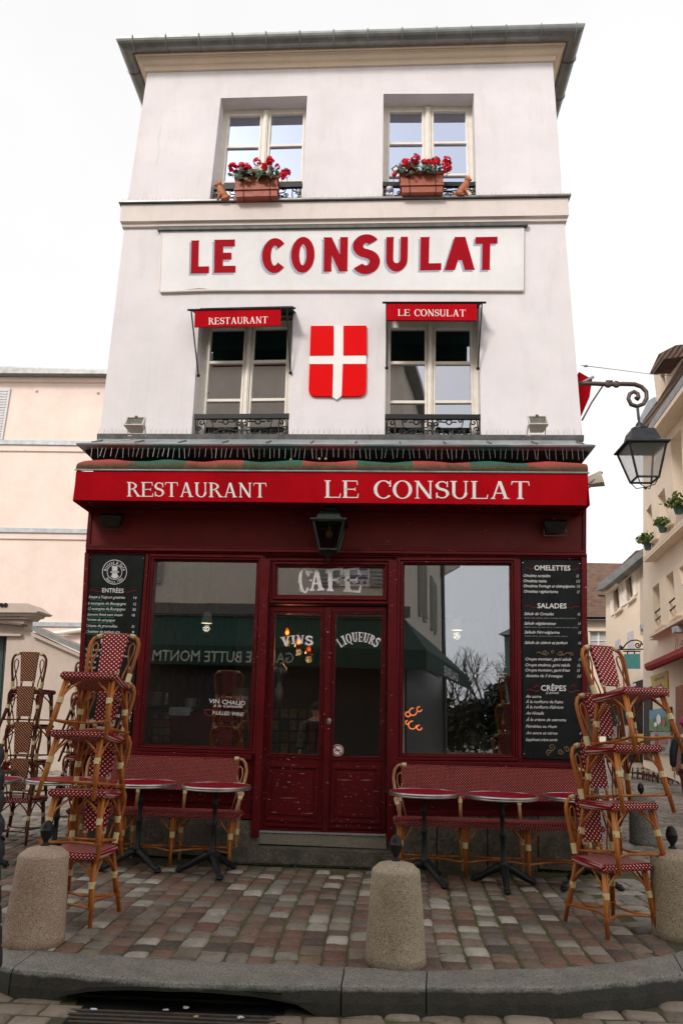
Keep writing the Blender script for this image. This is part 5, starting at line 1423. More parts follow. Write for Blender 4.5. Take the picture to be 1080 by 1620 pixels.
for loc, rz, lab in (((-2.22, 7.08, .003), 40, 'round red table in front of the middle of the left bench'),
                     ((.405, 6.99, .003), 12, 'round red table left of three before the right bench, behind the centre bollard'),
                     ((1.09, 6.92, .003), -25, 'round red table midway along the right bench'),
                     ((1.80, 7.02, .003), 50, 'round red table at the right bench end, half hidden by the chair stack'),
                     ((-3.02, 7.12, .003), 15, 'round red table half hidden behind the left front chair stack'),
                     ((-3.66, 6.95, .003), 70, 'round red table cut by the left photo edge, nearer of two'),
                     ((-4.25, 8.0, .003), 0, 'round red table cut by the left photo edge, farther of two')):
    copy_tree(tab, loc, R(rz), lab, g_)

# ================================================================ BOLLARDS
def bollard(label, x, y, r0, r1, h, mat, s=1.0):
    t = thing('stone_bollard', label, 'bollard', (x, y, 0), 'granite bollards topped by black iron knobs')
    m = MB(); prof = []
    for i in range(9):
        k = i / 8; prof.append((r0 + (r1 - r0) * k + random.uniform(-.0015, .0015), -.02 + (h + .0) * k))
    prof += [(r1 - .006, h - .006), (r1 - .016, h), (r1 * .72, h + .022), (r1 * .35, h + .036), (.03, h + .04), (.0, h + .04)]
    m.lathe(prof, (x, y, 0), 36)
    m.build('stone', mat, t, smooth=True)
    m = MB(); z = h + .035
    m.lathe([(.028, 0), (.030, .010), (.018, .018), (.015, .030), (.022, .040), (.034, .058), (.040, .085), (.040, .092), (.0405, .0925), (.0405, .097), (.038, .098), (.035, .120), (.024, .142), (.010, .152), (0, .153)], (x, y, z), 20); m.build('iron_knob', m_iron, t, smooth=True)
    return t
bollard('granite bollard with black knob standing on the kerb before the left chair stack', -2.115, 4.86, .186, .152, .505, m_graniter)
bollard('granite bollard with black knob alone at the centre of the pavement edge', .105, 4.80, .182, .148, .500, m_granite)
bollard('granite bollard with black knob cut off by the right photo edge', 2.06, 5.60, .19, .155, .505, m_granite)
bollard('distant dark granite bollard behind the right chair stack', 3.22, 9.62, .185, .15, .505, m_kerb)

# ================================================================ GROUND
ROOT0 = (0, 0, 0)
def flat(name, pts, z, mat, kind='structure', th=.03):
    m = MB(); m.slab([(x, y, z - th) for x, y in pts], (0, 0, th)); o = m.build(name, mat); o['kind'] = kind; return o
ker_out = [onG(x, y) for x, y in ((-420, 1440), (-160, 1485), (-40, 1514), (20, 1532.5), (270, 1555), (541, 1560), (675, 1562), (890, 1562), (1000, 1553), (1082, 1540), (1200, 1500), (1420, 1420), (1700, 1330))]
ker_in = [onG(x, y) for x, y in ((-380, 1420), (-120, 1462), (-10, 1488), (60, 1505.5), (290, 1521), (546, 1531), (676, 1537), (880, 1533), (985, 1523), (1065, 1510), (1180, 1468), (1380, 1392), (1640, 1310))]
m_ground = M('dark_ground', (.28, .26, .22), .95, 0, .2, 3)
m = MB(); m.slab([(-90, -70, -.17), (90, -70, -.17), (90, 90, -.17), (-90, 90, -.17)], (0, 0, .02)); o = m.build('ground', m_ground); o['kind'] = 'structure'
def thing_s(name): return meta(thing(name, None, None), kind='structure')
pav = thing_s('pavement')
base_pts = [(p.x, p.y) for p in ker_in] + [(30, 10), (30, 70), (-30, 70), (-30, 8)]
m_paleg = M('pale_worn_paving', (.26, .235, .20), .9, 0, .2, 2, .3, 30)
m = MB(); m.slab([(x, y, -.15) for x, y in base_pts], (0, 0, .132)); m.build('far_paving', m_paleg, pav)
bed = [(p.x, p.y) for p in ker_in if -6 < p.x < 6]; bed = [(-6, bed[0][1])] + bed + [(12.5, bed[-1][1] + 1.5), (12.5, 20), (3, 20), (2.4, 9), (-3.4, 9), (-6, 18), (-13.2, 18), (-13.2, 6)]
m = MB(); m.slab([(x, y, -.02) for x, y in bed], (0, 0, .008)); m.build('joint_bed', m_joint, pav)
street = thing_s('street')
m = MB(); m.slab([(-40, -40, -.151), (40, -40, -.151), (40, 6.6, -.151), (-40, 6.6, -.151)], (0, 0, .004)); m.build('far_paving', m_paleg, street)
m = MB(); m.slab([(-6.2, -3, -.146), (7.2, -3, -.146), (7.2, 6.3, -.146), (-6.2, 6.3, -.146)], (0, 0, .003)); m.build('joint_bed', m_joint, street)
kerb = thing_s('kerb')
def strip(i0, i1, cuts_=6, notch=False, gap=.004):
    """kerb stone between control points i0..i1 (arc-length resampled), rounded nose"""
    def samp(P, s):
        k = min(int(s), len(P) - 2); return P[k].lerp(P[k + 1], s - k)
    m = MB(); prof_n = None; rows = []
    for j in range(cuts_ + 1):
        s = i0 + (i1 - i0) * j / cuts_
        a, b_ = samp(ker_out, s), samp(ker_in, s); d = (b_ - a).normalized(); H = -.145
        wob = random.uniform(-.004, .004)
        if notch: lo = H + .105 * max(0, math.sin(math.pi * min(1, max(0, (j / cuts_ - .15) / .78)))) ** .45
        else: lo = H
        rows.append([a + d * (.0 + wob) + Vector((0, 0, lo)), a + d * (-.004 + wob) + Vector((0, 0, -.08 if lo < -.09 else lo + .02)), a + d * wob + Vector((0, 0, -.024)), a + d * (.010 + wob) + Vector((0, 0, -.006)), a + d * .028 + Vector((0, 0, .002)),
                     b_ + Vector((0, 0, .004)), b_ + Vector((0, 0, H)) if not notch else b_ + Vector((0, 0, lo))])
    L = 7; vs = [p for r in rows for p in r]
    fs = [(j * L + k, (j + 1) * L + k, (j + 1) * L + (k + 1) % L, j * L + (k + 1) % L) for j in range(cuts_) for k in range(L)] + [tuple(range(L)), tuple(cuts_ * L + k for k in range(L))]
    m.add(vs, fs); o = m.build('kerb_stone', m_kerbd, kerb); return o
def kerbmat():
    t = NT('kerb_granite_mossy')
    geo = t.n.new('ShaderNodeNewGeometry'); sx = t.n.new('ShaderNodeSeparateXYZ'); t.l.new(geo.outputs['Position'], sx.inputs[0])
    base = t.ramp(t.noise(5, 6, .65), [(.3, (.16, .15, .128)), (.7, (.27, .25, .215))])
    base = t.mix(t.ramp(t.noise(110, 2, .6), [(.38, (.7,) * 3), (.5, (0,) * 3)]), base, (.03, .03, .026))
    # algae and splash dirt: grows on the wet lower face of the stones
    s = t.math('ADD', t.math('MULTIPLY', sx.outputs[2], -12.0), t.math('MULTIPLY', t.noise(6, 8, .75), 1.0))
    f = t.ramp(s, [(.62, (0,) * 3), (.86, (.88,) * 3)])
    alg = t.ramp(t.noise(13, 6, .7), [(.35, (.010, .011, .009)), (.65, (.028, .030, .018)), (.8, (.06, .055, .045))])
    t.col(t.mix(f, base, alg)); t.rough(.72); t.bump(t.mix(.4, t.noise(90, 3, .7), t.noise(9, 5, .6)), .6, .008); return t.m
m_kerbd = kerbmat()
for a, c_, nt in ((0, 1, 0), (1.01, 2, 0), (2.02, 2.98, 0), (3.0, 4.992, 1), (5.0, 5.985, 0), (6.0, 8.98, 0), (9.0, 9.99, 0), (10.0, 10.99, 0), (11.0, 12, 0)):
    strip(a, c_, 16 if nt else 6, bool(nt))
m_grate = M('worn_grate_iron', (.085, .065, .052), .6, .2, .3, 20)
# storm drain under the long kerb stone
dr_ = thing('storm_drain', 'slotted iron storm drain grate in the gutter under the left kerb stone', 'drain', tuple(onG(280, 1600, -.14)))
m = MB(); c0, c1 = onG(122, 1598, -.14), onG(436, 1612, -.14)
m.slab([onG(128, 1571, -.03) + Vector((0, .16, 0)), onG(440, 1590, -.03) + Vector((0, .16, 0)), c1 + Vector((0, .22, -.0)), c0 + Vector((0, .22, 0))], (0, .01, 0)); m.build('inlet_back', m_black, dr_)
m = MB(); m.slab([onG(125, 1578, -.139), onG(450, 1592, -.139), onG(450, 1650, -.139), onG(95, 1650, -.139)], (0, 0, .002)); m.build('pit', m_black, dr_)
for k in range(8):
    y0 = 1595 + k * 6.2; a, b_ = onG(112 - k, y0, -.128), onG(436 + k, y0 + 12.5, -.128)
    m = MB(); w_ = Vector((0, -.020, 0)); m.slab([a, b_, b_ + w_, a + w_], (0, 0, -.012)); m.build('grate_bar', m_grate, dr_)
m = MB()
for s in (0, .33, .66, 1.0):
    a = onG(112, 1606, -.130).lerp(onG(436, 1618.5, -.130), s); m.slab([a, a + Vector((.03, 0, 0)), a + Vector((.03, -.16, 0)), a + Vector((0, -.16, 0))], (0, 0, -.01))
m.build('grate_frame', m_iron, dr_)

# setts
def sett_mesh(i, w, d):
    rnd = random.Random(i * 7 + 1); vs = []; fs = []
    def ringz(z, ins, jt, m=2):
        o = []
        for x, y in ((-1, -1), (0, -1.04), (1, -1), (1.04, 0), (1, 1), (0, 1.04), (-1, 1), (-1.04, 0)):
            o.append((x * (w / 2 - ins) + rnd.uniform(-jt, jt), y * (d / 2 - ins) + rnd.uniform(-jt, jt), z + rnd.uniform(-.001, .001)))
        return o
    vs = ringz(-.05, 0, .002) + ringz(-.014, .001, .006) + ringz(-.003, .009, .006) + ringz(.004, .032, .007) + [(rnd.uniform(-.02, .02), 0, .007 + rnd.uniform(-.002, .003))]
    for r in range(3):
        for k in range(8): fs.append((r * 8 + k, r * 8 + (k + 1) % 8, (r + 1) * 8 + (k + 1) % 8, (r + 1) * 8 + k))
    for k in range(8): fs.append((24 + k, 24 + (k + 1) % 8, 32))
    return vs, fs
def scr(p):
    q = p - EYEV; z = q.dot(FWD)
    if z < .2: return None
    return 540 + FPX * q.dot(RT) / z, 810 - FPX * q.dot(UP) / z
def inpoly(x, y, P):
    c = False; n = len(P)
    for i in range(n):
        x0, y0 = P[i]; x1, y1 = P[i - 1]
        if (y0 > y) != (y1 > y) and x < (x1 - x0) * (y - y0) / (y1 - y0) + x0: c = not c
    return c
def lay(parent, cells, mat, mata, w, d, zb, name='sett', limit=298):
    """cells: (x, y, rz, sx, sy).  The setts that show largest become parts, the rest one field."""
    variants = []
    for i in range(6):
        v, f = sett_mesh(i, w, d); me = bpy.data.meshes.new(name); me.from_pydata(v, [], f); me.materials.append(mat)
        me.polygons.foreach_set('use_smooth', [True] * len(me.polygons)); me.update(); variants.append((me, v, f))
    sc_ = []
    for c in cells:
        s = scr(Vector((c[0], c[1], zb)))
        vis = s and -25 < s[0] < 1105 and 1100 < s[1] < 1650
        dist = math.hypot(c[0], c[1])
        sc_.append((0 if vis else 1, dist, c))
    sc_.sort(key=lambda t: (t[0], t[1]))
    fv = []; ff = []; fr_ = []
    for n, (vis, dist, c) in enumerate(sc_):
        me, v, f = random.choice(variants); tilt = (R(random.gauss(0, 1.3)), R(random.gauss(0, 1.3))); z = zb + random.gauss(0, .0030)
        if n < limit and vis == 0:
            o = bpy.data.objects.new(name, me); C.objects.link(o); o.parent = parent
            o.location = (c[0], c[1], z); o.rotation_euler = (tilt[0], tilt[1], c[2]); o.scale = (c[3], c[4], 1)
        else:
            mt = Matrix.Translation((c[0], c[1], z)) @ Matrix.Rotation(c[2], 4, 'Z') @ Matrix.Rotation(tilt[0], 4, 'X') @ Matrix.Rotation(tilt[1], 4, 'Y')
            b0 = len(fv); fv += [tuple(mt @ Vector((p[0] * c[3], p[1] * c[4], p[2]))) for p in v]; ff += [tuple(i + b0 for i in q) for q in f]
            r = random.random(); fr_ += [r] * len(v)
    if fv:
        me = bpy.data.meshes.new(name + '_field'); me.from_pydata(fv, [], ff); me.materials.append(mata)
        me.polygons.foreach_set('use_smooth', [True] * len(me.polygons))
        at = me.attributes.new('rnd', 'FLOAT', 'POINT'); at.data.foreach_set('value', fr_); me.update()
        o = bpy.data.objects.new(name + '_field', me); C.objects.link(o); o.parent = parent; o['kind'] = 'stuff'
KI = [(p.x, p.y) for p in ker_in]
front_poly = KI + [(9, 7.0), (9, 7.2), (2.3, 7.55), (-3.3, 7.55), (-9, 9), (-9, 6)]
cells = []
cw, cd = .148, .168
x = -5.2; col = 0
while x < 2.9:
    off = random.uniform(-.03, .03) + (col % 2) * cd * .5; y = 4.2 + off; wcol = cw * random.uniform(.9, 1.1)
    while y < 9:
        dd = cd * random.uniform(.78, 1.2)
        bend = .05 * math.sin(y * .9 + x * .7); X = x + bend; Yc = y + dd / 2
        lim = 7.47 if -3.3 < X < 2.25 else 8.6
        kin = None
        for i in range(len(KI) - 1):
            if KI[i][0] <= X < KI[i + 1][0]: kin = KI[i][1] + (KI[i + 1][1] - KI[i][1]) * (X - KI[i][0]) / (KI[i + 1][0] - KI[i][0])
        xl = 1.95 + (Yc - 4.6) * -.10
        if kin and Yc - dd / 2 < kin + .008 and Yc + dd / 2 > kin + .06: hi_ = Yc + dd / 2; dd_ = hi_ - kin - .009; Yc = hi_ - dd_ / 2
        else: dd_ = dd
        if kin and Yc - dd_ / 2 > kin + .007 and Yc + dd_ / 2 < lim and X < xl and X > -4.9:
            if not any(math.hypot(X - bx_, Yc - by_) < .11 for bx_, by_ in ((-2.115, 4.86), (.105, 4.8), (2.06, 5.6))):
                cells.append((X, Yc, R(random.gauss(0, 2.2)) if dd_ == dd else 0, wcol / cw * .955, dd_ / cd * .95))
        y += dd
    x += wcol; col += 1
lay(pav, cells, m_pav1, m_pav1a, cw, cd, -.003)
# side street and left yard: paler, wider, laid across
side = thing_s('side_street'); cells = []
y = 4.7; row = 0
while y < 34:
    dd = .17 * random.uniform(.85, 1.15) * (1 if y < 16 else 1.6); x = 1.4 + (row % 2) * .12
    while x < 12:
        w_ = .24 * random.uniform(.75, 1.25) * (1 if y < 16 else 1.6); X = x + w_ / 2; Yc = y + dd / 2 + .12 * (X - 2) * .35
        kin = -9
        for i in range(len(KI) - 1):
            if KI[i][0] <= X < KI[i + 1][0]: kin = KI[i][1] + (KI[i + 1][1] - KI[i][1]) * (X - KI[i][0]) / (KI[i + 1][0] - KI[i][0])
        xl = 1.88 + (Yc - 4.6) * -.10
        ok = X > xl + w_ * .4 and Yc - dd / 2 > kin + .01 and not (X < 2.42 and Yc > 7.45)
        if ok and math.hypot(X - 2.06, Yc - 5.6) > .12 and math.hypot(X - 3.22, Yc - 9.62) > .2:
            cells.append((X, Yc, R(random.gauss(6, 2)), w_ / .24 * .96, dd / .17 * .94))
        x += w_
    y += dd; row += 1
lay(side, cells, m_pav2, m_pav2a, .24, .17, -.004)
yard = thing_s('yard'); cells = []
y = 6.2; row = 0
while y < 18:
    dd = .18 * random.uniform(.85, 1.15) * (1 if y < 12 else 1.5); x = -13 + (row % 2) * .1
    while x < -3.4:
        w_ = .21 * random.uniform(.8, 1.2) * (1 if y < 12 else 1.5); X = x + w_ / 2; Yc = y + dd / 2
        if (X < -5.0 or Yc > 8.72) and X < -3.52: cells.append((X, Yc, R(random.gauss(0, 2)), w_ / .21 * .96, dd / .18 * .94))
        x += w_
    y += dd; row += 1
lay(yard, cells, m_pav2, m_pav2a, .21, .18, -.004)
# street setts below the kerb
cells = []; KO = [(p.x, p.y) for p in ker_out]
y = -3.0; row = 0
while y < 6.2:
    dd = .15 * random.uniform(.9, 1.12) * (1 if y > 2.5 else 1.6); x = -6 + (row % 2) * .12
    while x < 7:
        w_ = .23 * random.uniform(.8, 1.2) * (1 if y > 2.5 else 1.6); X = x + w_ / 2; Yc = y + dd / 2
        ko = None
        for i in range(len(KO) - 1):
            if KO[i][0] <= X < KO[i + 1][0]: ko = KO[i][1] + (KO[i + 1][1] - KO[i][1]) * (X - KO[i][0]) / (KO[i + 1][0] - KO[i][0])
        if ko is None: ko = 5.2
        drain = c0.x + .03 < X < c1.x - .03 and 3.2 < Yc
        if Yc - dd / 2 < ko - .03 and not (drain and Yc > 3.9): cells.append((X, Yc, R(random.gauss(0, 2.5)), w_ / .23 * .95, dd / .15 * .93))
        x += w_
    y += dd; row += 1
lay(street, cells, m_pav3, m_pav3a, .23, .15, -.136)
m_litter = M('paper_litter', (.55, .55, .56), .7, 0, .2, 30)
for i, (px, py, z, col_) in enumerate(((262, 1599, -.12, m_litter), (295, 1595, -.12, m_litter), (148, 1598, -.13, m_cloth), (380, 1611, -.12, m_litter), (310, 1609, -.12, m_straw), (142, 1567, -.13, m_litter))):
    p = onG(px, py, z); t = thing('litter', ['crumpled white paper scrap in the drain, left of two', 'white paper scrap near the kerb over the drain', 'small bluish scrap left of the drain grate', 'pale wrapper at the right end of the drain', 'pale cigarette end on the drain grate', 'tiny white scrap against the left kerb face'][i], 'litter', tuple(p))
    m = MB(); m.ball(p + Vector((0, 0, .004)), .016, .011, .004, 7, 4, .5); m.build('scrap', col_, t, fix=False)
# weeds at the foot of the wall
m = MB(); rnd = random.Random(4)
for (x0, x1, y, n) in ((-1.62, -1.46, 7.5, 60), (-1.2, .1, 7.47, 70), (-.2, .15, 7.46, 30), (.2, 2.0, 7.66, 50)):
    for i in range(n):
        p = Vector((rnd.uniform(x0, x1), y + rnd.uniform(-.03, .02), 0)); h = rnd.uniform(.01, .035); d = Vector((rnd.gauss(0, .012), rnd.gauss(-.01, .01), h))
        m.add([p + Vector((-.004, 0, 0)), p + Vector((.004, 0, 0)), p + d], [(0, 1, 2)])
m.build('weeds', m_leaf, None, fix=False)['kind'] = 'stuff'
# ================================================================ LEFT SIDE: PINK HOUSE, GARDEN WALL
PP = YP(23.0)
ph = thing('pink_house', 'tall pale pink rendered house end behind the garden wall on the left', 'building', (-12, 23, 0))
SW = [(-34, 611), (17, 614), (4, 695), (-50, 693)]
plate('wall', PP, [(-700, 588), (250, 594), (250, 1215), (-700, 1215)], [], -8, 0, m_pink, ph)
plate('eaves_band', PP, [(-700, 584), (250, 590), (250, 604), (-700, 600)], [], .002, .12, m_pink, ph)
plate('gutter', PP, [(-700, 577), (-20, 580), (70, 583), (250, 587), (250, 591.5), (-700, 586)], [], .002, .45, m_zinc, ph)
plate('roof', PP, [(-700, 574), (-20, 578), (110, 583), (250, 585), (250, 587), (-700, 582)], [], -7, -.3, m_zincl, ph)
for y0, y1 in ((694, 698.5), (832, 838), (981.5, 986)):
    plate('string_course', PP, [(-700, y0 - 10), (250, y1 + 1), (250, y1 + 7), (-700, y0)], [], .002, .12, m_zincl, ph)
    plate('string_band', PP, [(-700, y0 + .5), (250, y1 + 7.5), (250, y1 + 17), (-700, y0 + 11)], [], .002, .06, m_pink, ph)
sh2 = plate('shutter', PP, SW, [], .002, .06, m_zincl, ph); sh2.data.materials.clear(); m_shut = M('pale_shutter_paint', (.60, .58, .58), .6, 0, .1, 9); sh2.data.materials.append(m_shut)
for k in range(18):
    q = sub(SW, .08, .04 + k * .052, .92, .04 + k * .052 + .026); plate('slat', PP, q, [], .061, .085, m_shut, sh2)
for x, y in ((58, 618), (155, 621), (41, 712)):
    c = PP.at(x, y, .03); m = MB(); m.ball(c, .05); m.build('wall_tie', m_pink, ph)
m = MB(); m.tube([PP.at(82, 1003, .2), PP.at(112, 999, .2), PP.at(160, 992, .2)], .07, 8); m.build('pipe', m_frame, ph)

PG = YP(18.0)
gw = thing('garden_wall', 'rendered garden wall with gate pier and sloping zinc capping on the left', 'wall', (-9, 18, 0))
plate('wall', PG, [(-500, 975), (38, 978), (38, 1000), (50, 1000), (140, 1044), (160, 1052), (160, 1225), (-500, 1225)], [[(-200, 1003), (12, 1003.5), (-1, 1180), (-2, 1224), (-220, 1224)]], -.5, 0, m_gwall, gw)
plate('pier_cap', PG, [(-500, 951), (44, 954.5), (61, 966.5), (58, 969), (-500, 966)], [], -.55, .28, m_gwall, gw)
plate('pier_moulding', PG, [(-500, 966.5), (54, 969.5), (50, 974), (-500, 973)], [], -.5, .18, m_gwall, gw)
plate('pier_moulding', PG, [(-500, 973.5), (49, 974.5), (44, 979), (-500, 978)], [], -.5, .09, m_gwall, gw)
plate('lintel', PG, [(-500, 930), (36, 986.5), (35, 989.5), (-500, 936)], [], .002, .3, m_brown, gw)
plate('lintel', PG, [(-500, 990), (34, 1003), (32, 1006), (-500, 1001)], [], .002, .12, m_gwall, gw)
plate('capping', PG, [(51, 989.5), (160, 1036), (160, 1046), (51, 997.5)], [], -.55, .22, m_zinc, gw)
plate('capping_moulding', PG, [(50, 1000), (160, 1049), (160, 1054), (50, 1005.5)], [], .002, .14, m_gwall, gw)
gt = plate('gate', PG, [(-200, 1000), (14, 1000), (2, 1180), (0, 1226), (-220, 1226)], [], -.42, -.34, M('dark_green_gate', (.008, .022, .016), .45), gw)
for k in range(5): plate('gate_board', PG, sub([(-190, 1006), (9, 1006), (-4, 1220), (-205, 1220)], k * .2 + .01, 0, k * .2 + .19, 1), [], -.339, -.32, gt.data.materials[0], gt)
ip = thing('intercom_panel', 'small brass intercom panel on the garden wall pier', 'intercom', tuple(PG.at(32, 1125, .02)))
plate('plate', PG, [(29, 1106.5), (37.5, 1106.5), (36, 1126), (28, 1125.5)], [], .002, .04, M('brass', (.45, .28, .06), .35, .8, .2, 20), ip)
disc(PG, 32.5, 1118, 0, 2, .045, m_black, 'button', ip)
sc_t = thing('iron_scroll', 'small black iron scroll on top of the gate pier', 'ironwork', tuple(PG.at(5, 960, .3)))
m = MB()
for x, a, sg in ((3, 0, 1), (9, 180, -1), (-4, 0, 1)): m.tube([PG.at(px, py, .3) for px, py in scroll(x, 956.5, 3.6, 1.3, a, sg, 14)], .02, 5)
m.build('scroll', m_iron, sc_t)
c = onG(8, 1180 + 45); 

# ================================================================ RIGHT SIDE STREET
dv = ray(650, 1141); PC = PL((6.1, 14.6), (dv.x, dv.y))
yb1 = thing('street_house', 'large pale yellow house with dormer and planted ledges down the right side street', 'building', tuple(PC.at(1040, 1235, 0)))
Wn = [[(1059.5, 696), (1076, 679), (1081, 793), (1066, 806)], [(1039.5, 785), (1050, 771), (1057, 828), (1044.5, 838)], [(1021.5, 808), (1029, 797), (1033.5, 851), (1025, 859)]]
Wl = [[(1031, 930), (1041.5, 921), (1045, 988), (1034.5, 997)], [(1052.5, 911), (1063.5, 903), (1069, 972), (1057.5, 983)], [(1073, 899), (1082, 891), (1088, 915), (1078, 925)]]
big = [(1016.5, 690), (1027, 676), (1200, 430), (1400, 150), (1400, 1390), (1200, 1290), (1016.5, 1213)]
plate('wall', PC, big, Wn + Wl, -.5, 0, m_yel, yb1)
bk = plate('room_wall', PC, [(1018, 700), (1190, 470), (1190, 1200), (1018, 1200)], [], -5.2, -5, m_dark, yb1)
m_pg = glass('far_window_glass', .35, (.4, .4, .4), .02, (.9, .93, 1))
for q in Wn + Wl:
    w = MB(); 
    for hs_ in ((0, 0, .5, 1), (.5, 0, 1, 1)):
        h = sub(q, *hs_); v, f = plate_geo(PC, grow(h, .3, .5), [sub(h, .16, .05, .84, .48), sub(h, .16, .52, .84, .96)], -.30, -.24); w.add(v, f)
    wn_ = w.build('window', m_frame, yb1); plate('pane', PC, q, [], -.29, -.28, m_pg, wn_)
    plate('sill', PC, [(q[3][0] - .6, q[3][1] - .3), (q[2][0] + .6, q[2][1] - .8), (q[2][0] + .6, q[2][1] + 1.2), (q[3][0] - .6, q[3][1] + 1.7)], [], .002, .10, m_yel2, yb1)
for q in Wl[:2]:
    m = MB()
    for k in (.62, .8): m.tube([PC.at(*qpt(q, 0, k), -.04), PC.at(*qpt(q, 1, k), -.04)], .02, 5)
    m.build('window_bar', m_iron, yb1)
plate('ledge', PC, [(1016, 882), (1090, 810), (1400, 510), (1400, 519), (1090, 815), (1016, 886)], [], .002, .20, m_yel2, yb1)
plate('ledge_moulding', PC, [(1017, 886.3), (1090, 816), (1090, 821), (1017, 889.5)], [], .002, .25, m_yel, yb1)
plate('ledge', PC, [(1026, 1005), (1090, 968), (1400, 790), (1400, 797), (1090, 973), (1026, 1009)], [], .002, .30, m_yel2, yb1)
plate('ledge_moulding', PC, [(1026, 1009.5), (1090, 973.5), (1090, 979), (1026, 1013)], [], .002, .18, m_yel, yb1)
plate('eaves', PC, [(1022, 686), (1090, 592), (1400, 150), (1400, 165), (1090, 604), (1024, 694)], [], .002, .35, m_yel2, yb1)
plate('gutter', PC, [(1019, 686), (1028, 668), (1083, 588), (1400, 120), (1400, 140), (1086, 598), (1026, 683)], [], .05, .36, m_zinc, yb1)
plate('roof', PC, [(1008, 690), (1020, 660), (1036, 640), (1400, 50), (1400, 120), (1083, 588), (1028, 668), (1020, 684)], [], -4, .2, m_roof, yb1)
# dormer
dm = plate('dormer', PC, [(1033, 592), (1050, 570), (1100, 556), (1110, 640), (1070, 610), (1040, 650)], [[(1043.5, 594), (1050.5, 586), (1052, 632), (1045.5, 640)]], -1.5, .1, m_yel2, yb1)
plate('dormer_roof', PC, [(1026.5, 591), (1041, 560), (1068, 546), (1130, 540), (1130, 556), (1049, 568), (1032, 592)], [], -1.8, .45, m_roof, dm)
plate('dormer_window', PC, [(1043.5, 594), (1050.5, 586), (1052, 632), (1045.5, 640)], [], -.1, -.06, m_frame, dm)
# far end roof slope behind the lantern
plate('roof', PC, [(1003, 700), (1017, 664), (1040, 632), (1034, 628), (1024, 634), (1008, 668)], [], -1, -.6, m_zincl, yb1)
def planter(label, x, y, r, w_):
    c = PC.at(x, y, .12); r *= .5; w_ *= .5; t = thing('window_plant', label, 'plant', tuple(c), 'plants in green pots on the yellow house ledge')
    m = MB(); m.lathe([(w_ * .7, 0), (w_, .16)], c, 12); m.build('pot', M('green_pot', (.02, .06, .045), .5), t)
    m = MB(); rnd = random.Random(x)
    for i in range(170):
        p = c + Vector((rnd.gauss(0, r * .55), rnd.gauss(0, r * .5), .17 + abs(rnd.gauss(0, r * .5)))); n = Vector((rnd.gauss(0, 1), rnd.gauss(0, 1), rnd.gauss(.3, 1))).normalized(); u = n.orthogonal().normalized(); v = n.cross(u); s = rnd.uniform(.04, .09)
        m.add([p + u * s, p + v * s * .5, p - u * s, p - v * s * .5], [(0, 1, 2, 3)])
    m.build('foliage', m_leafy, t, fix=False)['kind'] = 'stuff'
m_leafy = M('light_green_leaf', (.10, .16, .03), .5, 0, .5, 20)
planter('bushy green plant nearest on the yellow house ledge', 1073, 813, .34, .2)
planter('thin leafy plant in dark pot, middle of the yellow house ledge', 1048, 842, .26, .2)
planter('light green trailing plant at the far end of the yellow house ledge', 1024, 870, .36, .18)
# script wall lettering, awning, banner, posters
sw = thing('wall_lettering', 'thin pink brush lettering Le on the yellow house wall above the red awning', 'lettering', tuple(PC.at(1070, 1050, .02)))
b = MB(); ftext(b, 'Le Tire', PC, 1066, 1110, 1031, 1012, 22, .03, -.012, .3); b.build('lettering', m_redp, sw, fix=False)
m_awnf = M('dark_red_far_canvas', (.20, .012, .014), .8, 0, .15, 2, spec=.1)
ra = thing('shop_awning', 'slim dark red shop awning on the yellow house down the right street', 'awning', tuple(PC.at(1040, 1055, .5)))
plate('valance', PC, [(1018.5, 1056), (1090, 1027), (1400, 900), (1400, 915), (1090, 1032.5), (1022, 1061)], [], .8, .9, m_awnf, ra)
a_ = [PC.at(1018.5, 1056, .9), PC.at(1090, 1027, .9)]; b_ = [PC.at(1018.5, 1052, .0), PC.at(1090, 1020, .0)]
m = MB(); m.add([a_[0], a_[1], b_[1] + Vector((0, 0, .02)), b_[0] + Vector((0, 0, .02))], [(0, 1, 2, 3)]); m.build('canopy', m_awnf, ra, fix=False)
m_yb = M('yellow_banner', (.55, .38, .03), .6, 0, .25, 6)
bn = thing('ice_cream_banner', 'yellow hanging banner with a pink and white ice cream swirl', 'banner', tuple(PC.at(1040, 1105, .6)))
plate('cloth', PC, [(1027.5, 1070), (1054, 1061), (1056, 1102), (1034, 1106)], [], .55, .58, m_yb, bn)
for k, mt in enumerate((m_white, M('pink_swirl', (.55, .02, .16), .5), m_white)):
    pass
m_pinks = M('pink_swirl_print', (.55, .02, .18), .5)
for k in range(6):
    y = 1083 + k * 4; w0 = 3.2 + k * 1.1; cx = 1040 + k * 1.0
    plate('swirl', PC, [(cx - w0, y + 2), (cx + w0, y - 1.5), (cx + w0 + 1, y + 1.8), (cx - w0 + .3, y + 5.4)], [], .581, .60 + .002 * k, m_white if k % 2 else m_pinks, bn)
b = MB(); ftext(b, 'Glaces', PC, 1034, 1050, 1078, 1072, 5, .586, .02, .3); b.build('lettering', m_brown, bn, fix=False)
ps = thing('poster_board', 'painted picture board of a garden scene on the yellow house ground floor', 'poster', tuple(PC.at(1042, 1190, .1)))
plate('board', PC, [(1026, 1124), (1058, 1118), (1059, 1157), (1026, 1156)], [], .01, .06, M('meadow_print', (.10, .20, .06), .6, 0, .7, 4), ps)
plate('sky_print', PC, [(1026.5, 1124.5), (1057.5, 1119), (1057.8, 1133), (1026.5, 1138)], [], .061, .065, M('blue_print', (.10, .25, .38), .6, 0, .4, 4), ps)
plate('lower_board', PC, [(1028, 1158), (1059, 1158), (1061, 1194), (1028, 1191)], [], .01, .06, M('grey_print', (.30, .28, .27), .6, 0, .5, 5), ps)
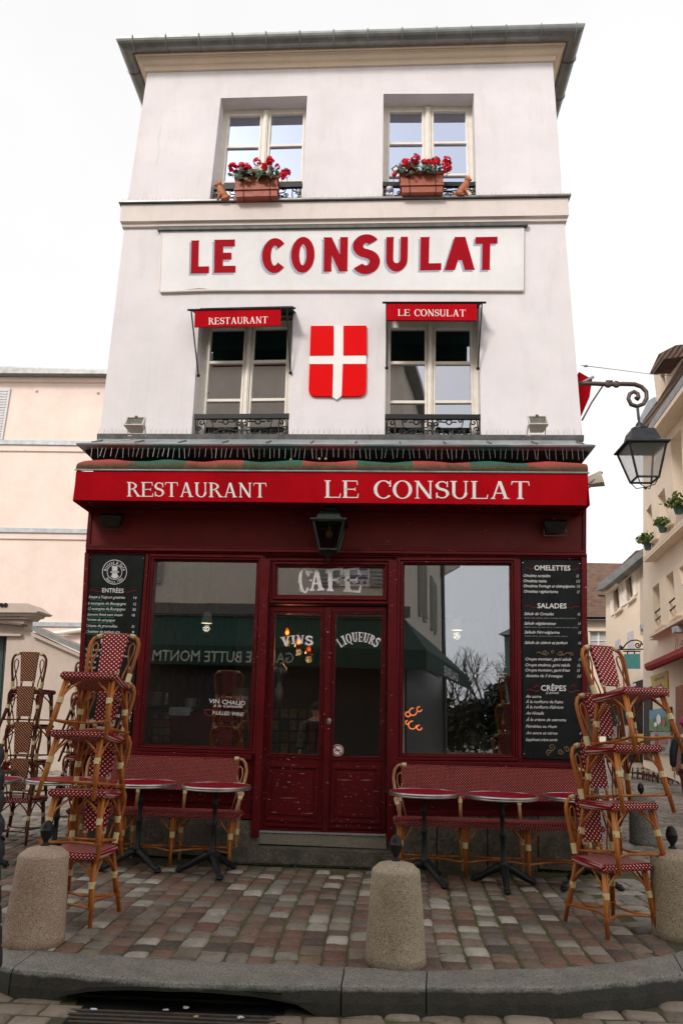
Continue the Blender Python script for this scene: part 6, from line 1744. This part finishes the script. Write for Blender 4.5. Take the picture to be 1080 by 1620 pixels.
for (x, y, w_, h, mt) in ((1041, 1138, 3.5, 9, m_offw), (1049, 1143, 3, 5, m_terra), (1036, 1146, 2.5, 4, m_white), (1037, 1170, 3, 10, m_redp), (1048, 1172, 6.5, 6.5, m_terra), (1046, 1184, 5, 4, m_brown), (1034, 1184, 4, 3, m_green)):
    plate('figure_print', PC, [(x - w_, y - h * .3), (x - w_ * .2, y - h), (x + w_ * .8, y - h * .5), (x + w_, y + h * .5), (x, y + h), (x - w_ * .9, y + h * .6)], [], .0665, .07, mt, ps)
pst = thing('timber_post', 'orange brown timber post at the right photo edge', 'post', tuple(PC.at(1074, 1215, 1.3)))
plate('post', PC, [(1067.5, 1087), (1078, 1083), (1079, 1230), (1068, 1225)], [], 1.2, 1.4, M('orange_timber', (.28, .085, .03), .6, 0, .3, 20), pst)
hs2 = thing('shop_window_dark', 'dark open shopfront on the ground floor of the yellow house', 'shopfront', tuple(PC.at(1023, 1200, .05)))
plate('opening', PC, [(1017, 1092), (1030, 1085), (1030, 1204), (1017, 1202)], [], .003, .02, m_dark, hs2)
m_ac = M('grey_unit', (.42, .43, .44), .5)
ac = thing('air_unit', 'small grey box unit under the upper ledge of the yellow house', 'air conditioner', tuple(PC.at(1066, 1000, .1)))
plate('case', PC, [(1061, 993), (1069, 990), (1070, 1000), (1062, 1002)], [], .003, .3, m_ac, ac, .01)
plate('grille', PC, [(1062, 994.5), (1067, 992.5), (1068, 999), (1063, 1000.5)], [], .301, .31, m_zinc, ac)

# corner house beyond, in three-quarter view
dB = ray(700, 1141); PB = PL((6.2, 20.3), (dB.x + .9, dB.y - .2)); PB = PL(tuple(ray(985, 1141).xy * (21 / ray(985, 1141).y)), (1, -1.1))
hb = thing('corner_house', 'cream corner house with shuttered windows at the bend of the right street', 'building', tuple(PB.at(985, 1205, 0)))
q1, q2 = [(967.5, 928), (976, 920.5), (980, 962), (971, 970)], [(987.5, 912), (996.5, 904), (1001, 944), (991.5, 953)]
plate('wall', PB, [(957.5, 936), (1017, 878), (1019, 1215), (957.5, 1212)], [q1, q2], -.4, 0, m_yel2, hb)
for q in (q1, q2):
    w = MB(); v, f = plate_geo(PB, q, [sub(q, .1, .05, .47, .95), sub(q, .53, .05, .9, .95)], -.22, -.17); w.add(v, f); wo_ = w.build('window', m_frame, hb); plate('pane', PB, q, [], -.21, -.20, m_pg, wo_)
    plate('sill', PB, [(q[3][0] - 1, q[3][1]), (q[2][0] + 1.5, q[2][1] - .6), (q[2][0] + 1.5, q[2][1] + 2), (q[3][0] - 1, q[3][1] + 2.6)], [], .002, .14, m_yel2, hb)
    for d, s0, s1 in ((-1, -.62, -.04), (1, 1.04, 1.62)):
        h = [qpt(q, s0, 0), qpt(q, s1, 0), qpt(q, s1, 1), qpt(q, s0, 1)]
        so = plate('shutter', PB, h, [], .003, .05, m_frame, hb)
        plate('shutter_brace', PB, [qpt(h, .1, .15), qpt(h, .9, .75), qpt(h, .9, .83), qpt(h, .1, .23)], [], .051, .07, m_band, so)
plate('gutter', PB, [(942, 934), (947, 922), (1015, 868), (1020, 872), (1018, 878), (955, 930)], [], .15, .55, m_zinc, hb)
plate('eaves', PB, [(949, 935), (1017, 876), (1018, 882), (957, 938)], [], .003, .3, m_yel2, hb)
plate('roof', PB, [(943, 930), (1005, 871), (1030, 868), (1030, 876), (1015, 878), (955, 932)], [], -3, .3, m_roof, hb)
plate('shade_strip', PB, [(1011.5, 885), (1018, 878), (1019, 1003), (1012, 1003)], [], .003, .03, m_gwall, hb)  # darker strip painted for the shadow between this house and the yellow one
plate('flashing', PB, [(1011, 988), (1024, 987), (1024, 994.5), (1011, 995.5)], [], .04, .12, m_zincl, hb)
for q in ([(1006, 1026), (1009, 1022), (1010, 1045), (1007, 1047)],): plate('shutter', PB, q, [], .003, .06, m_frame, hb)
m_mur = M('faded_mural_shutter', (.50, .47, .50), .8, 0, .12, 14)
for q in ([(972, 1015), (980, 1010), (982, 1034), (972, 1036)], [(991, 1002), (1001, 997), (1003, 1030), (992, 1032)]): plate('faded_mural', PB, q, [], .001, .004, m_mur, hb)
hc = thing('lower_shops', 'dark shop openings with a striped blind at the foot of the corner house', 'shopfront', tuple(PB.at(985, 1205, .1)))
plate('dark_opening', PB, [(958, 1098), (1016, 1078), (1016, 1206), (958, 1206)], [], .004, .03, m_dark, hc)
plate('blind', PB, [(952, 1096), (1003, 1081), (1003, 1085), (952, 1101)], [], .5, .56, m_white, hc)
plate('fascia', PB, [(1000, 1080), (1015, 1075), (1015, 1100), (1000, 1100)], [], .05, .12, m_black, hc)
for (x, y, w_, h, mt) in ((983, 1150, 2, 5, m_redp), (974, 1136, 2.4, 4, m_green), (977, 1144, 2, 4, m_cloth), (990, 1162, 3, 14, m_beige), (1008, 1175, 2.4, 14, m_yb), (1000, 1168, 2, 12, M('violet_goods', (.25, .12, .35), .6)), (966, 1158, 3, 9, m_offw), (971, 1176, 3, 7, m_terra), (985, 1184, 3, 8, m_zincl)):
    plate('goods', PB, [(x - w_, y - h), (x + w_, y - h), (x + w_, y + h), (x - w_, y + h)], [], .25, .45, mt, hc)
hsn = thing('hanging_sign', 'blank teal hanging sign under a scrolled iron bracket in the right street', 'sign', tuple(PB.at(1010, 1055, 1.2)))
plate('sign_board', PB, [(986, 1035), (1010.5, 1034), (1011, 1058), (987, 1058)], [], 1.18, 1.22, M('teal_board', (.06, .26, .24), .5, 0, .08, 6), hsn)
m = MB(); B_ = lambda pts, r=.018: m.tube([PB.at(x, y, 1.2) for x, y in pts], r, 5)
B_([(975, 1027.5), (1011, 1027)]); B_([(985, 1030.3), (1012, 1030.3)]); B_([(992, 1030), (992, 1035)]); B_([(1003, 1030), (1003, 1035)])
B_([(984, 1026), (990, 1018), (997, 1013.5), (1006, 1012.5), (1013, 1015.5), (1015.5, 1020.5)]); B_(scroll(1008, 1020.5, 5, 1.4, -30, 1)); B_(scroll(981.5, 1023.5, 3, 1.3, 0, 1)); B_([(1011, 1027), (1018, 1027)])
m.build('bracket', m_iron, hsn)
# far brown-roofed house closing the street
PF = YP(34.0)
hf = thing('brown_roof_house', 'distant low house with a long brown tiled roof between the cafe and corner house', 'building', tuple(PF.at(945, 1200, 0)))
fq = [(932.5, 998), (960, 998), (960, 1026), (932.5, 1026)]
plate('wall', PF, [(860, 978), (1010, 978), (1010, 1196), (860, 1193)], [fq], -6, 0, m_yel2, hf)
w = MB(); v, f = plate_geo(PF, fq, [sub(fq, .06, .06, .46, .52), sub(fq, .54, .06, .94, .52), sub(fq, .06, .56, .46, .96), sub(fq, .54, .56, .94, .96)], -.2, -.12); w.add(v, f); wf = w.build('window', m_white, hf); plate('pane', PF, fq, [], -.18, -.17, m_curt, wf)
plate('window_surround', PF, [(930, 995), (962, 995), (962, 998), (930, 998)], [], .003, .08, m_yel, hf)
plate('cornice', PF, [(860, 975.5), (1010, 976), (1010, 981), (860, 980.5)], [], .003, .4, m_zinc, hf)
e0, e1 = PF.at(860, 976, .4), PF.at(1010, 976, .4); r0, r1 = YP(38).at(860, 889), YP(38).at(1010, 892)
m = MB(); m.add([e0, e1, r1, r0, e0 - Vector((0, 0, .1)), e1 - Vector((0, 0, .1))], [(0, 1, 2, 3), (0, 4, 5, 1)]); m.build('roof', m_roof, hf)
m = MB()
for k in range(3): m.tube([YP(35.6).at(946 + k, 944), YP(35.2).at(950 + k, 947)], .2, 6)
m.build('roof_vent', m_black, hf)

# ---------------------------------------------------------------- street lantern and side awning on the cafe's right flank
PLn = YP(8.0)
sl = thing('street_lantern', 'black street lantern hanging from a scrolled arm on the right corner of the cafe', 'street lamp', (XR, 8.0, 5.33))
m = MB(); arm = [(916, 606.5), (940, 607), (960, 608), (985, 607.5), (1003, 608), (1014, 612), (1021.5, 620), (1022, 630), (1017, 639), (1007, 643), (997.5, 640), (993, 631), (995.5, 623), (1002, 619.5), (1008, 623), (1009, 628), (1006, 631)]
m.tube([PLn.at(x, y) for x, y in arm], [.028] * 5 + [.026] * 6 + [.024] * 4 + [.028, .034], 8); m.build('scroll_arm', m_brown, sl, smooth=True)
m = MB()
for x in (961, 974): m.ball(PLn.at(x, 608), .045, .035, .045, 10, 8)
m.tube([PLn.at(958, 604), PLn.at(968, 604)], .02, 6); m.build('collar', m_brown, sl)
m = MB(); m.tube([PLn.at(953, 610), PLn.at(935, 637), PLn.at(920, 665)], .012, 6); m.build('stay', m_brown, sl)
c = PLn.at(1014, 709); cz = PLn.at(1008, 643)
m = MB(); m.tube([cz, (c.x - .0, c.y, c.z + .52), (c.x, c.y, c.z + .36)], .016, 6); m.build('drop_rod', m_lampb, sl)
lantern(sl, c, .42, .24, .39, m_lampb, m_glamp, .205, .014, None, True)
sa = thing('side_awning', 'folded red awning on the right flank wall beside the lantern arm', 'awning', (XR + .02, 9.2, 5.0))
m = MB(); y0, y1 = 8.5, 9.7
p = [YP(y0).at(x, y) for x, y in ((915, 588), (936, 600), (932, 628), (919, 658), (917, 640), (915, 600))]
m.slab(p, (0, y1 - y0, 0)); m.build('cloth', m_awn, sa)
m = MB(); m.tube([YP(y0 - .02).at(918, 606), YP(y0 - .02).at(938, 596)], .02, 5); m.build('bar', m_zincl, sa)
wr_ = thing('overhead_wire', 'thin wire with a small fitting crossing the sky beside the lantern', 'cable', tuple(PLn.at(920, 578)))
m = MB(); m.tube([PLn.at(919, 578), YP(10).at(960, 583), YP(13).at(1030, 592), YP(15).at(1100, 597)], .006, 4); m.ball(PLn.at(926, 579), .03, .02, .015); m.build('wire', m_zincl, wr_)

# ================================================================ PEOPLE
def skinmesh(name, J, E_, mat, parent, sub_=2, root=0):
    og = org(parent); me = bpy.data.meshes.new(name); me.from_pydata([tuple(Vector(p[:3]) - og) for p in J], E_, []); me.materials.append(mat)
    o = bpy.data.objects.new(name, me); C.objects.link(o); ORG[o.name] = og; o.parent = parent
    bpy.context.view_layer.objects.active = o
    md = o.modifiers.new('skin', 'SKIN')
    if not me.skin_vertices: me.attributes
    sv = me.skin_vertices[0].data if me.skin_vertices else None
    if sv is None:
        raise RuntimeError('no skin layer')
    for i, p in enumerate(J):
        sv[i].radius = (p[3], p[3] if len(p) < 5 else p[4]); sv[i].use_root = (i == root)
    sb = o.modifiers.new('subsurf', 'SUBSURF'); sb.levels = sub_; sb.render_levels = sub_
    md.use_smooth_shade = True
    return o
m_skin = M('skin', (.50, .26, .19), .5, 0, .08, 12)
m_navy = M('navy_padded_jacket', (.012, .016, .026), .6, 0, .3, 14, .3, 30)
m_trous = M('burgundy_trousers', (.085, .012, .018), .8, 0, .2, 14)
m_hatp = M('pink_knit_hat', (.40, .02, .10), .8, 0, .2, 60, .4, 200)
m_shoe = M('dark_shoe', (.012, .016, .018), .5)
def person(label, loc, rz, H, mats, puffy=False, arm_r=(.0, .0), lean=0.0):
    """walking adult, built at the origin facing -Y and then placed"""
    mj, mt, mh, ms = mats; k = H / 1.72
    t = thing('person', label, 'person')
    S = lambda *a: tuple(x * k for x in a)
    J = [S(0, 0, .95, .135, .10), S(0, 0, 1.12, .125, .095), S(0, 0, 1.30, .15, .105), S(0, .0, 1.43, .10, .08), S(0, -.005, 1.50, .052, .055), S(0, -.015, 1.56, .062, .07), S(0, -.02, 1.64, .078, .092), S(0, -.01, 1.70, .055, .065),
         S(-.09, 0, .88, .088, .09), S(-.10, -.10, .50, .062), S(-.10, -.04, .10, .042), S(.09, 0, .88, .088, .09), S(.10, .08, .50, .062), S(.10, .20, .12, .042),
         S(-.19, 0, 1.40, .055), S(-.245, .03, 1.14, .045), S(-.255, -.05, .90, .034), S(.19, 0, 1.40, .055), S(.245, -.03, 1.14, .045), S(.255, -.13, .92, .034),
         S(-.255, -.06, .84, .030, .042), S(.255, -.15, .86, .030, .042)]
    E_ = [(0, 1), (1, 2), (2, 3), (3, 4), (4, 5), (5, 6), (6, 7), (0, 8), (8, 9), (9, 10), (0, 11), (11, 12), (12, 13), (3, 14), (14, 15), (15, 16), (3, 17), (17, 18), (18, 19), (16, 20), (19, 21)]
    skinmesh('body', J, E_, m_skin, t)
    for sx, wy in ((-1, -.06), (1, -.15)):                # fingers and thumb
        m = MB(); pz = .80 if sx < 0 else .82
        for f in range(4):
            y = wy - .030 + f * .019; L = (.062, .075, .070, .052)[f]
            m.tube([S(sx * .255, y, pz + .01), S(sx * .258, y - .003, pz - L * .5), S(sx * .246, y - .006, pz - L)], [.0085 * k, .008 * k, .0065 * k], 7)
        m.tube([S(sx * .245, wy - .035, pz + .03), S(sx * .240, wy - .055, pz + .0), S(sx * .236, wy - .058, pz - .025)], [.010 * k, .009 * k, .007 * k], 7)
        m.build('fingers', m_skin, t, smooth=True)
    m = MB(); m.ball(S(-.028, -.105, 1.635), .011 * k, .008 * k, .008 * k); m.ball(S(.028, -.105, 1.635), .011 * k, .008 * k, .008 * k); m.build('eyes', m_black, t)
    m = MB(); m.tube([S(0, -.10, 1.635), S(0, -.128, 1.605), S(0, -.108, 1.598)], [.008 * k, .012 * k, .008 * k], 6); m.build('nose', m_skin, t, smooth=True)
    m = MB(); m.tube([S(-.022, -.102, 1.575), S(0, -.108, 1.573), S(.022, -.102, 1.575)], .005 * k, 5); m.build('mouth', m_petal, t)
    for sx in (-1, 1): m = MB(); m.ball(S(sx * .08, -.01, 1.62), .012 * k, .022 * k, .032 * k); m.build('ear', m_skin, t)
    Jk = [S(0, 0, .80, .165, .13), S(0, 0, .95, .16, .125), S(0, 0, 1.12, .15, .118), S(0, 0, 1.30, .175, .125), S(0, 0, 1.42, .12, .10), S(0, -.0, 1.475, .075, .075),
          S(-.20, 0, 1.39, .078), S(-.255, .03, 1.14, .068), S(-.26, -.045, .915, .055), S(.20, 0, 1.39, .078), S(.255, -.03, 1.14, .068), S(.26, -.125, .935, .055)]
    skinmesh('jacket', Jk, [(0, 1), (1, 2), (2, 3), (3, 4), (4, 5), (4, 6), (6, 7), (7, 8), (4, 9), (9, 10), (10, 11)], mj, t, root=1)
    if puffy:
        m = MB()
        for (a, b_, r) in ((Jk[6], Jk[7], .078), (Jk[7], Jk[8], .070), (Jk[9], Jk[10], .078), (Jk[10], Jk[11], .070)):
            a, b_ = Vector(a[:3]), Vector(b_[:3]); n = 15; 
            m.tube([a.lerp(b_, i / n) for i in range(n + 1)], [k * r * (1.02 + .13 * abs(math.sin(math.pi * i / 3))) for i in range(n + 1)], 14)
        m.build('padded_sleeves', mj, t, smooth=True)
    skinmesh('trousers', [S(0, 0, .93, .15, .115), S(-.095, -.01, .84, .105, .105), S(-.10, -.10, .50, .078), S(-.10, -.04, .11, .06), S(.095, .01, .84, .105, .105), S(.10, .08, .50, .078), S(.10, .19, .13, .06)],
             [(0, 1), (1, 2), (2, 3), (0, 4), (4, 5), (5, 6)], mt, t)
    for x, y, z, tp in ((-.10, -.09, .0, 0), (.10, .17, .03, 20)):
        m = MB(); m.ball(S(x, y, z + .048), .048 * k, .13 * k, .048 * k, 12, 8); m.build('shoe', ms, t, smooth=True)
    m = MB(); m.ball(S(0, .0, 1.685), .098 * k, .115 * k, .105 * k, 16, 12); m.lathe([(.098 * k, 0), (.106 * k, .006), (.106 * k, .04 * k), (.098 * k, .045 * k)], S(0, .0, 1.655), 18, 1, 1.14); m.build('knit_hat', mh, t, smooth=True)
    place(t, loc, rz); ORG[t.name] = Vector(loc)
    return t
p = onG(1080, 1309)
person('person in dark navy jacket, burgundy trousers and pink hat walking at the right photo edge', (p.x + .19, p.y, 0), R(165), 1.47, (m_navy, m_trous, m_hatp, m_shoe))
person('person in a black padded jacket, only a sleeve showing at the lower left photo edge', (-1.18, 1.72, -.135), R(182), 1.74, (M('black_padded_jacket', (.010, .012, .016), .45, 0, .25, 20), M('dark_jeans', (.02, .025, .04), .8), M('black_hat', (.02, .02, .02), .8), m_shoe), True)

# ================================================================ ACROSS THE STREET (behind the viewer, seen in the shop glass)
MG = 7.75
def mir(px, py, yv):
    d = ray(px, py); v = EYEV + d * (yv / d.y); return Vector((v.x, 2 * MG - v.y, v.z))
A0 = mir(640, 1000, 19.6); Bc = mir(697, 1000, 31.0)
ga = thing('gallery_building', 'pale rendered gallery building across the street reflected in the shop glass', 'building', (-4, A0.y, 0))
x0 = -17.0; zt = 12.0
def gbox(name, pts, z0, z1, mat, par): 
    m = MB(); m.slab([(x, y, z0) for x, y in pts], (0, 0, z1 - z0)); return m.build(name, mat, par)
back = [(A0.x, A0.y), (Bc.x, Bc.y), (Bc.x - 8, Bc.y), (x0, A0.y - 10), (x0, A0.y)]
gbox('wall', back, 0, zt, m_galw, ga)
gbox('cornice', [(A0.x + .15, A0.y + .15), (x0, A0.y + .15), (x0, A0.y + .002), (A0.x, A0.y + .002)], 4.05, 4.35, M('dark_cornice', (.12, .11, .095), .7), ga)
gbox('eaves', [(A0.x + .3, A0.y + .3), (Bc.x + .3, Bc.y), (Bc.x - 8, Bc.y), (x0, A0.y - 10), (x0, A0.y + .3)], zt, zt + .25, m_zinc, ga)
m_gsh = M('gallery_shutter', (.36, .34, .29), .6)
for (sx_, zz) in ((mir(572, 930, 19.6).x - .2, 4.9), (-7.2, 4.9), (-10.6, 4.9)):
    for s in (-1, 1):
        m = MB(); m.box((sx_ + s * .75, A0.y + .05, zz + .9), (.62, .06, 1.8)); so = m.build('shutter', m_gsh, ga)
        m = MB()
        for k in range(16): m.box((sx_ + s * .75, A0.y + .095, zz + .1 + k * .107), (.54, .03, .05))
        m.build('louvres', M('louvre_shadow_paint', (.20, .19, .16), .6) if k == 99 else m_gsh, so)
    m = MB(); m.box((sx_, A0.y + .02, zz + .9), (.85, .06, 1.8)); wi = m.build('window', m_frame, ga)
    m = MB(); m.box((sx_, A0.y + .055, zz + .9), (.72, .02, 1.66)); m.build('pane', m_gmid, wi)
# side wall shutters and drain pipe
sd = Vector((Bc.x - A0.x, Bc.y - A0.y, 0)); sl_ = sd.length; sd.normalize(); sn = Vector((-sd.y, sd.x, 0)); sn = sn if sn.x > 0 else -sn
for f0 in (.28, .60):
    for s in (0, 1):
        c = A0 + sd * (sl_ * f0 + s * 1.3); m = MB(); z0_ = 4.6; u = sd * .55
        m.slab([Vector((c.x, c.y, z0_)) + sn * .02, Vector((c.x, c.y, z0_)) + u + sn * .02, Vector((c.x, c.y, z0_ + 2)) + u + sn * .02, Vector((c.x, c.y, z0_ + 2)) + sn * .02], sn * .06); so = m.build('shutter', m_gsh, ga)
        m = MB()
        for k in range(17):
            z = z0_ + .1 + k * .11; q = Vector((c.x, c.y, z)) + sn * .082 + u * .1; m.slab([q, q + u * .8, q + u * .8 + Vector((0, 0, .05)), q + Vector((0, 0, .05))], sn * .03)
        m.build('louvres', m_gsh, so)
m = MB(); p = Bc + sn * .1; m.tube([(p.x, p.y, 0), (p.x, p.y, zt)], .09, 8); m.build('drain_pipe', m_lead, ga)
m = MB(); p = mir(699, 905, 31); m.slab([(Bc.x, Bc.y, p.z + .9), (Bc.x + .9, Bc.y, p.z + .3), (Bc.x, Bc.y, p.z - .2)], (0, -.5, 0)); m.build('eaves_bracket', m_band, ga)
m_gaw = M('gallery_green_canvas', (.006, .038, .024), .8, 0, .15, 4)
gawn = thing('gallery_awning', 'dark green awning lettered GALERIE BUTTE MONTMARTRE reflected in the cafe windows', 'awning', (-4, A0.y + 1, 3))
YV = 18.2; yv = 2 * MG - YV
zb = mir(400, 1053, YV).z; zt_ = mir(400, 1024, YV).z
m = MB(); xr_ = A0.x + .5
m.slab([(xr_, yv, zb), (x0, yv, zb), (x0, yv, zt_), (xr_, yv, zt_)], (0, -.02, 0)); m.build('valance', m_gaw, gawn)
m = MB(); m.slab([(xr_, yv, zt_), (x0, yv, zt_), (x0, A0.y + .02, 4.0), (A0.x, A0.y + .02, 4.0)], (0, 0, .02)); m.build('canopy', m_gaw, gawn)
gx0, gx1 = mir(465, 1040, YV).x, mir(181, 1040, YV).x
def gtext(s, mp, mat, par, name='lettering', bold=.008):
    v, f = text_geo(s, bold, 0); a = min(p[0] for p in v); w = max(p[0] for p in v) - a
    link_mesh(name, [mp((x - a) / w, y / CAP) for x, y, z in v], f, mat, par)
m_glet = M('pale_gallery_lettering', (.50, .50, .42), .6)
lh = .62 * (zt_ - zb); lz = zb + .17 * (zt_ - zb)
gtext('GALERIE BUTTE MONTMARTRE', lambda s, t: Vector((gx0 + (gx1 - gx0) * s, yv + .004, lz + lh * t)), m_glet, gawn)
# side run of the awning, receding
e0 = Vector((xr_, yv, 0)); e1 = mir(742, 1060, 29); e1.z = 0
m = MB(); m.slab([e0 + Vector((0, 0, zb)), e1 + Vector((0, 0, zb)), e1 + Vector((0, 0, zt_)), e0 + Vector((0, 0, zt_))], -sn * .02); m.build('valance', m_gaw, gawn)
w1 = e1 - sn * 1.2; m = MB(); m.slab([e0 + Vector((0, 0, zt_)), e1 + Vector((0, 0, zt_)), Vector((Bc.x, Bc.y, 4.0)), Vector((A0.x, A0.y, 4.0))], (0, 0, .02)); m.build('canopy', m_gaw, gawn)
ed = (e1 - e0); gl0, gl1 = .62, .28
gtext('GALERIE', lambda s, t: e0 + ed * (gl0 + (gl1 - gl0) * s) + sn * .01 + Vector((0, 0, lz + lh * t)), m_white, gawn)
# dark shopfront under the awning
gf = thing('gallery_shopfront', 'dark glazed gallery shopfront under the green awning', 'shopfront', (-4, A0.y + .1, 0))
m = MB(); m.slab([(A0.x - .1, A0.y + .01, 0), (x0, A0.y + .01, 0), (x0, A0.y + .01, 3.4), (A0.x - .1, A0.y + .01, 3.4)], (0, .04, 0)); m.build('glazing', m_black, gf)
m = MB(); q0, q1 = A0 + sn * .01, Bc + sn * .01; m.slab([Vector((q0.x, q0.y, 0)), Vector((q1.x, q1.y, 0)), Vector((q1.x, q1.y, 3.0)), Vector((q0.x, q0.y, 3.0))], sn * .04); m.build('glazing', m_black, gf)
# bare trees, hedge, far green house
m_bark = M('grey_bark', (.06, .05, .042), .9, 0, .3, 12)
def tree(label, base, h, seed):
    rnd = random.Random(seed); t = thing('bare_tree', label, 'tree', tuple(base), 'bare winter trees across the street'); T_, Cr = MB(), MB()
    def br(p, d, L, r, lv):
        q = p + d * L; (T_ if lv < 2 else Cr).tube([p, p.lerp(q, .5) + Vector((rnd.gauss(0, .03), rnd.gauss(0, .03), 0)) * L, q], [r, r * .85, r * .7], 5 if lv < 2 else 3, cap=False)
        if lv >= 5: return
        for k in range(3 if lv < 4 else 2):
            nd = (d + Vector((rnd.gauss(0, .42), rnd.gauss(0, .42), rnd.uniform(.0, .35)))).normalized(); br(q if k < 2 else p.lerp(q, .6), nd, L * rnd.uniform(.62, .8), r * .62, lv + 1)
    br(Vector(base), Vector((0, 0, 1)), h * .30, h * .020, 0)
    T_.build('trunk', m_bark, t, fix=False); Cr.build('crown', m_bark, t, fix=False)
for i, (px, yv_, h) in enumerate(((762, 44, 6.6), (732, 50, 7.0), (700, 52, 6.0), (790, 40, 5.8), (835, 36, 6.0))):
    b0 = mir(px, 1150, yv_); b0.z = -.1
    tree(['bare branching tree in the middle of the right window reflection', 'bare tree behind the awning end in the window reflection', 'small bare tree nearest the gallery side wall', 'low bare tree right of the others in the window reflection', 'tall bare tree by the green house'][i], b0, h, 20 + i)
hd = thing('dark_hedge', 'dark evergreen hedge under the bare trees across the street', 'hedge', tuple(mir(720, 1150, 40)))
m = MB(); rnd = random.Random(6)
ha, hb_ = mir(640, 1150, 40), mir(815, 1150, 38)
for i in range(4200):
    s = rnd.random(); c = ha.lerp(hb_, s); z = rnd.random() ** .7 * (2.6 + .5 * math.sin(s * 9) + .3 * math.sin(s * 23)); p = Vector((c.x + rnd.gauss(0, .3), c.y + rnd.gauss(0, .5), z - .1))
    n = Vector((rnd.gauss(0, 1), rnd.gauss(0, 1), rnd.gauss(0, 1))).normalized(); u = n.orthogonal().normalized(); v = n.cross(u); r = rnd.uniform(.10, .24)
    m.add([p + u * r, p + v * r * .6, p - u * r, p - v * r * .6], [(0, 1, 2, 3)])
m.build('foliage', M('dark_hedge_leaf', (.02, .03, .02), .7, 0, .4, 3), hd, fix=False)['kind'] = 'stuff'
gh = thing('green_house', 'narrow pale green house reflected at the right edge of the right shop window', 'building', tuple(mir(812, 1150, 30)))
g0 = mir(797, 1005, 30); m = MB(); m.slab([(g0.x, g0.y, 0), (g0.x + 9, g0.y, 0), (g0.x + 14, g0.y - 9, 0), (g0.x + 5, g0.y - 9, 0)], (0, 0, g0.z)); m.build('wall', M('pale_green_render', (.18, .26, .20), .8), gh)
m = MB(); m.add([(g0.x - .3, g0.y + .3, g0.z), (g0.x + 9.5, g0.y + .3, g0.z), (g0.x + 14.5, g0.y - 9.5, g0.z), (g0.x + 4.7, g0.y - 9.5, g0.z), (g0.x + 5, g0.y - 4.5, g0.z + 2.9), (g0.x + 9, g0.y - 4.5, g0.z + 2.9)], [(0, 1, 5, 4), (1, 2, 5), (2, 3, 4, 5), (3, 0, 4), (0, 3, 2, 1)]); m.build('roof', m_zinc, gh)
for k in range(2):
    m = MB(); m.box((g0.x + 1.2 + k * 2.2, g0.y + .03, g0.z - 1.6), (.9, .06, 1.5)); m.build('window', m_black, gh)
